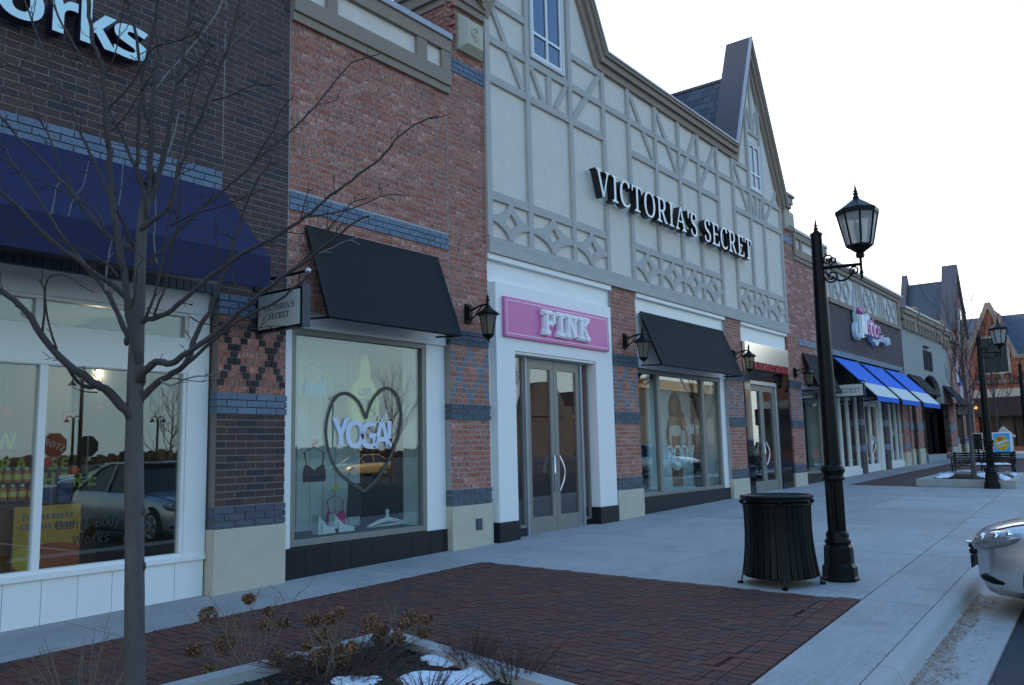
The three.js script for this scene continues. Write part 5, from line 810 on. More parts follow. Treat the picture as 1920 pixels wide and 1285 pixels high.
// ---------------------------------------------------------------- bench, board, far planter tree
const onX = (px, py, x) => { const r = ray(px, py); return EYE.clone().add(r.multiplyScalar((x - EYE.x) / r.x)); };
{
  const X = 30.0, a = onX(1786, 880, X), c = onX(1906, 880, X), z0 = a.z, z1 = c.z, y = gy(X, (z0 + z1) / 2), o = thing('park_bench', 'long black slatted park bench with snow on its seat', 'bench', [X, y, 0]), k = 0.86;
  for (let i = 0; i < 5; i++) mesh('back_slat', B(0.16 + 0.03 * i, 0.19 + 0.03 * i, (0.50 + i * 0.085) * k, (0.56 + i * 0.085) * k, z0, z1, 0.008), mat.black, o);
  for (let i = 0; i < 5; i++) mesh('seat_slat', B(-0.33 + i * 0.095, -0.25 + i * 0.095, 0.43 * k, 0.46 * k, z0, z1, 0.008), mat.black, o);
  for (const z of [z0 + 0.06, (z0 + z1) / 2, z1 - 0.06]) mesh('leg_frame', [tube([V3(-0.36, 0, z), V3(-0.30, 0.25, z), V3(-0.31, 0.42 * k, z), V3(0.1, 0.40 * k, z), V3(0.2, 0.6 * k, z), V3(0.31, 0.93 * k, z)], 0.025, 8), tube([V3(0.1, 0.42 * k, z), V3(0.2, 0.2, z), V3(0.3, 0, z)], 0.025, 8), tube([V3(-0.31, 0.44 * k, z), V3(-0.34, 0.68 * k, z), V3(-0.1, 0.70 * k, z), V3(0.2, 0.66 * k, z)], 0.02, 8)], mat.black, o);
  { const pos = [], idx = [], N = 40; for (let i = 0; i <= N; i++) for (let j = 0; j <= 6; j++) { const u = i / N, v = j / 6, e = Math.min(1, 8 * u, 8 * (1 - u)) * Math.sqrt(Math.max(0, 1 - Math.pow(2 * v - 1, 2))); pos.push(-0.34 + 0.40 * v, 0.46 * k + 0.005 + 0.07 * e * (0.5 + 0.6 * noise(u * 14, v * 2, 999, 3)), mix(z0 + 0.5, z1 - 0.08, u)); } for (let i = 0; i < N; i++) for (let j = 0; j < 6; j++) { const p = i * 7 + j; idx.push(p, p + 7, p + 1, p + 1, p + 7, p + 8); }
    const g = new THREE.BufferGeometry(); g.setAttribute('position', new THREE.Float32BufferAttribute(pos, 3)); g.setIndex(idx); g.computeVertexNormals(); const s = mesh('snow_patch', plain(g), mat.snow, scene); s.position.set(X, y, 0); tag(s, 'strip of snow lying on the seat of the park bench', 'snow'); }
}
{ // sandwich board behind the bench
  const X = 31.2, a = onX(1861, 812, X), c = onX(1900, 850, X), o = thing('sandwich_board', 'bright blue sandwich board with a yellow oval behind the bench', 'sign board'), face = canvasTex(512, 512, (x, w) => {
    x.fillStyle = '#dfe9ee'; x.fillRect(0, 0, w, w); x.fillStyle = '#2b9fe0'; x.fillRect(16, 16, w - 32, w - 32); x.fillStyle = '#c9a51c'; x.beginPath(); x.ellipse(250, 262, 205, 190, 0, 0, 7); x.fill(); x.strokeStyle = '#e8d36a'; x.lineWidth = 10; x.stroke();
    x.fillStyle = '#c2521c'; for (let i = 0; i < 6; i++) { x.beginPath(); x.ellipse(200 + Math.cos(i) * 46, 150 + Math.sin(i) * 28, 38, 22, i, 0, 7); x.fill(); } x.strokeStyle = '#bfe3f7'; x.lineWidth = 20; x.lineCap = 'round'; x.beginPath(); x.moveTo(110, 300); for (let i = 0; i < 12; i++) x.quadraticCurveTo(120 + i * 26, 210 + (i % 2) * 60 - i * 5, 132 + i * 26, 290 - i * 8); x.stroke(); x.lineWidth = 11; x.beginPath(); x.moveTo(150, 370); for (let i = 0; i < 9; i++) x.quadraticCurveTo(160 + i * 24, 310 + (i % 2) * 30 - i * 4, 170 + i * 24, 360 - i * 6); x.stroke(); });
  const w = c.z - a.z, h = 0.68, y = gy(X, a.z);
  for (const s of [-1, 1]) { const p = new THREE.Group(); p.name = s < 0 ? 'front_panel' : 'rear_panel'; o.add(p); mesh('board', B(-0.015, 0.015, 0, h, -w / 2, w / 2, 0.006), mat.white, p); const f = new THREE.PlaneGeometry(w - 0.03, h - 0.03); f.rotateY(s * Math.PI / 2); f.translate(s * 0.018, h / 2, 0); mesh('face', f, M([0.95, 0.95, 0.95], 0.5, { map: face, side: THREE.FrontSide }), p); p.position.set(s * 0.2, 0, 0); p.rotation.z = s * 0.14; }
  o.position.set(X, y + 0.70, (a.z + c.z) / 2); mesh('stand', [B(-0.26, 0.26, -0.70, -0.002, -w / 2, -w / 2 + 0.05), B(-0.26, 0.26, -0.70, -0.002, w / 2 - 0.05, w / 2)], mat.black, o);
}
function youngTree(name, label, x, z, y, h, spread, s0, trunkR) { // slim vase-shaped street tree without leaves
  const o = thing(name, label, 'tree', [x, y, z]), tw = []; const keep = seed; seed = s0;
  const trunk = new THREE.CatmullRomCurve3([V3(0, -0.1, 0), V3(0.02, h * 0.22, 0.01), V3(-0.03, h * 0.42, 0.02), V3(0.02, h * 0.7, -0.02), V3(0, h, 0.02)]), TP = trunk.getPoints(30); mesh('trunk', tube(TP, TP.map((_, i) => trunkR * (1 - 0.88 * i / 30)), 10), mat.bark, o);
  const grow = (p, d, L, r, l) => { const pts = [p.clone()]; let q = p.clone(), e = d.clone(); for (let i = 0; i < 5; i++) { e.add(V3(rr(-0.22, 0.22), rr(0, 0.25), rr(-0.22, 0.22))).normalize(); q = q.clone().addScaledVector(e, L / 5); pts.push(q); if (l < 3 && i > 0 && rnd() < (l ? 0.75 : 0.95)) grow(q, e.clone().add(V3(rr(-1, 1), rr(-0.1, 0.7), rr(-1, 1)).multiplyScalar(0.8)).normalize(), L * rr(0.35, 0.6), r * 0.55, l + 1); } const gm = tube(pts, pts.map((_, i) => r * (1 - 0.13 * i)), l ? 4 : 6); l ? tw.push(gm) : mesh('limb', gm, mat.bark, o); };
  for (let i = 0; i < 17; i++) { const t = 0.36 + 0.58 * i / 17, a = i * 2.4; grow(trunk.getPoint(t), V3(Math.cos(a) * spread, 1.0, Math.sin(a) * spread).normalize(), h * rr(0.34, 0.44) * (1.2 - 0.6 * t), trunkR * 0.36 * (1.25 - t), 0); }
  mesh('twigs', mergeGeometries(tw), mat.twig, o); seed = keep; return o;
}
{ const q = onX(1826, 888, 27.3); youngTree('young_tree', 'slim bare tree in the far planter before the park bench', 27.3, q.z, gy(27.3, q.z) + 0.1, 4.9, 0.6, 77, 0.075); }
{ const q = onX(1874, 850, 40); youngTree('young_tree', 'faint bare tree in front of the orange brick gable', 40, q.z, gy(40, q.z), 5.2, 0.6, 99, 0.06); }
{ const f = ground(1802, 895, 0.12), o = thing('twiggy_bush', 'small brown bush with a few dead leaves at the left end of the far planter', 'bush', [f.x, soil(f.x, f.z, 0.2), f.z]), g = []; for (let i = 0; i < 46; i++) { const a = rr(0, 6.3), q = Math.sqrt(rnd()) * 0.25, s = V3(Math.cos(a) * q, 0, Math.sin(a) * q), e = s.clone().add(V3(Math.cos(a) * q * 1.1, rr(0.2, 0.62) * (1.2 - q * 2), Math.sin(a) * q * 1.1)); g.push(tube([s, s.clone().lerp(e, 0.5).add(V3(0.02, 0.02, 0)), e], 0.003, 3)); } mesh('stems', mergeGeometries(g), stemM, o); mesh('dead_leaves', [0, 1, 2, 3, 4, 5].map(() => flowerHead(V3(rr(-0.25, 0.25), rr(0.25, 0.6), rr(-0.25, 0.25)), 0.05)), petalM, o); }

// ---------------------------------------------------------------- cars
const rubber = M([0.012, 0.012, 0.013], 0.85), carGlass = M([0.015, 0.02, 0.024], 0.05), lampLens = new THREE.MeshPhysicalMaterial({ color: lin(0.22, 0.23, 0.25), roughness: 0.06, metalness: 0.35, clearcoat: 1, clearcoatRoughness: 0.03 }), redLens = M([0.35, 0.01, 0.01], 0.15);
function makeCar(label, color, metal = 0.55) { // nose at x = 0, tail at x = 4.6, wheels on y = 0
  const o = thing('parked_car', label, 'car'), paint = new THREE.MeshPhysicalMaterial({ color: lin(...color), roughness: 0.32, metalness: metal, clearcoat: 1, clearcoatRoughness: 0.04, side: THREE.DoubleSide });
  const S = [0, 0.03, 0.10, 0.22, 0.42, 0.7, 1.0, 1.3, 1.7, 2.2, 2.7, 3.2, 3.6, 3.95, 4.25, 4.45, 4.56, 4.6], top = [0.62, 0.67, 0.715, 0.755, 0.80, 0.845, 0.88, 0.91, 0.94, 0.955, 0.965, 0.97, 0.98, 0.99, 0.98, 0.95, 0.86, 0.76], low = [0.34, 0.27, 0.23, 0.205, 0.195, 0.19, 0.19, 0.19, 0.19, 0.19, 0.19, 0.19, 0.19, 0.2, 0.22, 0.26, 0.33, 0.4], half = [0.52, 0.60, 0.69, 0.77, 0.835, 0.865, 0.88, 0.885, 0.89, 0.895, 0.895, 0.89, 0.885, 0.875, 0.85, 0.80, 0.72, 0.62];
  const ring = [[0, 0], [0.86, 0], [0.97, 0.10], [1.0, 0.30], [1.005, 0.55], [0.985, 0.74], [0.95, 0.87], [0.87, 0.955], [0.6, 0.99], [0.3, 1.003], [0, 1.006]]; // half section: width share, height share
  const sec = [...ring, ...ring.slice(1, -1).reverse().map(([a, b]) => [-a, b])], m = sec.length, pos = [], idx = [];
  S.forEach((s, i) => sec.forEach(([a, b]) => pos.push(s + (i === 0 ? 0.10 * a * a : i < 5 ? 0.20 * a * a * (1 - i / 5) * 0.9 : i > 14 ? -0.12 * a * a * (i - 14) / 3 : 0), mix(low[i], top[i], b), a * half[i])));
  for (let i = 0; i < S.length - 1; i++) for (let k = 0; k < m; k++) { const a = i * m + k, b = i * m + (k + 1) % m; idx.push(a, b, a + m, b, b + m, a + m); }
  for (const [i, f] of [[0, 1], [S.length - 1, 0]]) for (let k = 1; k < m - 1; k++) idx.push(i * m, i * m + (f ? k + 1 : k), i * m + (f ? k : k + 1));
  const g = new THREE.BufferGeometry(); g.setAttribute('position', new THREE.Float32BufferAttribute(pos, 3)); g.setIndex(idx); mesh('body', toCreasedNormals(g, 0.75), paint, o);
  // cabin: glass below, painted roof and pillars
  const C = [[1.35, 0.90, 0.80], [1.95, 1.36, 0.60], [2.3, 1.43, 0.60], [3.0, 1.43, 0.60], [3.4, 1.36, 0.60], [4.1, 0.96, 0.78]], q = [], qi = []; for (const [x, y, w] of C) q.push(x, y, -w, x, y, w); const bx = C.length * 2; for (const [x] of C) q.push(x, 0.86, -0.82, x, 0.86, 0.82);
  for (let i = 0; i < C.length - 1; i++) { const a = 2 * i; qi.push(a, a + 1, a + 2, a + 1, a + 3, a + 2, bx + a, a, bx + a + 2, a, a + 2, bx + a + 2, a + 1, bx + a + 1, a + 3, bx + a + 1, bx + a + 3, a + 3); }
  const cg = new THREE.BufferGeometry(); cg.setAttribute('position', new THREE.Float32BufferAttribute(q, 3)); cg.setIndex(qi); mesh('windows', toCreasedNormals(cg, 0.3), carGlass, o);
  const rp = []; for (const s of [-1, 1]) { rp.push(tube([V3(1.3, 0.90, s * 0.80), V3(1.95, 1.375, s * 0.61), V3(2.3, 1.44, s * 0.605), V3(3.0, 1.44, s * 0.605), V3(3.42, 1.37, s * 0.61), V3(4.12, 0.96, s * 0.79)], 0.035, 6), rod(V3(2.75, 0.92, s * 0.825), V3(2.72, 1.43, s * 0.61), 0.03, 6)); } const rg = new RoundedBoxGeometry(1.5, 0.05, 1.2, 2, 0.022); rg.translate(2.66, 1.435, 0); mesh('roof', [rg, ...rp], paint, o);
  for (const x of [0.86, 3.66]) for (const s of [-1, 1]) { const w = new THREE.Group(); w.name = 'wheel'; w.position.set(x, 0.32, s * 0.79); w.scale.z = s; o.add(w); const ty = new THREE.TorusGeometry(0.235, 0.085, 12, 28); ty.scale(1, 1, 1.15); mesh('tyre', ty, rubber, w); const sp = [new THREE.CylinderGeometry(0.06, 0.06, 0.05, 12).rotateX(Math.PI / 2).translate(0, 0, 0.09)]; for (let i = 0; i < 6; i++) { const bq = B(-0.026, 0.026, 0.04, 0.2, 0.06, 0.1, 0.008); bq.rotateZ(i / 6 * 2 * Math.PI); sp.push(bq); } sp.push(new THREE.TorusGeometry(0.19, 0.018, 8, 26).translate(0, 0, 0.085)); mesh('rim', sp, mat.steel, w); mesh('brake_disc', new THREE.CylinderGeometry(0.185, 0.185, 0.05, 20).rotateX(Math.PI / 2).translate(0, 0, 0.03), mat.blackMatt, w); mesh('wheel_arch', [new THREE.CylinderGeometry(0.355, 0.355, 0.10, 28).rotateX(Math.PI / 2).translate(0, 0.0, 0.055 - 0.02)], mat.blackMatt, w); }
  const ln = []; for (const s of [-1, 1]) { const h = new THREE.SphereGeometry(1, 20, 12); h.scale(0.29, 0.082, 0.13); h.rotateY(s * -0.62); h.rotateZ(0.2); h.translate(0.29, 0.655, s * 0.655); const hl = mesh('headlight', h, lampLens, o); mesh('reflector', [[0.2, 0.66, 0.63, 0.055], [0.33, 0.69, 0.72, 0.05], [0.44, 0.72, 0.77, 0.035]].map(([x, y, z, r]) => new THREE.SphereGeometry(r, 14, 10).scale(1.0, 1, 0.8).translate(x - 0.015, y, s * (z + 0.045))), mat.chrome, hl); const f = new THREE.SphereGeometry(1, 16, 10); f.scale(0.17, 0.038, 0.07); f.rotateY(s * -0.75); f.rotateZ(-0.12); f.translate(0.24, 0.33, s * 0.66); mesh('fog_intake', f, mat.black, o); const t = new THREE.SphereGeometry(1, 14, 10); t.scale(0.12, 0.08, 0.2); t.rotateY(s * 0.5); t.translate(4.46, 0.80, s * 0.6); mesh('tail_light', t, redLens, o); const mr = new THREE.SphereGeometry(1, 12, 8); mr.scale(0.09, 0.065, 0.10); mr.translate(1.62, 0.98, s * 0.94); mesh('mirror', mr, paint, o); }
  mesh('grille', [B(-0.012, 0.06, 0.50, 0.60, -0.36, 0.36, 0.02)], mat.black, o); mesh('grille_bar', [B(-0.028, 0.05, 0.597, 0.622, -0.38, 0.38, 0.008), B(-0.02, 0.05, 0.543, 0.557, -0.36, 0.36, 0.005)], mat.chrome, o);
  for (const k of [-1, 1]) mesh('hood_gap', tube([2, 3, 4, 5, 6, 7].map(i => V3(S[i] + (i < 5 ? 0.20 * 0.76 * (1 - i / 5) * 0.9 : 0), mix(low[i], top[i], 0.962) + 0.004, k * 0.845 * half[i])), 0.006, 5), mat.black, o);
  { const q = []; for (let i = -10; i <= 10; i++) { const a = i / 10; q.push(V3(0.12 * a * a + 0.30 * Math.pow(Math.abs(a), 5) - 0.006, 0.515 + 0.02 * a * a, a * 0.80)); } }
  mesh('plate', B(-0.035, -0.02, 0.36, 0.475, -0.16, 0.16, 0.004), mat.black, o);
  return o;
}
const carA = makeCar('silver car parked nose to the kerb at the right edge', [0.50, 0.51, 0.53], 0.75);
carA.scale.set(1, 1.14, 1); carA.position.set(10.12, roadY(10, 8.8) + 0.005, 6.72); carA.rotation.y = -Math.PI / 2;   // nose towards the shops
// cars on the lot across the street, seen mirrored in the shop windows
function lotCar(label, color, x, z, turn, metal) { const c = makeCar(label, color, metal); c.position.set(x, roadY(x, z) + 0.004, z); c.rotation.y = turn; c.userData.group = 'cars on the lot across the street'; return c; }
lotCar('blue grey car mirrored in the left shop windows', [0.28, 0.34, 0.40], 11.2, 13.2, 0.05, 0.5);
lotCar('gold car in the sun mirrored under the heart', [0.62, 0.47, 0.26], 36.2, 33.6, 0.0, 0.5);
lotCar('dark red car mirrored at the right side of the heart window', [0.22, 0.012, 0.016], 40.9, 30.4, 0.1, 0.3);
lotCar('dark car mirrored behind the shop display', [0.03, 0.035, 0.04], 20.5, 36.5, 0.15, 0.3);
lotCar('pale silver car mirrored in the poster window', [0.5, 0.53, 0.56], 35.2, 8.0, -1.5, 0.6);
lotCar('white car mirrored in the far end of the lot', [0.7, 0.72, 0.74], 52, 40, -0.1, 0.1);
// ---------------------------------------------------------------- the farther shops of the row
{ // dark purple-brown brick with a patterned parapet
  const b = thing('purple_storefront', 'purple brown brick storefront with pale patterned parapet and blue awnings', 'shop building');
  mesh('wall', [B(28.17, 37.9, 4.4, 6.2, -4.8, 0.0), B(28.17, 37.9, 6.2, 7.35, -4.8, -0.02)], mat.purpleWall, b);
  mesh('body', B(28.17, 37.9, -0.3, 6.2, -14, -4.81), mat.purpleWall, b);
  mesh('grey_course', B(28.17, 37.45, 4.38, 4.56, -0.02, 0.035), mat.greyBrick, b);
  mesh('lower_moulding', B(28.17, 37.62, 6.14, 6.30, -0.05, 0.07, 0.01), mat.coping, b); mesh('parapet_panel', B(28.17, 37.35, 6.30, 7.28, -0.3, 0.0), mat.whiteDull, b);
  mesh('end_pier', B(37.35, 37.62, 6.30, 7.28, -0.3, 0.08), mat.coping, b); mesh('upper_moulding', [B(28.17, 37.62, 7.28, 7.42, -0.3, 0.10, 0.01), B(28.17, 37.65, 7.42, 7.50, -0.3, 0.16, 0.01)], mat.coping, b); mesh('cap', B(28.17, 37.7, 7.502, 7.6, -0.9, 0.20, 0.01), mat.capMetal, b);
  const quat = x => { const s = new THREE.Shape(), f = (w, h, p, fn) => { p.moveTo(x - 0.06 * w, 6.79 - 0.42 * h); p.lineTo(x + 0.06 * w, 6.79 - 0.42 * h); p.quadraticCurveTo(x + 0.12 * w, 6.79 - 0.22 * h, x + 0.24 * w, 6.79 - 0.2 * h); p.quadraticCurveTo(x + 0.24 * w, 6.79 - 0.06 * h, x + 0.36 * w, 6.79); p.quadraticCurveTo(x + 0.24 * w, 6.79 + 0.06 * h, x + 0.24 * w, 6.79 + 0.2 * h); p.quadraticCurveTo(x + 0.12 * w, 6.79 + 0.22 * h, x + 0.06 * w, 6.79 + 0.42 * h); p.lineTo(x - 0.06 * w, 6.79 + 0.42 * h); p.quadraticCurveTo(x - 0.12 * w, 6.79 + 0.22 * h, x - 0.24 * w, 6.79 + 0.2 * h); p.quadraticCurveTo(x - 0.24 * w, 6.79 + 0.06 * h, x - 0.36 * w, 6.79); p.quadraticCurveTo(x - 0.24 * w, 6.79 - 0.06 * h, x - 0.24 * w, 6.79 - 0.2 * h); p.quadraticCurveTo(x - 0.12 * w, 6.79 - 0.22 * h, x - 0.06 * w, 6.79 - 0.42 * h); };
    f(1.25, 1.12, s); const o = new THREE.Path(); f(0.85, 0.82, o); s.holes.push(o); const g = new THREE.ExtrudeGeometry(s, { depth: 0.05, bevelEnabled: false, curveSegments: 6 }); mesh('parapet_ornament', metres(g), mat.timber, b); };
  for (const x of [29.35, 30.25, 32.75, 33.6, 36.0, 36.85]) quat(x);
  for (const [a, c] of [[28.5, 28.2], [28.75, 28.72], [30.95, 31.25], [31.45, 31.5], [31.95, 31.75], [32.25, 32.02], [34.25, 34.5], [34.65, 34.75], [35.05, 34.98], [35.4, 35.15]]) mesh('parapet_strip', beam(a, 6.31, c, 7.27, 0.13, -0.01, 0.045), mat.timber, b);
  for (const [x0, x1, foot] of [[28.16, 28.22, 0], [30.95, 31.42, 0], [34.15, 34.7, 0], [37.05, 37.85, 1]]) if (x1 - x0 > 0.1) { mesh('brick_pier', B(x0, x1, foot ? 1.05 : 0.2, 4.4, -0.5, 0.0), foot ? mat.redWall : mat.purpleWall, b); mesh('grey_band', [B(x0 - 0.01, x1 + 0.01, 2.1, 2.32, -0.5, 0.012), B(x0 - 0.01, x1 + 0.01, 1.2, 1.42, -0.5, 0.013)], mat.greyBrick, b); if (foot) mesh('stone_base', B(x0 - 0.02, x1 + 0.02, 0.2, 1.06, -0.55, 0.02, 0.01), mat.stone, b); }
  for (const g of [B(28.17, 30.95, 0.25, 0.62, -0.5, -0.06, 0.01), B(34.7, 37.05, 0.3, 0.7, -0.5, -0.06, 0.01)]) mesh('white_sill', g, mat.white, b);
  frame(b, 'window', 28.17, 30.95, 0.62, 3.3, -0.2, -0.1, 0.09, mat.white, [29.0, 29.9], [], mat.glass, 0.1); frame(b, 'window', 34.7, 37.05, 0.7, 3.3, -0.2, -0.1, 0.09, mat.white, [35.5, 36.3], [], mat.glass, 0.1);
  frame(b, 'transom_window', 31.42, 34.15, 3.0, 3.6, -0.2, -0.1, 0.08, mat.white, [], [], mat.glass); for (const g of [B(31.42, 31.8, 0.3, 3.0, -0.3, -0.08, 0.01), B(33.75, 34.15, 0.3, 3.0, -0.3, -0.08, 0.01)]) mesh('door_jamb', g, mat.white, b);
  for (const [a, c, h, f] of [[31.82, 32.77, 32.7, -1], [32.78, 33.73, 32.86, 1]]) { const d = leaf(b, a, c, 0.42, 2.98, -0.22, -0.16, h, f); d.children[0].material = mat.white; }
  mesh('head_panel', [B(28.17, 30.95, 3.3, 4.4, -0.5, -0.12), B(31.42, 34.15, 3.6, 4.4, -0.5, -0.12), B(34.7, 37.05, 3.3, 4.4, -0.5, -0.12)], mat.dark, b);
  room(b, 28.2, 37.0, 0.3, 3.7, -0.3, -4);
  for (const [x, z, c] of [[29.3, -1.6, [0.5, 0.12, 0.3]], [32.9, -2.2, [0.6, 0.1, 0.12]], [33.5, -2.2, [0.55, 0.5, 0.15]], [35.9, -1.6, [0.2, 0.4, 0.6]], [36.6, -1.5, [0.6, 0.25, 0.45]]]) { const rk = mesh('clothes_rack', [B(x - 0.4, x + 0.4, 1.9, 1.94, z, z + 0.04), B(x - 0.38, x - 0.34, 0.3, 1.9, z, z + 0.04)], mat.steel, b); for (let i = 0; i < 5; i++) mesh('garment', B(x - 0.33 + i * 0.14, x - 0.23 + i * 0.14, 1.15 + 0.1 * (i % 2), 1.88, z - 0.12, z + 0.15, 0.02), M(c.map(v => v * rr(0.5, 1.2)), 0.9), rk); }
  mesh('chimney', [B(37.9, 39.4, 7.2, 8.35, -5.5, -3.6), B(37.8, 39.5, 8.35, 8.5, -5.6, -3.5), B(37.7, 39.6, 8.5, 8.68, -5.7, -3.4)], mat.coping, b);
}
{ // rounded, layered letters of the girls' shop
  const s = thing('girls_shop_sign', 'puffy white and pink letters on the purple brown wall', 'shop sign'), pk = M([0.50, 0.08, 0.30], 0.4), lil = M([0.62, 0.50, 0.66], 0.4);
  const L = lettering('Justice', 'sans_bold', 0.62, 0.12, 2.55); L.forEach((l, i) => { l.g.translate(30.65 + l.x, 5.32, 0.22); mesh('letter', l.g, i === 0 ? mat.faceWhite : i < 2 ? mat.faceWhite : i % 2 ? lil : pk, s); });
  mesh('cloud_backing', [[30.8, 5.42, 0.34], [31.0, 5.95, 0.30], [31.5, 5.65, 0.42], [32.1, 5.75, 0.42], [32.7, 5.55, 0.38], [33.1, 5.35, 0.28]].map(([x, y, r], i) => { const g = new THREE.CylinderGeometry(r, r, 0.14 + 0.004 * i, 24); g.rotateX(Math.PI / 2); g.translate(x, y, 0.12); return g; }), M([0.62, 0.74, 0.78], 0.5), s);
  mesh('bow', [new THREE.SphereGeometry(0.16, 14, 10).scale(1, 0.8, 0.5).translate(30.75, 6.12, 0.26), new THREE.SphereGeometry(0.12, 14, 10).scale(1, 0.8, 0.5).translate(31.02, 6.1, 0.26)], pk, s);
  const L2 = lettering('just for girls', 'sans_bold', 0.26, 0.1, 1.75); for (const l of L2) if (l.g) mesh('small_letter', l.g.translate(33.3 + l.x, 5.28, 0.12), M([0.58, 0.68, 0.80], 0.4), s);
}
{ // grey rendered shop with corbels and an arch
  const b = thing('grey_rendered_storefront', 'pale grey rendered storefront with corbelled parapet and arched doorway', 'shop building'), r = M([0.40, 0.395, 0.37], 0.95, { map: grainTex });
  const hole = []; const cx = 43.0, hw = 2.0, sp = 3.55; hole.push([cx - hw, 0.9]); for (let i = 0; i <= 20; i++) { const a = Math.PI - i / 20 * Math.PI; hole.push([cx + Math.cos(a) * hw, sp + Math.sin(a) * 1.0]); } hole.push([cx + hw, 0.9]);
  mesh('wall', poly([[37.92, 0.2], [47.45, 0.2], [47.45, 6.75], [37.92, 6.75]], -0.5, 0.0, [hole]), r, b); mesh('body', B(37.92, 47.45, -0.2, 6.75, -14, -4.5), r, b); mesh('upper_body', B(37.92, 47.45, 4.8, 6.74, -4.5, -0.502), r, b);
  for (const [a, c, y] of [[37.92, 40.1, 7.1], [40.55, 45.6, 7.1], [46.0, 47.45, 6.95]]) { mesh('cornice', [B(a, c, y - 0.42, y - 0.2, -0.3, 0.14, 0.01), B(a, c, y - 0.2, y, -0.3, 0.22, 0.01)], mat.coping, b); mesh('cap', B(a - 0.03, c + 0.03, y + 0.002, y + 0.1, -0.7, 0.27, 0.01), mat.capMetal, b); const n = Math.round((c - a) / 0.62); for (let i = 0; i < n; i++) { const x = a + (i + 0.5) * (c - a) / n; mesh('corbel', [B(x - 0.09, x + 0.09, y - 0.85, y - 0.42, 0.001, 0.16, 0.01)], mat.coping, b); } }
  for (const x of [40.32, 45.8]) mesh('parapet_pier', [B(x - 0.25, x + 0.25, 6.3, 7.3, -0.35, 0.1, 0.01), B(x - 0.32, x + 0.32, 7.3, 7.42, -0.45, 0.2, 0.01)], mat.coping, b);
  for (const x of [41.95, 42.55, 43.15]) mesh('shutter', B(x - 0.22, x + 0.22, 4.75, 5.65, -0.02, 0.05, 0.01), mat.dark, b); mesh('shutter_bar', B(41.8, 42.7, 5.78, 5.84, 0, 0.1), mat.black, b);
  const arch = []; for (let i = 0; i <= 20; i++) { const a = Math.PI - i / 20 * Math.PI; arch.push(V3(cx + Math.cos(a) * hw, sp + Math.sin(a) * 1.0, -0.28)); } mesh('arch_frame', tube(arch, 0.08, 6), mat.black, b);
  for (let i = 1; i < 6; i++) mesh('fanlight_bar', rod(V3(cx - hw + i * 0.667, 3.1, -0.3), V3(cx - hw + i * 0.667, sp + Math.sin(Math.acos(clamp((i * 0.667 - hw) / hw, -1, 1))) * 0.97, -0.3), 0.035, 6), mat.black, b); mesh('fanlight_panel', B(cx - hw, cx + hw, 3.55, 4.6, -0.45, -0.4), M([0.14, 0.09, 0.06], 0.9), b); mesh('transom_bar', B(cx - hw, cx + hw, 3.05, 3.2, -0.4, -0.2), mat.black, b);
  frame(b, 'window', cx - hw, cx + 0.1, 0.75, 3.05, -0.42, -0.3, 0.1, mat.black, [cx - 1.0]); frame(b, 'glass_door', cx + 0.3, cx + hw, 0.6, 3.05, -0.42, -0.3, 0.16, mat.black, []);
  for (const [a, c] of [[37.95, 38.35], [39.2, 40.2], [46.3, 47.45]]) { mesh('brick_pier', B(a, c, 1.2, 3.6, -0.3, 0.06), mat.redWall, b); mesh('stone_base', B(a - 0.02, c + 0.02, 0.3, 1.2, -0.3, 0.09, 0.01), mat.stone, b); mesh('grey_band', B(a - 0.01, c + 0.01, 2.0, 2.3, -0.3, 0.075), mat.greyBrick, b); }
  for (const g of [B(38.35, 39.2, 0.4, 3.5, -0.3, 0.02), B(40.2, 41.0, 0.5, 3.4, -0.3, 0.02), B(45.0, 46.3, 0.6, 3.3, -0.3, 0.02)]) mesh('dark_front', g, mat.blackGlass, b);
  room(b, 40.9, 45.2, 0.6, 3.4, -0.5, -3.5); mesh('lit_shelf', [0, 1, 2, 3].map(i => B(41.2, 44.8, 1.0 + i * 0.5, 1.05 + i * 0.5, -3.2, -2.6)), M([0.5, 0.36, 0.2], 0.8), b);
}
awning('dark_awning', 'small black awning left of the arched doorway', 38.3, 40.7, 4.35, 3.45, 0.8, mat.canvasBlack); awning('dark_awning', 'small black awning right of the arched doorway', 45.4, 47.6, 4.2, 3.2, 0.8, mat.canvasBlack);
bladeSign(47.0, 0.25, 0.95, 2.75, 3.25, 'small dim hanging sign near the far end of the row', ['', ''], 0.1, 0.35);
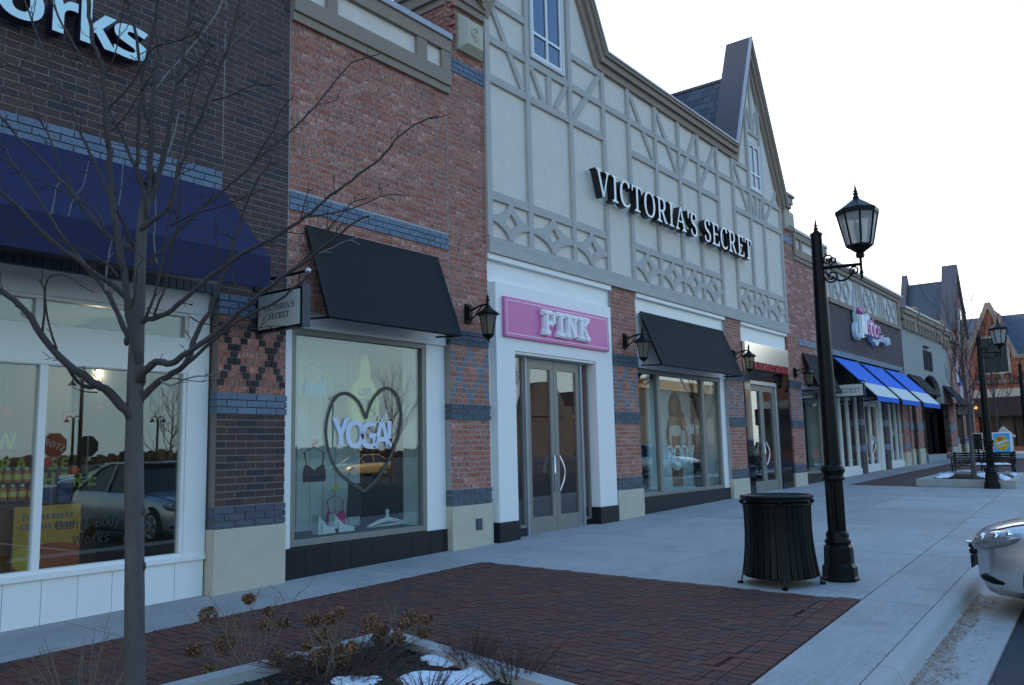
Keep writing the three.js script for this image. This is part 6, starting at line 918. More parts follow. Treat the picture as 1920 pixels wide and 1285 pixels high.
{ // red brick shop with a tall slate roof between two parapet gables
  const b = thing('red_brick_storefront', 'red brick building with a tall slate roof between two thin gable walls', 'shop building');
  mesh('wall', B(47.47, 53.6, 0.3, 6.7, -14, 0.0), mat.redWall, b); mesh('pale_quoin', [B(47.5, 48.1, 3.6, 4.0, -0.01, 0.04), B(49.4, 50.6, 3.4, 3.7, -0.01, 0.04), B(49.9, 50.3, 3.7, 4.4, -0.01, 0.04)], mat.whiteDull, b);
  mesh('cornice', [B(47.4, 50.4, 6.6, 6.9, -0.5, 0.15, 0.01), B(47.3, 49.3, 6.9, 7.3, -2.2, -0.2, 0.01)], mat.coping, b);
  const X0 = 49.2, X1 = 53.9, ax = 51.55, gable = (h, d) => poly([[X0, 5.6 + d], [X1, 5.6 + d], [ax, h]], 0, 0.4);
  const f = poly([[X0 - 0.15, 6.2], [X1 + 0.15, 6.2], [ax, 11.0]], -0.5, 0.0); mesh('front_gable', f, mat.redWall, b);
  for (const s of [-1, 1]) mesh('gable_coping', [beam(ax, 11.15, ax + s * 1.95, 7.25, 0.30, -0.62, 0.12)], mat.metal, b);
  mesh('roof', [poly([[X0 + 0.05, 6.2], [ax, 10.4], [X1 - 0.05, 6.2]], -2.45, -0.63)], mat.slate, b);
  mesh('rear_gable', poly([[X0 - 0.2, 6.2], [X1 + 0.2, 6.2], [ax, 11.0]], -2.75, -2.45), mat.metal, b); mesh('low_roof', poly([[49.0, 6.7], [51.5, 9.8], [54, 6.7]], -3.6, -2.76), mat.slate, b);
  mesh('window_surround', [B(51.15, 52.0, 6.9, 8.7, -0.01, 0.06, 0.01)], mat.whiteDull, b); mesh('window', [B(51.25, 51.9, 7.0, 8.6, 0.05, 0.075)], mat.blackGlass, b);
  for (const [a, c] of [[47.6, 48.3], [49.9, 50.8], [52.8, 53.6]]) { mesh('stone_base', B(a, c, 0.3, 1.35, -0.1, 0.10, 0.01), mat.stone, b); mesh('grey_band', B(a, c, 1.35, 1.65, -0.1, 0.06), mat.greyBrick, b); }
  for (const g of [B(48.3, 49.9, 0.5, 3.4, -0.1, 0.02), B(50.8, 52.8, 0.5, 3.4, -0.1, 0.02)]) mesh('dark_front', g, mat.blackGlass, b);
}
{ const s = thing('wall_banner', 'narrow red white and blue banner on the red brick wall', 'banner'); mesh('panel', B(49.0, 49.6, 4.55, 5.9, 0.03, 0.06), mat.whiteDull, s); mesh('red_field', B(49.62, 50.15, 4.9, 5.85, 0.03, 0.07), M([0.5, 0.03, 0.05], 0.7), s); mesh('blue_field', B(49.55, 50.1, 4.4, 4.85, 0.03, 0.075), M([0.05, 0.08, 0.4], 0.7), s); }
{ // the building across the end of the street, facing back along the pavement
  const X = 58, P = (px, py) => { const q = onX(px, py, X); return [q.z, q.y]; }, b = thing('orange_gabled_building', 'orange brick gabled building closing the end of the street', 'shop building');
  const toX = g => { g.rotateY(-Math.PI / 2); g.translate(X, 0, 0); return metres(g); };   // local x = z of the world, local z = towards the viewer
  const L = P(1812, 682), A = P(1852, 572), Rr = P(1902, 668), gnd = 0.75;
  mesh('wall', toX(poly([[-5, gnd - 0.5], [14, gnd - 0.5], [14, L[1] - 0.1], [Rr[0], Rr[1]], A, [L[0], L[1]], [-5, L[1]]], -6, 0)), mat.orangeWall, b);
  mesh('gable_coping', [toX(beam(L[0] - 0.1, L[1] - 0.1, A[0], A[1] + 0.12, 0.24, -0.5, 0.16)), toX(beam(A[0], A[1] + 0.12, Rr[0] + 0.1, Rr[1] - 0.1, 0.24, -0.5, 0.165))], mat.coping, b);
  mesh('cornice', toX(poly([[Rr[0], Rr[1] - 0.15], [14, Rr[1] - 0.15], [14, Rr[1] + 0.1], [Rr[0], Rr[1] + 0.1]], -0.3, 0.14)), mat.coping, b);
  const w0 = P(1846, 700), w1 = P(1886, 632); mesh('window_surround', toX(poly([[w0[0] - 0.12, w0[1] - 0.1], [w1[0] + 0.12, w0[1] - 0.1], [w1[0] + 0.12, w1[1] + 0.12], [w0[0] - 0.12, w1[1] + 0.12]], 0, 0.08)), mat.stone, b); mesh('window', toX(poly([[w0[0], w0[1]], [w1[0], w0[1]], [w1[0], w1[1]], [w0[0], w1[1]]], 0.08, 0.1)), M([0.03, 0.05, 0.05], 0.1), b);
  for (const t of [0.28, 0.5, 0.72]) { const z = mix(L[0], Rr[0], t), top = t < 0.5 ? mix(L[1], A[1], t / 0.5) : mix(A[1], Rr[1], (t - 0.5) / 0.5); if (t !== 0.5) mesh('brick_strip', toX(beam(z, 4.9, z, Math.min(top, 9) - 0.2, 0.18, -0.02, 0.05)), mat.coping, b); } mesh('brick_strip', toX(beam(-1.5, 5.0, 4.0, 5.0, 0.2, -0.02, 0.045)), mat.coping, b);
  const s0 = P(1812, 748)[1], s1 = P(1812, 733)[1]; mesh('stone_course', toX(poly([[-5, s0], [14, s0], [14, s1], [-5, s1]], 0, 0.12)), mat.stone, b);
  mesh('brown_canopy', toX(poly([[L[0] + 0.2, s0 - 1.15], [14, s0 - 1.15], [14, s0 - 0.02], [L[0] + 0.2, s0 - 0.02]], 0.0, 0.6)), M([0.05, 0.03, 0.028], 0.9), b);
  mesh('shop_window', toX(poly([[L[0] + 0.4, gnd + 0.4], [14, gnd + 0.4], [14, s0 - 1.15], [L[0] + 0.4, s0 - 1.15]], 0.001, 0.05)), M([0.06, 0.045, 0.03], 0.08), b);
  for (let i = 0; i < 7; i++) { const z = L[0] + 0.5 + i * 0.9; mesh('window_bar', toX(beam(z, gnd + 0.4, z, s0 - 1.15, 0.07, 0.05, 0.11)), mat.black, b); } mesh('window_bar', toX(beam(L[0] + 0.4, gnd + 2.2, 9, gnd + 2.2, 0.07, 0.05, 0.108)), mat.black, b);
  mesh('left_pier', toX(poly([[L[0] - 0.5, gnd - 0.4], [L[0] + 0.4, gnd - 0.4], [L[0] + 0.4, s0 - 0.02], [L[0] - 0.5, s0 - 0.02]], 0.0, 0.15)), mat.orangeWall, b);
  const r0 = [[X + 0.3, 6.0, -6], [X + 0.3, 6.0, 16]]; { const rg = new THREE.BufferGeometry(), y0 = L[1] - 0.2, y1 = 9.6, zs = [-7, 16]; rg.setAttribute('position', new THREE.Float32BufferAttribute([X + 0.1, y0, zs[0], X + 0.1, y0, zs[1], X + 5, y1, zs[0], X + 5, y1, zs[0], X + 0.1, y0, zs[1], X + 5, y1, zs[1]], 3)); rg.computeVertexNormals(); mesh('main_roof', metres(plain(rg)), mat.slate, b); mesh('body', B(X + 5.0, X + 9, 0, 9.5, -7, 16), mat.slate, b); mesh('gable_roof', [[L, 1], [Rr, -1]].map(([q]) => { const g = new THREE.BufferGeometry(); g.setAttribute('position', new THREE.Float32BufferAttribute([X + 0.4, q[1], q[0], X + 0.4, A[1] - 0.1, A[0], X + 5, A[1] - 0.1, A[0], X + 0.4, q[1], q[0], X + 5, A[1] - 0.1, A[0], X + 2, q[1], q[0]], 3)); g.computeVertexNormals(); return metres(plain(g)); }), mat.slate, b); }
  const sg = thing('script_sign', 'dark script lettering on the orange brick of the end building', 'shop sign'), TL = lettering('Sur la table', 'serif_regular', 0.62, 0.06, 4.6), sy = P(1835, 725)[1], sz = P(1832, 715)[0];
  for (const l of TL) if (l.g) { l.g.rotateY(-Math.PI / 2); l.g.translate(X - 0.07, sy + 0.05, sz + l.x * 0.98); mesh('letter', l.g, M([0.03, 0.018, 0.015], 0.5), sg); }
  { const q = onX(1831, 762, X - 0.4), l = thing('lit_lantern', 'small glowing wall lantern under the script lettering', 'lantern', [q.x, q.y, q.z]); mesh('lamp_glass', latheFlat([[0, -0.26], [0.09, -0.24], [0.13, 0.02], [0, 0.05]], 6), new THREE.MeshStandardMaterial({ color: lin(0.8, 0.6, 0.3), emissive: lin(1.0, 0.62, 0.18), emissiveIntensity: 1.6, roughness: 0.5 }), l); mesh('cap', latheFlat([[0, 0.2], [0.04, 0.14], [0.17, 0.05], [0.16, 0.03], [0, 0.03]].reverse(), 6), mat.black, l); mesh('arm', rod(V3(0, 0.1, 0), V3(0.38, 0.02, 0), 0.03, 6), mat.black, l); const pl = new THREE.PointLight(lin(1.0, 0.62, 0.2), 1.2, 8, 2); pl.position.set(-0.2, -0.1, 0); pl.castShadow = true; l.add(pl); }
  { const q = onX(1886, 848, 46), l = thing('stone_gatepost', 'peach coloured stone post with a moulded cap behind the blue board', 'post', [46, gy(46, q.z), q.z]), h = onX(1886, 799, 46).y - gy(46, q.z); mesh('shaft', B(-0.32, 0.32, 0, h - 0.55, -0.32, 0.32, 0.02), mat.stone, l); mesh('cap', [B(-0.42, 0.42, h - 0.55, h - 0.42, -0.42, 0.42, 0.02), latheFlat([[0, h], [0.12, h - 0.08], [0.35, h - 0.3], [0.5, h - 0.42], [0, h - 0.42]].reverse(), 4, Math.PI / 4)], mat.stone, l); }
}
// cafe things in the dark beyond the bench
{ const q = onX(1836, 858, 42); for (const [dx, dz, n] of [[0, 0, 'dark outdoor table left of the far lamp pole'], [3, 1.9, 'dark outdoor table right of the blue board']]) { const t = thing('outdoor_table', n, 'table', [42 + dx, gy(42 + dx, q.z + dz), q.z + dz]); mesh('tabletop', new THREE.CylinderGeometry(0.5, 0.5, 0.04, 20).translate(0, 0.95, 0), mat.black, t); mesh('pedestal', lathe([[0, 0], [0.3, 0.0], [0.3, 0.03], [0.04, 0.06], [0.04, 0.93]], 14), mat.black, t); }
  const m = thing('menu_board', 'small leaning menu board near the far shop doors', 'sign board', [43.2, gy(43.2, q.z - 0.1), q.z - 0.2], 0.2); mesh('board', B(-0.02, 0.02, 0.5, 1.2, -0.2, 0.2, 0.005), mat.dark, m); mesh('frame', [B(-0.03, 0.03, 1.2, 1.23, -0.23, 0.23), B(-0.03, 0.03, 0.0, 1.2, -0.23, -0.2), B(-0.03, 0.03, 0, 1.2, 0.2, 0.23)], mat.steel, m); }
// ---------------------------------------------------------------- what stands in the shop windows
const inW = (px, py, z) => { const r = ray(px, py); return EYE.clone().add(r.multiplyScalar((z - EYE.z) / r.z)); };
{ // heart window: white boards, hanging clothes
  const d = thing('board_backdrop', 'white boarded backdrop of the heart window display', 'display wall', [0, 0, -1.15]), x0 = 6.56; for (let i = 0; i < 9; i++) mesh('board', B(x0 + i * 0.235 + 0.006, x0 + (i + 1) * 0.235 - 0.006, 0.37, 3.1, -0.02, 0.0 + rr(-0.002, 0.002), 0.003), mat.white, d);
  const pl = thing('display_floor', 'dark display floor inside the heart window', 'display floor', [0, 0, 0]); mesh('top', B(6.57, 9.0, 0.365, 0.43, -1.14, -0.24), mat.dark, pl);
  const hang = (name, label, px, py, z, w, h, color, strap) => { const p = inW(px, py, z), o = thing(name, label, 'clothing', [p.x, p.y, p.z]), m = M(color, 0.85), hm = mat.paleTwig;
    mesh('hanger', [tube([V3(-w * 0.55, strap * 0.55, 0), V3(0, strap * 0.78, 0), V3(w * 0.55, strap * 0.55, 0)], 0.006, 5), tube([V3(0, strap * 0.78, 0), V3(0.01, strap * 0.95, 0), V3(-0.015, strap * 1.02, 0)], 0.004, 5), rod(V3(0, strap * 1.02, 0), V3(0, 2.98 - p.y, 0), 0.0015, 4)], hm, o);
    const s = new THREE.Shape(); s.moveTo(-w / 2, -h); s.lineTo(w / 2, -h); s.quadraticCurveTo(w * 0.56, -h * 0.3, w * 0.42, 0.02); s.quadraticCurveTo(w * 0.22, -h * 0.05, 0, -h * 0.32); s.quadraticCurveTo(-w * 0.22, -h * 0.05, -w * 0.42, 0.02); s.quadraticCurveTo(-w * 0.56, -h * 0.3, -w / 2, -h); mesh('top', metres(new THREE.ExtrudeGeometry(s, { depth: 0.03, bevelEnabled: true, bevelSize: 0.008, bevelThickness: 0.012, bevelSegments: 2 })), m, o);
    for (const k of [-1, 1]) mesh('strap', tube([V3(k * w * 0.38, 0, 0.015), V3(k * w * 0.45, strap * 0.3, 0.012), V3(k * w * 0.5, strap * 0.58, 0.006)], 0.008, 5), m, o); return o; };
  hang('blue_sports_top', 'pale blue sports top hanging at the upper left of the heart window', 588, 716, -0.75, 0.33, 0.19, [0.25, 0.55, 0.72], 0.32); hang('black_sports_top', 'black sports top hanging at the left of the heart window', 588, 876, -0.7, 0.33, 0.19, [0.015, 0.015, 0.035], 0.34); hang('pink_sports_top', 'bright pink sports top hanging low in the heart window', 628, 962, -0.7, 0.29, 0.19, [0.72, 0.03, 0.20], 0.3);
  { const p = inW(676, 745, -0.75), o = thing('yellow_hoodie', 'pale yellow hooded top with lettering behind the heart', 'clothing', [p.x, p.y, p.z]), m = M([0.82, 0.72, 0.28], 0.9), s = new THREE.Shape(); o.scale.set(0.66, 0.9, 1); s.moveTo(-0.3, -0.46); s.lineTo(0.3, -0.46); s.quadraticCurveTo(0.33, 0, 0.30, 0.18); s.lineTo(0.16, 0.30); s.quadraticCurveTo(0.18, 0.58, 0.02, 0.68); s.quadraticCurveTo(-0.14, 0.58, -0.14, 0.30); s.lineTo(-0.3, 0.18); s.quadraticCurveTo(-0.33, 0, -0.3, -0.46); mesh('body', metres(new THREE.ExtrudeGeometry(s, { depth: 0.06, bevelEnabled: true, bevelSize: 0.02, bevelThickness: 0.03, bevelSegments: 2 })), m, o); for (const k of [-1, 1]) mesh('sleeve', tube([V3(k * 0.3, 0.14, 0.03), V3(k * 0.37, -0.1, 0.05), V3(k * 0.36, -0.36, 0.06)], [0.07, 0.06, 0.05], 8), m, o);
    const pr = M([0.25, 0.33, 0.35], 0.8); [['LOVE', 0.02], ['PINK', -0.16]].forEach(([t, y]) => { for (const l of lettering(t, 'sans_bold', 0.125, 0.006, 0.36)) mesh('print', l.g.translate(-0.18 + l.x, y, 0.092), pr, o); }); }
  { const p = inW(660, 935, -0.8), o = thing('black_leggings', 'black folded leggings hanging behind the point of the heart', 'clothing', [p.x, p.y, p.z]), s = new THREE.Shape(); s.moveTo(-0.10, -0.24); s.lineTo(0.14, -0.24); s.lineTo(0.10, 0.2); s.lineTo(-0.06, 0.2); s.closePath(); mesh('cloth', metres(new THREE.ExtrudeGeometry(s, { depth: 0.04, bevelEnabled: true, bevelSize: 0.01, bevelThickness: 0.01, bevelSegments: 1 })), mat.blackMatt, o); mesh('cord', rod(V3(0, 0.2, 0.02), V3(0, 2.98 - p.y, 0.02), 0.0015, 4), mat.black, o); }
  for (const [px, py, c, n] of [[590, 832, [0.6, 0.02, 0.03], 'tiny red garment on a hook in the heart window'], [628, 916, [0.7, 0.55, 0.05], 'tiny yellow garment on a hook in the heart window']]) { const p = inW(px, py, -0.8), o = thing('small_garment', n, 'clothing', [p.x, p.y, p.z]); mesh('cloth', [rod(V3(-0.03, -0.05, 0), V3(0.02, 0.06, 0), 0.03, 6, 0.01), rod(V3(0.0, -0.03, 0), V3(0.06, 0.05, 0.01), 0.012, 5)], M(c, 0.8), o); mesh('hook', rod(V3(0, 0.05, 0), V3(0.03, 0.15, 0), 0.004, 5), mat.steel, o); }
  for (const [px, py, n] of [[604, 992, 'white angular display foot, left one'], [634, 989, 'white angular display foot, right one']]) { const p = inW(px, py + 6, -0.65), o = thing('angled_stand', n, 'display stand', [p.x, 0.43, p.z]); const s = new THREE.Shape(); s.moveTo(-0.16, 0); s.lineTo(0.18, 0); s.lineTo(0.18, 0.05); s.lineTo(-0.02, 0.10); s.lineTo(-0.16, 0.24); s.closePath(); mesh('wedge', metres(new THREE.ExtrudeGeometry(s, { depth: 0.12, bevelEnabled: true, bevelSize: 0.006, bevelThickness: 0.006, bevelSegments: 1 })), mat.white, o); mesh('slot', B(-0.12, -0.11, 0.02, 0.14, 0.128, 0.134), mat.taupe, o); }
  { const p = inW(726, 985, -0.55), o = thing('white_anchor_prop', 'white low prop with an upright peg on the display floor', 'display stand', [p.x, 0.44, p.z]); mesh('arms', [tube([V3(-0.36, 0.02, 0), V3(-0.2, 0.06, 0), V3(0, 0.09, 0), V3(0.2, 0.06, 0), V3(0.34, 0.02, 0)], [0.02, 0.03, 0.04, 0.03, 0.02], 8), rod(V3(-0.3, 0, -0.1), V3(0.3, 0.03, 0.1), 0.016, 6)], mat.white, o); mesh('peg', lathe([[0.03, 0.08], [0.02, 0.18], [0.035, 0.21], [0, 0.25]], 12).clone(), mat.white, o); }
  { const p = inW(652, 985, -0.8), o = thing('cable_loops', 'thin dark cable looped on the display floor', 'cable', [p.x - 0.1, 0.437, p.z]), q = []; for (let i = 0; i < 60; i++) { const a = i * 0.45; q.push(V3(-0.25 + i * 0.008 + Math.cos(a) * 0.08, 0.005, Math.sin(a) * 0.05)); } mesh('cable', tube(q, 0.005, 5), mat.steel, o); }
}
{ // painted heart and cut-out letters fixed to the glass
  const o = thing('heart_decal', 'large dark heart outline on the shop window', 'window decal'), z = -0.164, pts = [[686, 785], [672, 754], [650, 738], [630, 745], [616, 775], [611, 810], [617, 850], [634, 885], [660, 907], [683, 922], [708, 897], [730, 860], [747, 815], [752, 770], [742, 738], [725, 728], [706, 740], [693, 762], [686, 785]].map(p => inW(p[0], p[1], z));
  const half = [new THREE.CatmullRomCurve3(pts.slice(0, 10), false, 'centripetal'), new THREE.CatmullRomCurve3(pts.slice(9), false, 'centripetal')], ring = []; for (const c of half) { const P = c.getPoints(40), g = tube(P, P.map((_, i) => 0.030 - 0.006 * Math.sin(i / 40 * Math.PI)), 6); const q = g.attributes.position; for (let i = 0; i < q.count; i++) q.setZ(i, z + (q.getZ(i) - z) * 0.12); g.computeVertexNormals(); ring.push(g); } mesh('outline', ring, M([0.05, 0.05, 0.045], 0.6), o);
  const y = thing('yoga_letters', 'pale cut-out letters across the heart', 'window lettering'), a = inW(624, 836, -0.145), c = inW(736, 836, -0.145), m = M([0.66, 0.72, 0.86], 0.5); const L = lettering('YOGA!', 'sans_bold', 0.36, 0.008, c.x - a.x); for (const l of L) mesh('letter', l.g.translate(a.x + l.x, a.y - 0.02 + rr(-0.03, 0.03), -0.167), m, y);
  const t = thing('small_love_letters', 'small white handwritten letters above the big pale letters', 'window lettering'), e = inW(698, 792, -0.145); for (const l of lettering('LOVE', 'sans_regular', 0.10, 0.008, 0.30)) mesh('letter', l.g.translate(e.x + l.x, e.y + rr(-0.01, 0.01), -0.167), mat.faceWhite, t);
}
{ // poster window
  const pst = canvasTex(600, 1000, (x, w, h) => { const g = x; g.fillStyle = '#e6e4e6'; g.fillRect(0, 0, w, h); g.fillStyle = '#d6d0d4'; g.fillRect(430, 0, 170, h); g.fillStyle = '#7a6a5a'; g.fillRect(150, 0, 300, 80);
    g.translate(150, 30); g.scale(0.92, 0.98); const skin = '#9c6646'; g.fillStyle = '#2a1a12'; g.beginPath(); g.ellipse(235, 215, 100, 150, 0.12, 0, 7); g.fill(); g.beginPath(); g.ellipse(330, 330, 60, 110, -0.4, 0, 7); g.fill();
    g.fillStyle = skin; g.beginPath(); g.ellipse(232, 200, 48, 66, 0.1, 0, 7); g.fill(); g.fillRect(212, 250, 44, 60); g.beginPath(); g.moveTo(130, 320); g.quadraticCurveTo(235, 280, 345, 320); g.quadraticCurveTo(300, 450, 305, 540); g.quadraticCurveTo(330, 640, 325, 720); g.lineTo(310, 1000); g.lineTo(165, 1000); g.quadraticCurveTo(130, 720, 165, 560); g.quadraticCurveTo(170, 440, 130, 320); g.fill();
    g.lineWidth = 46; g.lineCap = 'round'; g.strokeStyle = skin; g.beginPath(); g.moveTo(330, 340); g.quadraticCurveTo(430, 470, 400, 560); g.quadraticCurveTo(380, 600, 320, 600); g.stroke(); g.beginPath(); g.moveTo(140, 350); g.quadraticCurveTo(90, 480, 130, 600); g.stroke();
    g.fillStyle = '#e7e2de'; g.beginPath(); g.moveTo(150, 400); g.quadraticCurveTo(235, 372, 318, 400); g.lineTo(308, 480); g.quadraticCurveTo(235, 500, 160, 480); g.fill(); g.beginPath(); g.moveTo(152, 690); g.quadraticCurveTo(240, 720, 326, 690); g.lineTo(318, 770); g.quadraticCurveTo(240, 860, 158, 770); g.fill(); g.fillStyle = '#9a705a'; g.fillRect(234, 850, 6, 150);
    g.strokeStyle = '#5b3f30'; g.lineWidth = 4; g.beginPath(); g.moveTo(218, 195); g.lineTo(230, 195); g.moveTo(246, 195); g.lineTo(258, 195); g.stroke(); g.strokeStyle = '#8f4a48'; g.beginPath(); g.moveTo(226, 236); g.lineTo(246, 236); g.stroke(); });
  const o = thing('window_poster', 'tall poster of a long-haired woman standing in the shop window', 'poster'), z = -0.85; mesh('print', new THREE.PlaneGeometry(2.2, 2.55).translate(18.15, 1.76, z + 0.012), M([1, 1, 1], 0.6, { map: pst }), o); mesh('panel', B(17.03, 19.27, 0.47, 3.05, z - 0.04, z), mat.white, o);
  const n = thing('body_letters', 'thin white outlined letters across the poster', 'window lettering'), a = inW(1252, 872, -0.3); const w = M([0.85, 0.92, 0.95], 0.4); for (const l of lettering('BODY', 'sans_regular', 0.42, 0.02, 1.35)) mesh('letter', l.g.translate(a.x + l.x, a.y, -0.3), w, n); const f = inW(1293, 814, -0.3); for (const l of lettering('MY', 'sans_regular', 0.22, 0.02, 0.5)) mesh('letter', l.g.translate(f.x + l.x, f.y, -0.3), w, n);
  const p = thing('display_plinth', 'low pale plinth inside the poster window', 'display stand'); mesh('box', B(16.3, 18.2, 0.45, 0.58, -0.6, -0.3, 0.006), M([0.35, 0.5, 0.52], 0.6), p);
  const c = thing('window_curtain', 'pale pleated curtain at the left light of the poster window', 'curtain'); const g = new THREE.PlaneGeometry(0.8, 2.5, 40, 1), q = g.attributes.position; for (let i = 0; i < q.count; i++) q.setZ(i, 0.05 * Math.sin(q.getX(i) * 34)); g.computeVertexNormals(); g.translate(15.75, 1.75, -0.75); mesh('cloth', g, M([0.36, 0.33, 0.36], 0.9), c);
}
{ // red glow inside the glass doors
  const o = thing('red_display_lamp', 'small red lamp glowing inside the glass doors', 'lamp', [12.35, 2.25, -1.8]); mesh('lamp_shade', lathe([[0.06, 0.05], [0.12, -0.05], [0.0, -0.05]], 14), new THREE.MeshStandardMaterial({ color: lin(0.5, 0.05, 0.03), emissive: lin(1, 0.08, 0.04), emissiveIntensity: 1.2 }), o); mesh('stem', rod(V3(0, 0.05, 0), V3(0, 0.82, 0), 0.01, 6), mat.black, o); const l = new THREE.PointLight(lin(1, 0.10, 0.05), 1.0, 6, 2); l.position.set(0, -0.12, 0.1); l.castShadow = true; o.add(l);
  const r = thing('clothes_display', 'dim red clothes display inside the glass doors', 'display stand', [12.4, 0.03, -1.9]); mesh('stand', B(-0.3, 0.3, 0, 0.9, -0.2, 0.2, 0.02), mat.dark, r); for (let i = 0; i < 6; i++) mesh('folded_garment', B(-0.26, 0.26, 0.9 + i * 0.09, 0.98 + i * 0.09, -0.18, 0.2, 0.025), M([0.35 * rr(0.5, 1.2), 0.05, 0.04], 0.9), r);
}
{ // citrus display of the left shop
  const tb = thing('display_table', 'orange draped display table in the left shop window', 'table', [3.2, 0.05, -1.0]); mesh('drape', B(-1.0, 0.85, 0, 0.96, -0.35, 0.2, 0.02), M([0.34, 0.09, 0.012], 0.9), tb); mesh('tabletop', B(-1.05, 0.9, 0.96, 1.0, -0.4, 0.24, 0.006), M([0.20, 0.05, 0.02], 0.7), tb);
  const shelf = thing('bottle_shelf', 'two-step shelf for bottles on the orange table', 'shelf', [3.6, 1.052, -1.0]); mesh('step', [B(-0.5, 0.42, 0, 0.02, -0.2, 0.14), B(-0.5, 0.42, 0.17, 0.19, -0.2, 0.0), B(-0.5, -0.48, 0, 0.17, -0.2, 0.0), B(0.40, 0.42, 0, 0.17, -0.2, 0)], mat.dark, shelf);
  const orange = M([0.62, 0.14, 0.012], 0.25), label = M([0.75, 0.55, 0.08], 0.6); let first = null;
  for (let r = 0; r < 2; r++) for (let i = 0; i < 8; i++) { const pos = [3.96 - i * 0.092, 1.074 + (r ? 0.17 : 0), -0.93 - (r ? 0.14 : 0)], lb = `orange bottle, ${['first', 'second', 'third', 'fourth', 'fifth', 'sixth', 'seventh', 'eighth'][i]} from the right on the ${r ? 'upper' : 'lower'} shelf step`;
    if (!first) { first = thing('bottle', lb, 'bottle', pos, 0, 'orange bottles on the lower step'); mesh('flask', lathe([[0, 0], [0.055, 0], [0.06, 0.02], [0.06, 0.17], [0.04, 0.205], [0.022, 0.215], [0, 0.215]], 16), orange, first); first.scale.setScalar(0.64); mesh('cap', lathe([[0.026, 0.21], [0.026, 0.255], [0, 0.258]], 12), mat.cream, first); mesh('label', new THREE.CylinderGeometry(0.0612, 0.0612, 0.08, 16, 1, true).translate(0, 0.10, 0), label, first); } else { const c = copyOf(first, pos, 0, lb); c.userData.group = r ? 'orange bottles on the upper step' : 'orange bottles on the lower step'; } }
  const sg = canvasTex(700, 900, (x, w, h) => { const g = x.createLinearGradient(0, 0, 0, h); x.fillStyle = '#d9941d'; x.fillRect(0, 0, w, h); x.fillStyle = '#c4561a'; x.beginPath(); x.ellipse(w * 0.6, h * 0.95, 420, 330, 0, 0, 7); x.fill(); x.fillStyle = '#e0b02a'; x.beginPath(); x.ellipse(w * 0.2, h * 0.8, 150, 170, 0, 0, 7); x.fill(); x.fillStyle = '#3e4b6b'; x.textAlign = 'center'; x.font = 'bold 96px sans-serif'; x.fillText('THE SEXIEST', w / 2, 190, w * 0.92); x.fillText('CITRUS EVER', w / 2, 320, w * 0.92); });
  const bd = thing('citrus_poster', 'orange citrus poster low in the left shop window', 'poster', [4.03, 0.37, -0.7]); mesh('print', new THREE.PlaneGeometry(0.65, 0.64).translate(0, 0.325, 0.012), M([1, 1, 1], 0.6, { map: sg }), bd); mesh('panel', B(-0.33, 0.33, 0.0, 0.65, -0.012, 0.01), M([0.4, 0.15, 0.02], 0.7), bd);
  const lt = thing('green_wall_letters', 'large olive letters on the back of the left shop display', 'wall lettering'), ol = M([0.36, 0.42, 0.06], 0.7); [['NEW', 1.60, 0.5, 3.93, 0.17], ['ORANGE', 1.37, 0.85, 4.48, 0.13], ['SAPPHIRE', 1.18, 1.25, 4.80, 0.16]].forEach(([t, y, w, x1, h]) => { for (const l of lettering(t, 'sans_bold', h, 0.02, w)) mesh('letter', l.g.translate(x1 - w + l.x, y, -1.3), ol, lt); }); mesh('rail', [B(3.1, 4.0, 1.585, 1.597, -1.3, -1.28), B(3.4, 4.55, 1.355, 1.367, -1.3, -1.28), B(3.5, 4.85, 1.165, 1.177, -1.3, -1.28)], mat.dark, lt);
  const pn = thing('display_backboard', 'dull brown panel behind the citrus display', 'display wall', [0, 0, -1.42]); mesh('panel', B(2.2, 4.9, 0.1, 1.12, -0.03, 0), M([0.12, 0.05, 0.015], 0.9), pn);
  let b0 = null; [[3.15, 1.95, -1.0], [2.9, 1.55, -0.9], [3.35, 2.2, -1.3], [3.7, 1.98, -1.0], [4.35, 1.95, -1.1], [4.75, 2.05, -1.2], [4.2, 1.45, -1.2], [3.25, 1.28, -1.0], [4.55, 1.35, -1.3]].forEach((p, i) => { const lb = 'coral paper ball in the left window, ' + ['second from the left of the high ones', 'farthest left of the high ones', 'upper one beside the mullion', 'high one right of the mullion', 'high one near the tree trunk', 'highest one near the tree trunk', 'low one near the green letters', 'low one at the left edge', 'lowest one beside the tree trunk'][i]; if (!b0) { b0 = thing('paper_ball', lb, 'paper ball', p, 0, 'coral paper balls hung in the left window'); mesh('ball', new THREE.IcosahedronGeometry(0.062, 2), M([0.9, 0.13, 0.07], 0.85), b0); mesh('thread', rod(V3(0, 0.06, 0), V3(0, 0.95, 0), 0.0012, 4), mat.steel, b0); } else copyOf(b0, p, i, lb); });
  const bx = thing('gift_tin', 'dark blue gift tin on the display in the left shop window', 'tin', [4.07, 1.03, -0.85], 0.2); mesh('tin', B(-0.07, 0.07, 0, 0.16, -0.05, 0.05, 0.008), M([0.02, 0.03, 0.12], 0.3), bx); mesh('lid', B(-0.075, 0.075, 0.16, 0.19, -0.055, 0.055, 0.006), mat.steel, bx); copyOf(bx, [4.25, 1.03, -0.85], -0.1, 'taller dark blue gift tin right of the other tin').scale.set(1, 1.5, 1);
  const st = thing('tin_stand', 'slim stand under the two gift tins', 'display stand', [4.17, 0.05, -0.86]); mesh('top', B(-0.24, 0.24, 0.95, 0.978, -0.1, 0.1), mat.dark, st); mesh('leg', B(-0.1, 0.1, 0, 0.95, -0.06, 0.06), mat.dark, st);
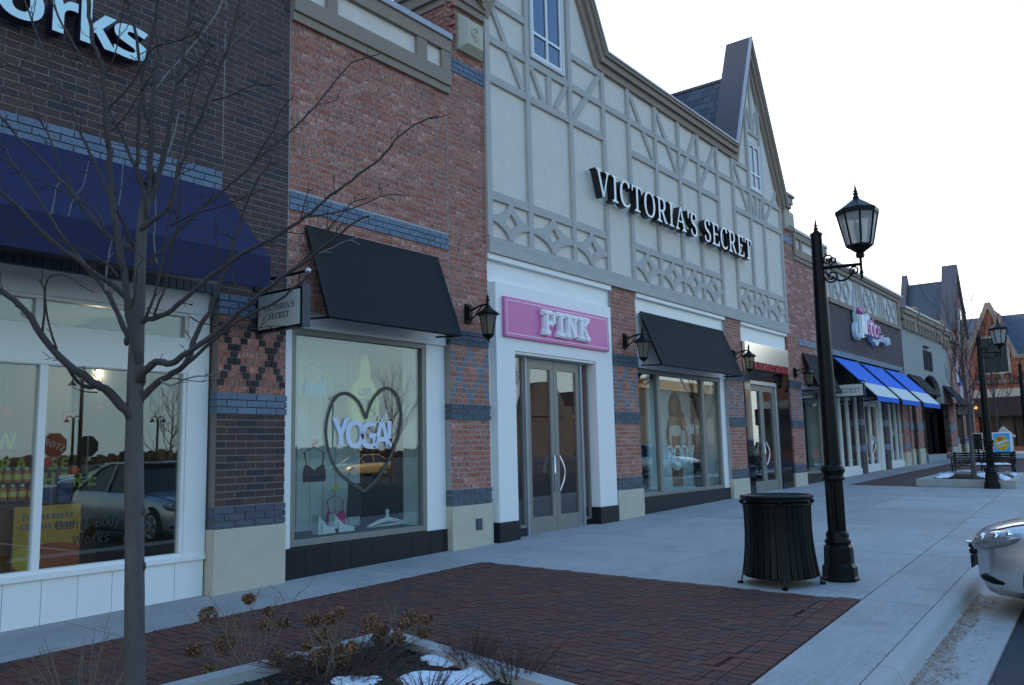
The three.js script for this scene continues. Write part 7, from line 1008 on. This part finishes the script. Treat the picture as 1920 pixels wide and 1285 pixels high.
  const wl2 = thing('window_shop_name', 'small dark shop name lettered on the glass of the left window', 'window lettering'), a = inW(103, 994, -0.19), e = inW(133, 1022, -0.19); for (const [t, p, w] of [['Bath & Body', a, 0.62], ['Works', e, 0.36]]) for (const l of lettering(t, 'sans_regular', 0.085, 0.003, w)) if (l.g) mesh('letter', l.g.translate(p.x + l.x, p.y, -0.172), M([0.02, 0.022, 0.03], 0.5), wl2);
  let c0 = null; [[178, 701], [189, 701]].forEach(([px, py], i) => { const p = inW(px, py, -2.7), lb = i ? 'right one of two small lit spots under the left shop ceiling' : 'left one of two small lit spots under the left shop ceiling'; const o = thing('ceiling_spotlight', lb, 'lamp', [p.x, p.y, p.z]); mesh('bulb', new THREE.SphereGeometry(0.013, 12, 8), new THREE.MeshStandardMaterial({ color: lin(0.9, 0.75, 0.5), emissive: lin(1, 0.8, 0.5), emissiveIntensity: 1.5 }), o); mesh('stem', rod(V3(0, 0.03, 0), V3(0, 3.36 - p.y, 0), 0.012, 6), mat.black, o); const l = new THREE.PointLight(lin(1, 0.78, 0.48), 1.6, 9, 2); l.position.set(0, 0, 0); l.castShadow = true; l.shadow.radius = 0.4; o.add(l); });
}
// ---------------------------------------------------------------- across the street: what the windows mirror
function lotLamp(x, z, h, label) { const o = thing('lot_lamp', label, 'lamp post', [x, roadY(x, z), z]); mesh('pole', lathe([[0, 0], [0.3, 0], [0.3, 0.7], [0.1, 0.72], [0.075, h]], 12), mat.black, o); for (const s of [-1, 1]) { mesh('arm', tube([V3(0, h - 0.1, 0), V3(s * 0.2, h + 0.15, 0), V3(s * 0.42, h + 0.06, 0), V3(s * 0.45, h - 0.12, 0)], 0.035, 6), mat.black, o); mesh('lamp_head', lathe([[0.04, 0], [0.17, -0.16], [0.18, -0.2], [0, -0.21]], 14).translate(s * 0.45, h - 0.1, 0), mat.black, o); } return o; }
lotLamp(18.4, 30, 5.4, 'tall twin-headed lot lamp mirrored behind the tree trunk'); lotLamp(27.4, 50, 4.6, 'lot lamp mirrored in the left window, farther left one'); lotLamp(33.5, 50, 4.6, 'lot lamp mirrored in the narrow left window'); lotLamp(50, 58, 7.5, 'lot lamp mirrored beside the yellow hoodie'); lotLamp(62, 64, 7.5, 'lot lamp mirrored at the left edge of the heart window');
{ const c = canvasTex(256, 256, (x, w) => { x.fillStyle = '#b3191b'; x.fillRect(0, 0, w, w); x.fillStyle = '#f2efec'; x.textAlign = 'center'; x.textBaseline = 'middle'; x.font = 'bold 92px sans-serif'; x.fillText('STOP', w / 2, w / 2); });
  const o = thing('stop_sign', 'red octagonal stop sign mirrored in the left shop window', 'road sign', [11.95, roadY(11.95, 18), 18]); mesh('post', rod(V3(0, 0, 0.03), V3(0, 2.6, 0.03), 0.03, 8), mat.steel, o); const d = new THREE.CylinderGeometry(0.4, 0.4, 0.02, 8); d.rotateY(Math.PI / 8); d.rotateX(Math.PI / 2); mesh('plate', d.translate(0, 2.25, 0), mat.faceWhite, o); const f = new THREE.CircleGeometry(0.375, 8); f.rotateZ(Math.PI / 8); f.rotateY(Math.PI); f.translate(0, 2.25, -0.013); mesh('face', f, M([1, 1, 1], 0.5, { map: c }), o);
  const b = thing('stop_sign', 'road sign seen from its dark back in the mirrored lot', 'road sign', [14.9, roadY(14.9, 22), 22]); mesh('post', rod(V3(0, 0, 0), V3(0, 2.6, 0), 0.03, 8), mat.steel, b); mesh('plate', d.clone(), M([0.04, 0.035, 0.03], 0.7), b); }
youngTree('lot_tree', 'spreading bare tree mirrored beside the trunk of the near tree', 20.5, 26, roadY(20.5, 26), 4.6, 1.5, 31, 0.09); youngTree('lot_tree', 'bare tree mirrored at the right of the heart window', 31, 23, roadY(31, 23), 5.2, 1.1, 53, 0.09); youngTree('lot_tree', 'bare tree mirrored in the poster window', 42, 24, roadY(42, 24), 6.5, 1.2, 71, 0.1);
{ const o = thing('long_store_across', 'long pale store with a curved front across the lot, mirrored in the glass doors', 'shop building', [40, -0.6, 0]), w = M([0.075, 0.075, 0.08], 0.9, { map: grainTex }); mesh('wall', [B(70, 115.9, 0, 8, 78, 95), B(70, 88, 0, 10, 76, 78)], w, o); const g = new THREE.CylinderGeometry(6, 6, 2, 32, 1, false, 0, Math.PI); g.rotateX(Math.PI / 2); g.rotateZ(Math.PI / 2); g.translate(79, 8.0, 76.5); mesh('curved_parapet', g, w, o); mesh('cornice', B(88, 115.4, 8, 8.6, 77.6, 80), mat.coping, o); mesh('tall_wing', B(116, 178, 0, 15.0, 79, 98), w, o); mesh('wing_parapet', B(115.5, 178.5, 15.0, 17.2, 78.6, 80), M([0.30, 0.25, 0.19], 0.9), o); for (let i = 0; i < 9; i++) mesh('tall_window', B(118 + i * 6.5, 122 + i * 6.5, 2, 9, 78.9, 78.99), mat.blackGlass, o); for (let i = 0; i < 4; i++) mesh('window', B(90 + i * 6.4, 94.5 + i * 6.4, 1, 4, 77.9, 77.99), mat.blackGlass, o); }
{ // far belt of bare trees along the horizon, one mass
  const pos = [], rj = []; const g0 = plain(new THREE.ConeGeometry(1, 1, 5, 1)); const N = 7000, im = new THREE.InstancedMesh(g0, M([0.055, 0.038, 0.034], 0.95), N), d = new THREE.Object3D(), cc = new THREE.Color(); for (let i = 0; i < N; i++) { const a = rr(-0.25, 1.35), R = rr(230, 300), h = rr(1.2, 5.0) * (0.55 + 0.7 * noise(a * 26, 1, 999, 3)); d.position.set(Math.sin(a) * R, -0.5 + h / 2, 40 + Math.cos(a) * R); d.rotation.set(0, rr(0, 6), (rnd() < 0.5 ? Math.PI : 0) + rr(-0.25, 0.25)); d.scale.set(rr(0.3, 1.3), h, rr(0.3, 1.3)); d.updateMatrix(); im.setMatrixAt(i, d.matrix); im.setColorAt(i, cc.setRGB(rr(0.6, 1.3), rr(0.6, 1.2), rr(0.6, 1.2))); } im.name = 'far_treeline'; im.userData = { kind: 'stuff', label: 'far brown belt of bare trees beyond the parking lot', category: 'trees' }; scene.add(im); }
renderer.render(scene, camera);
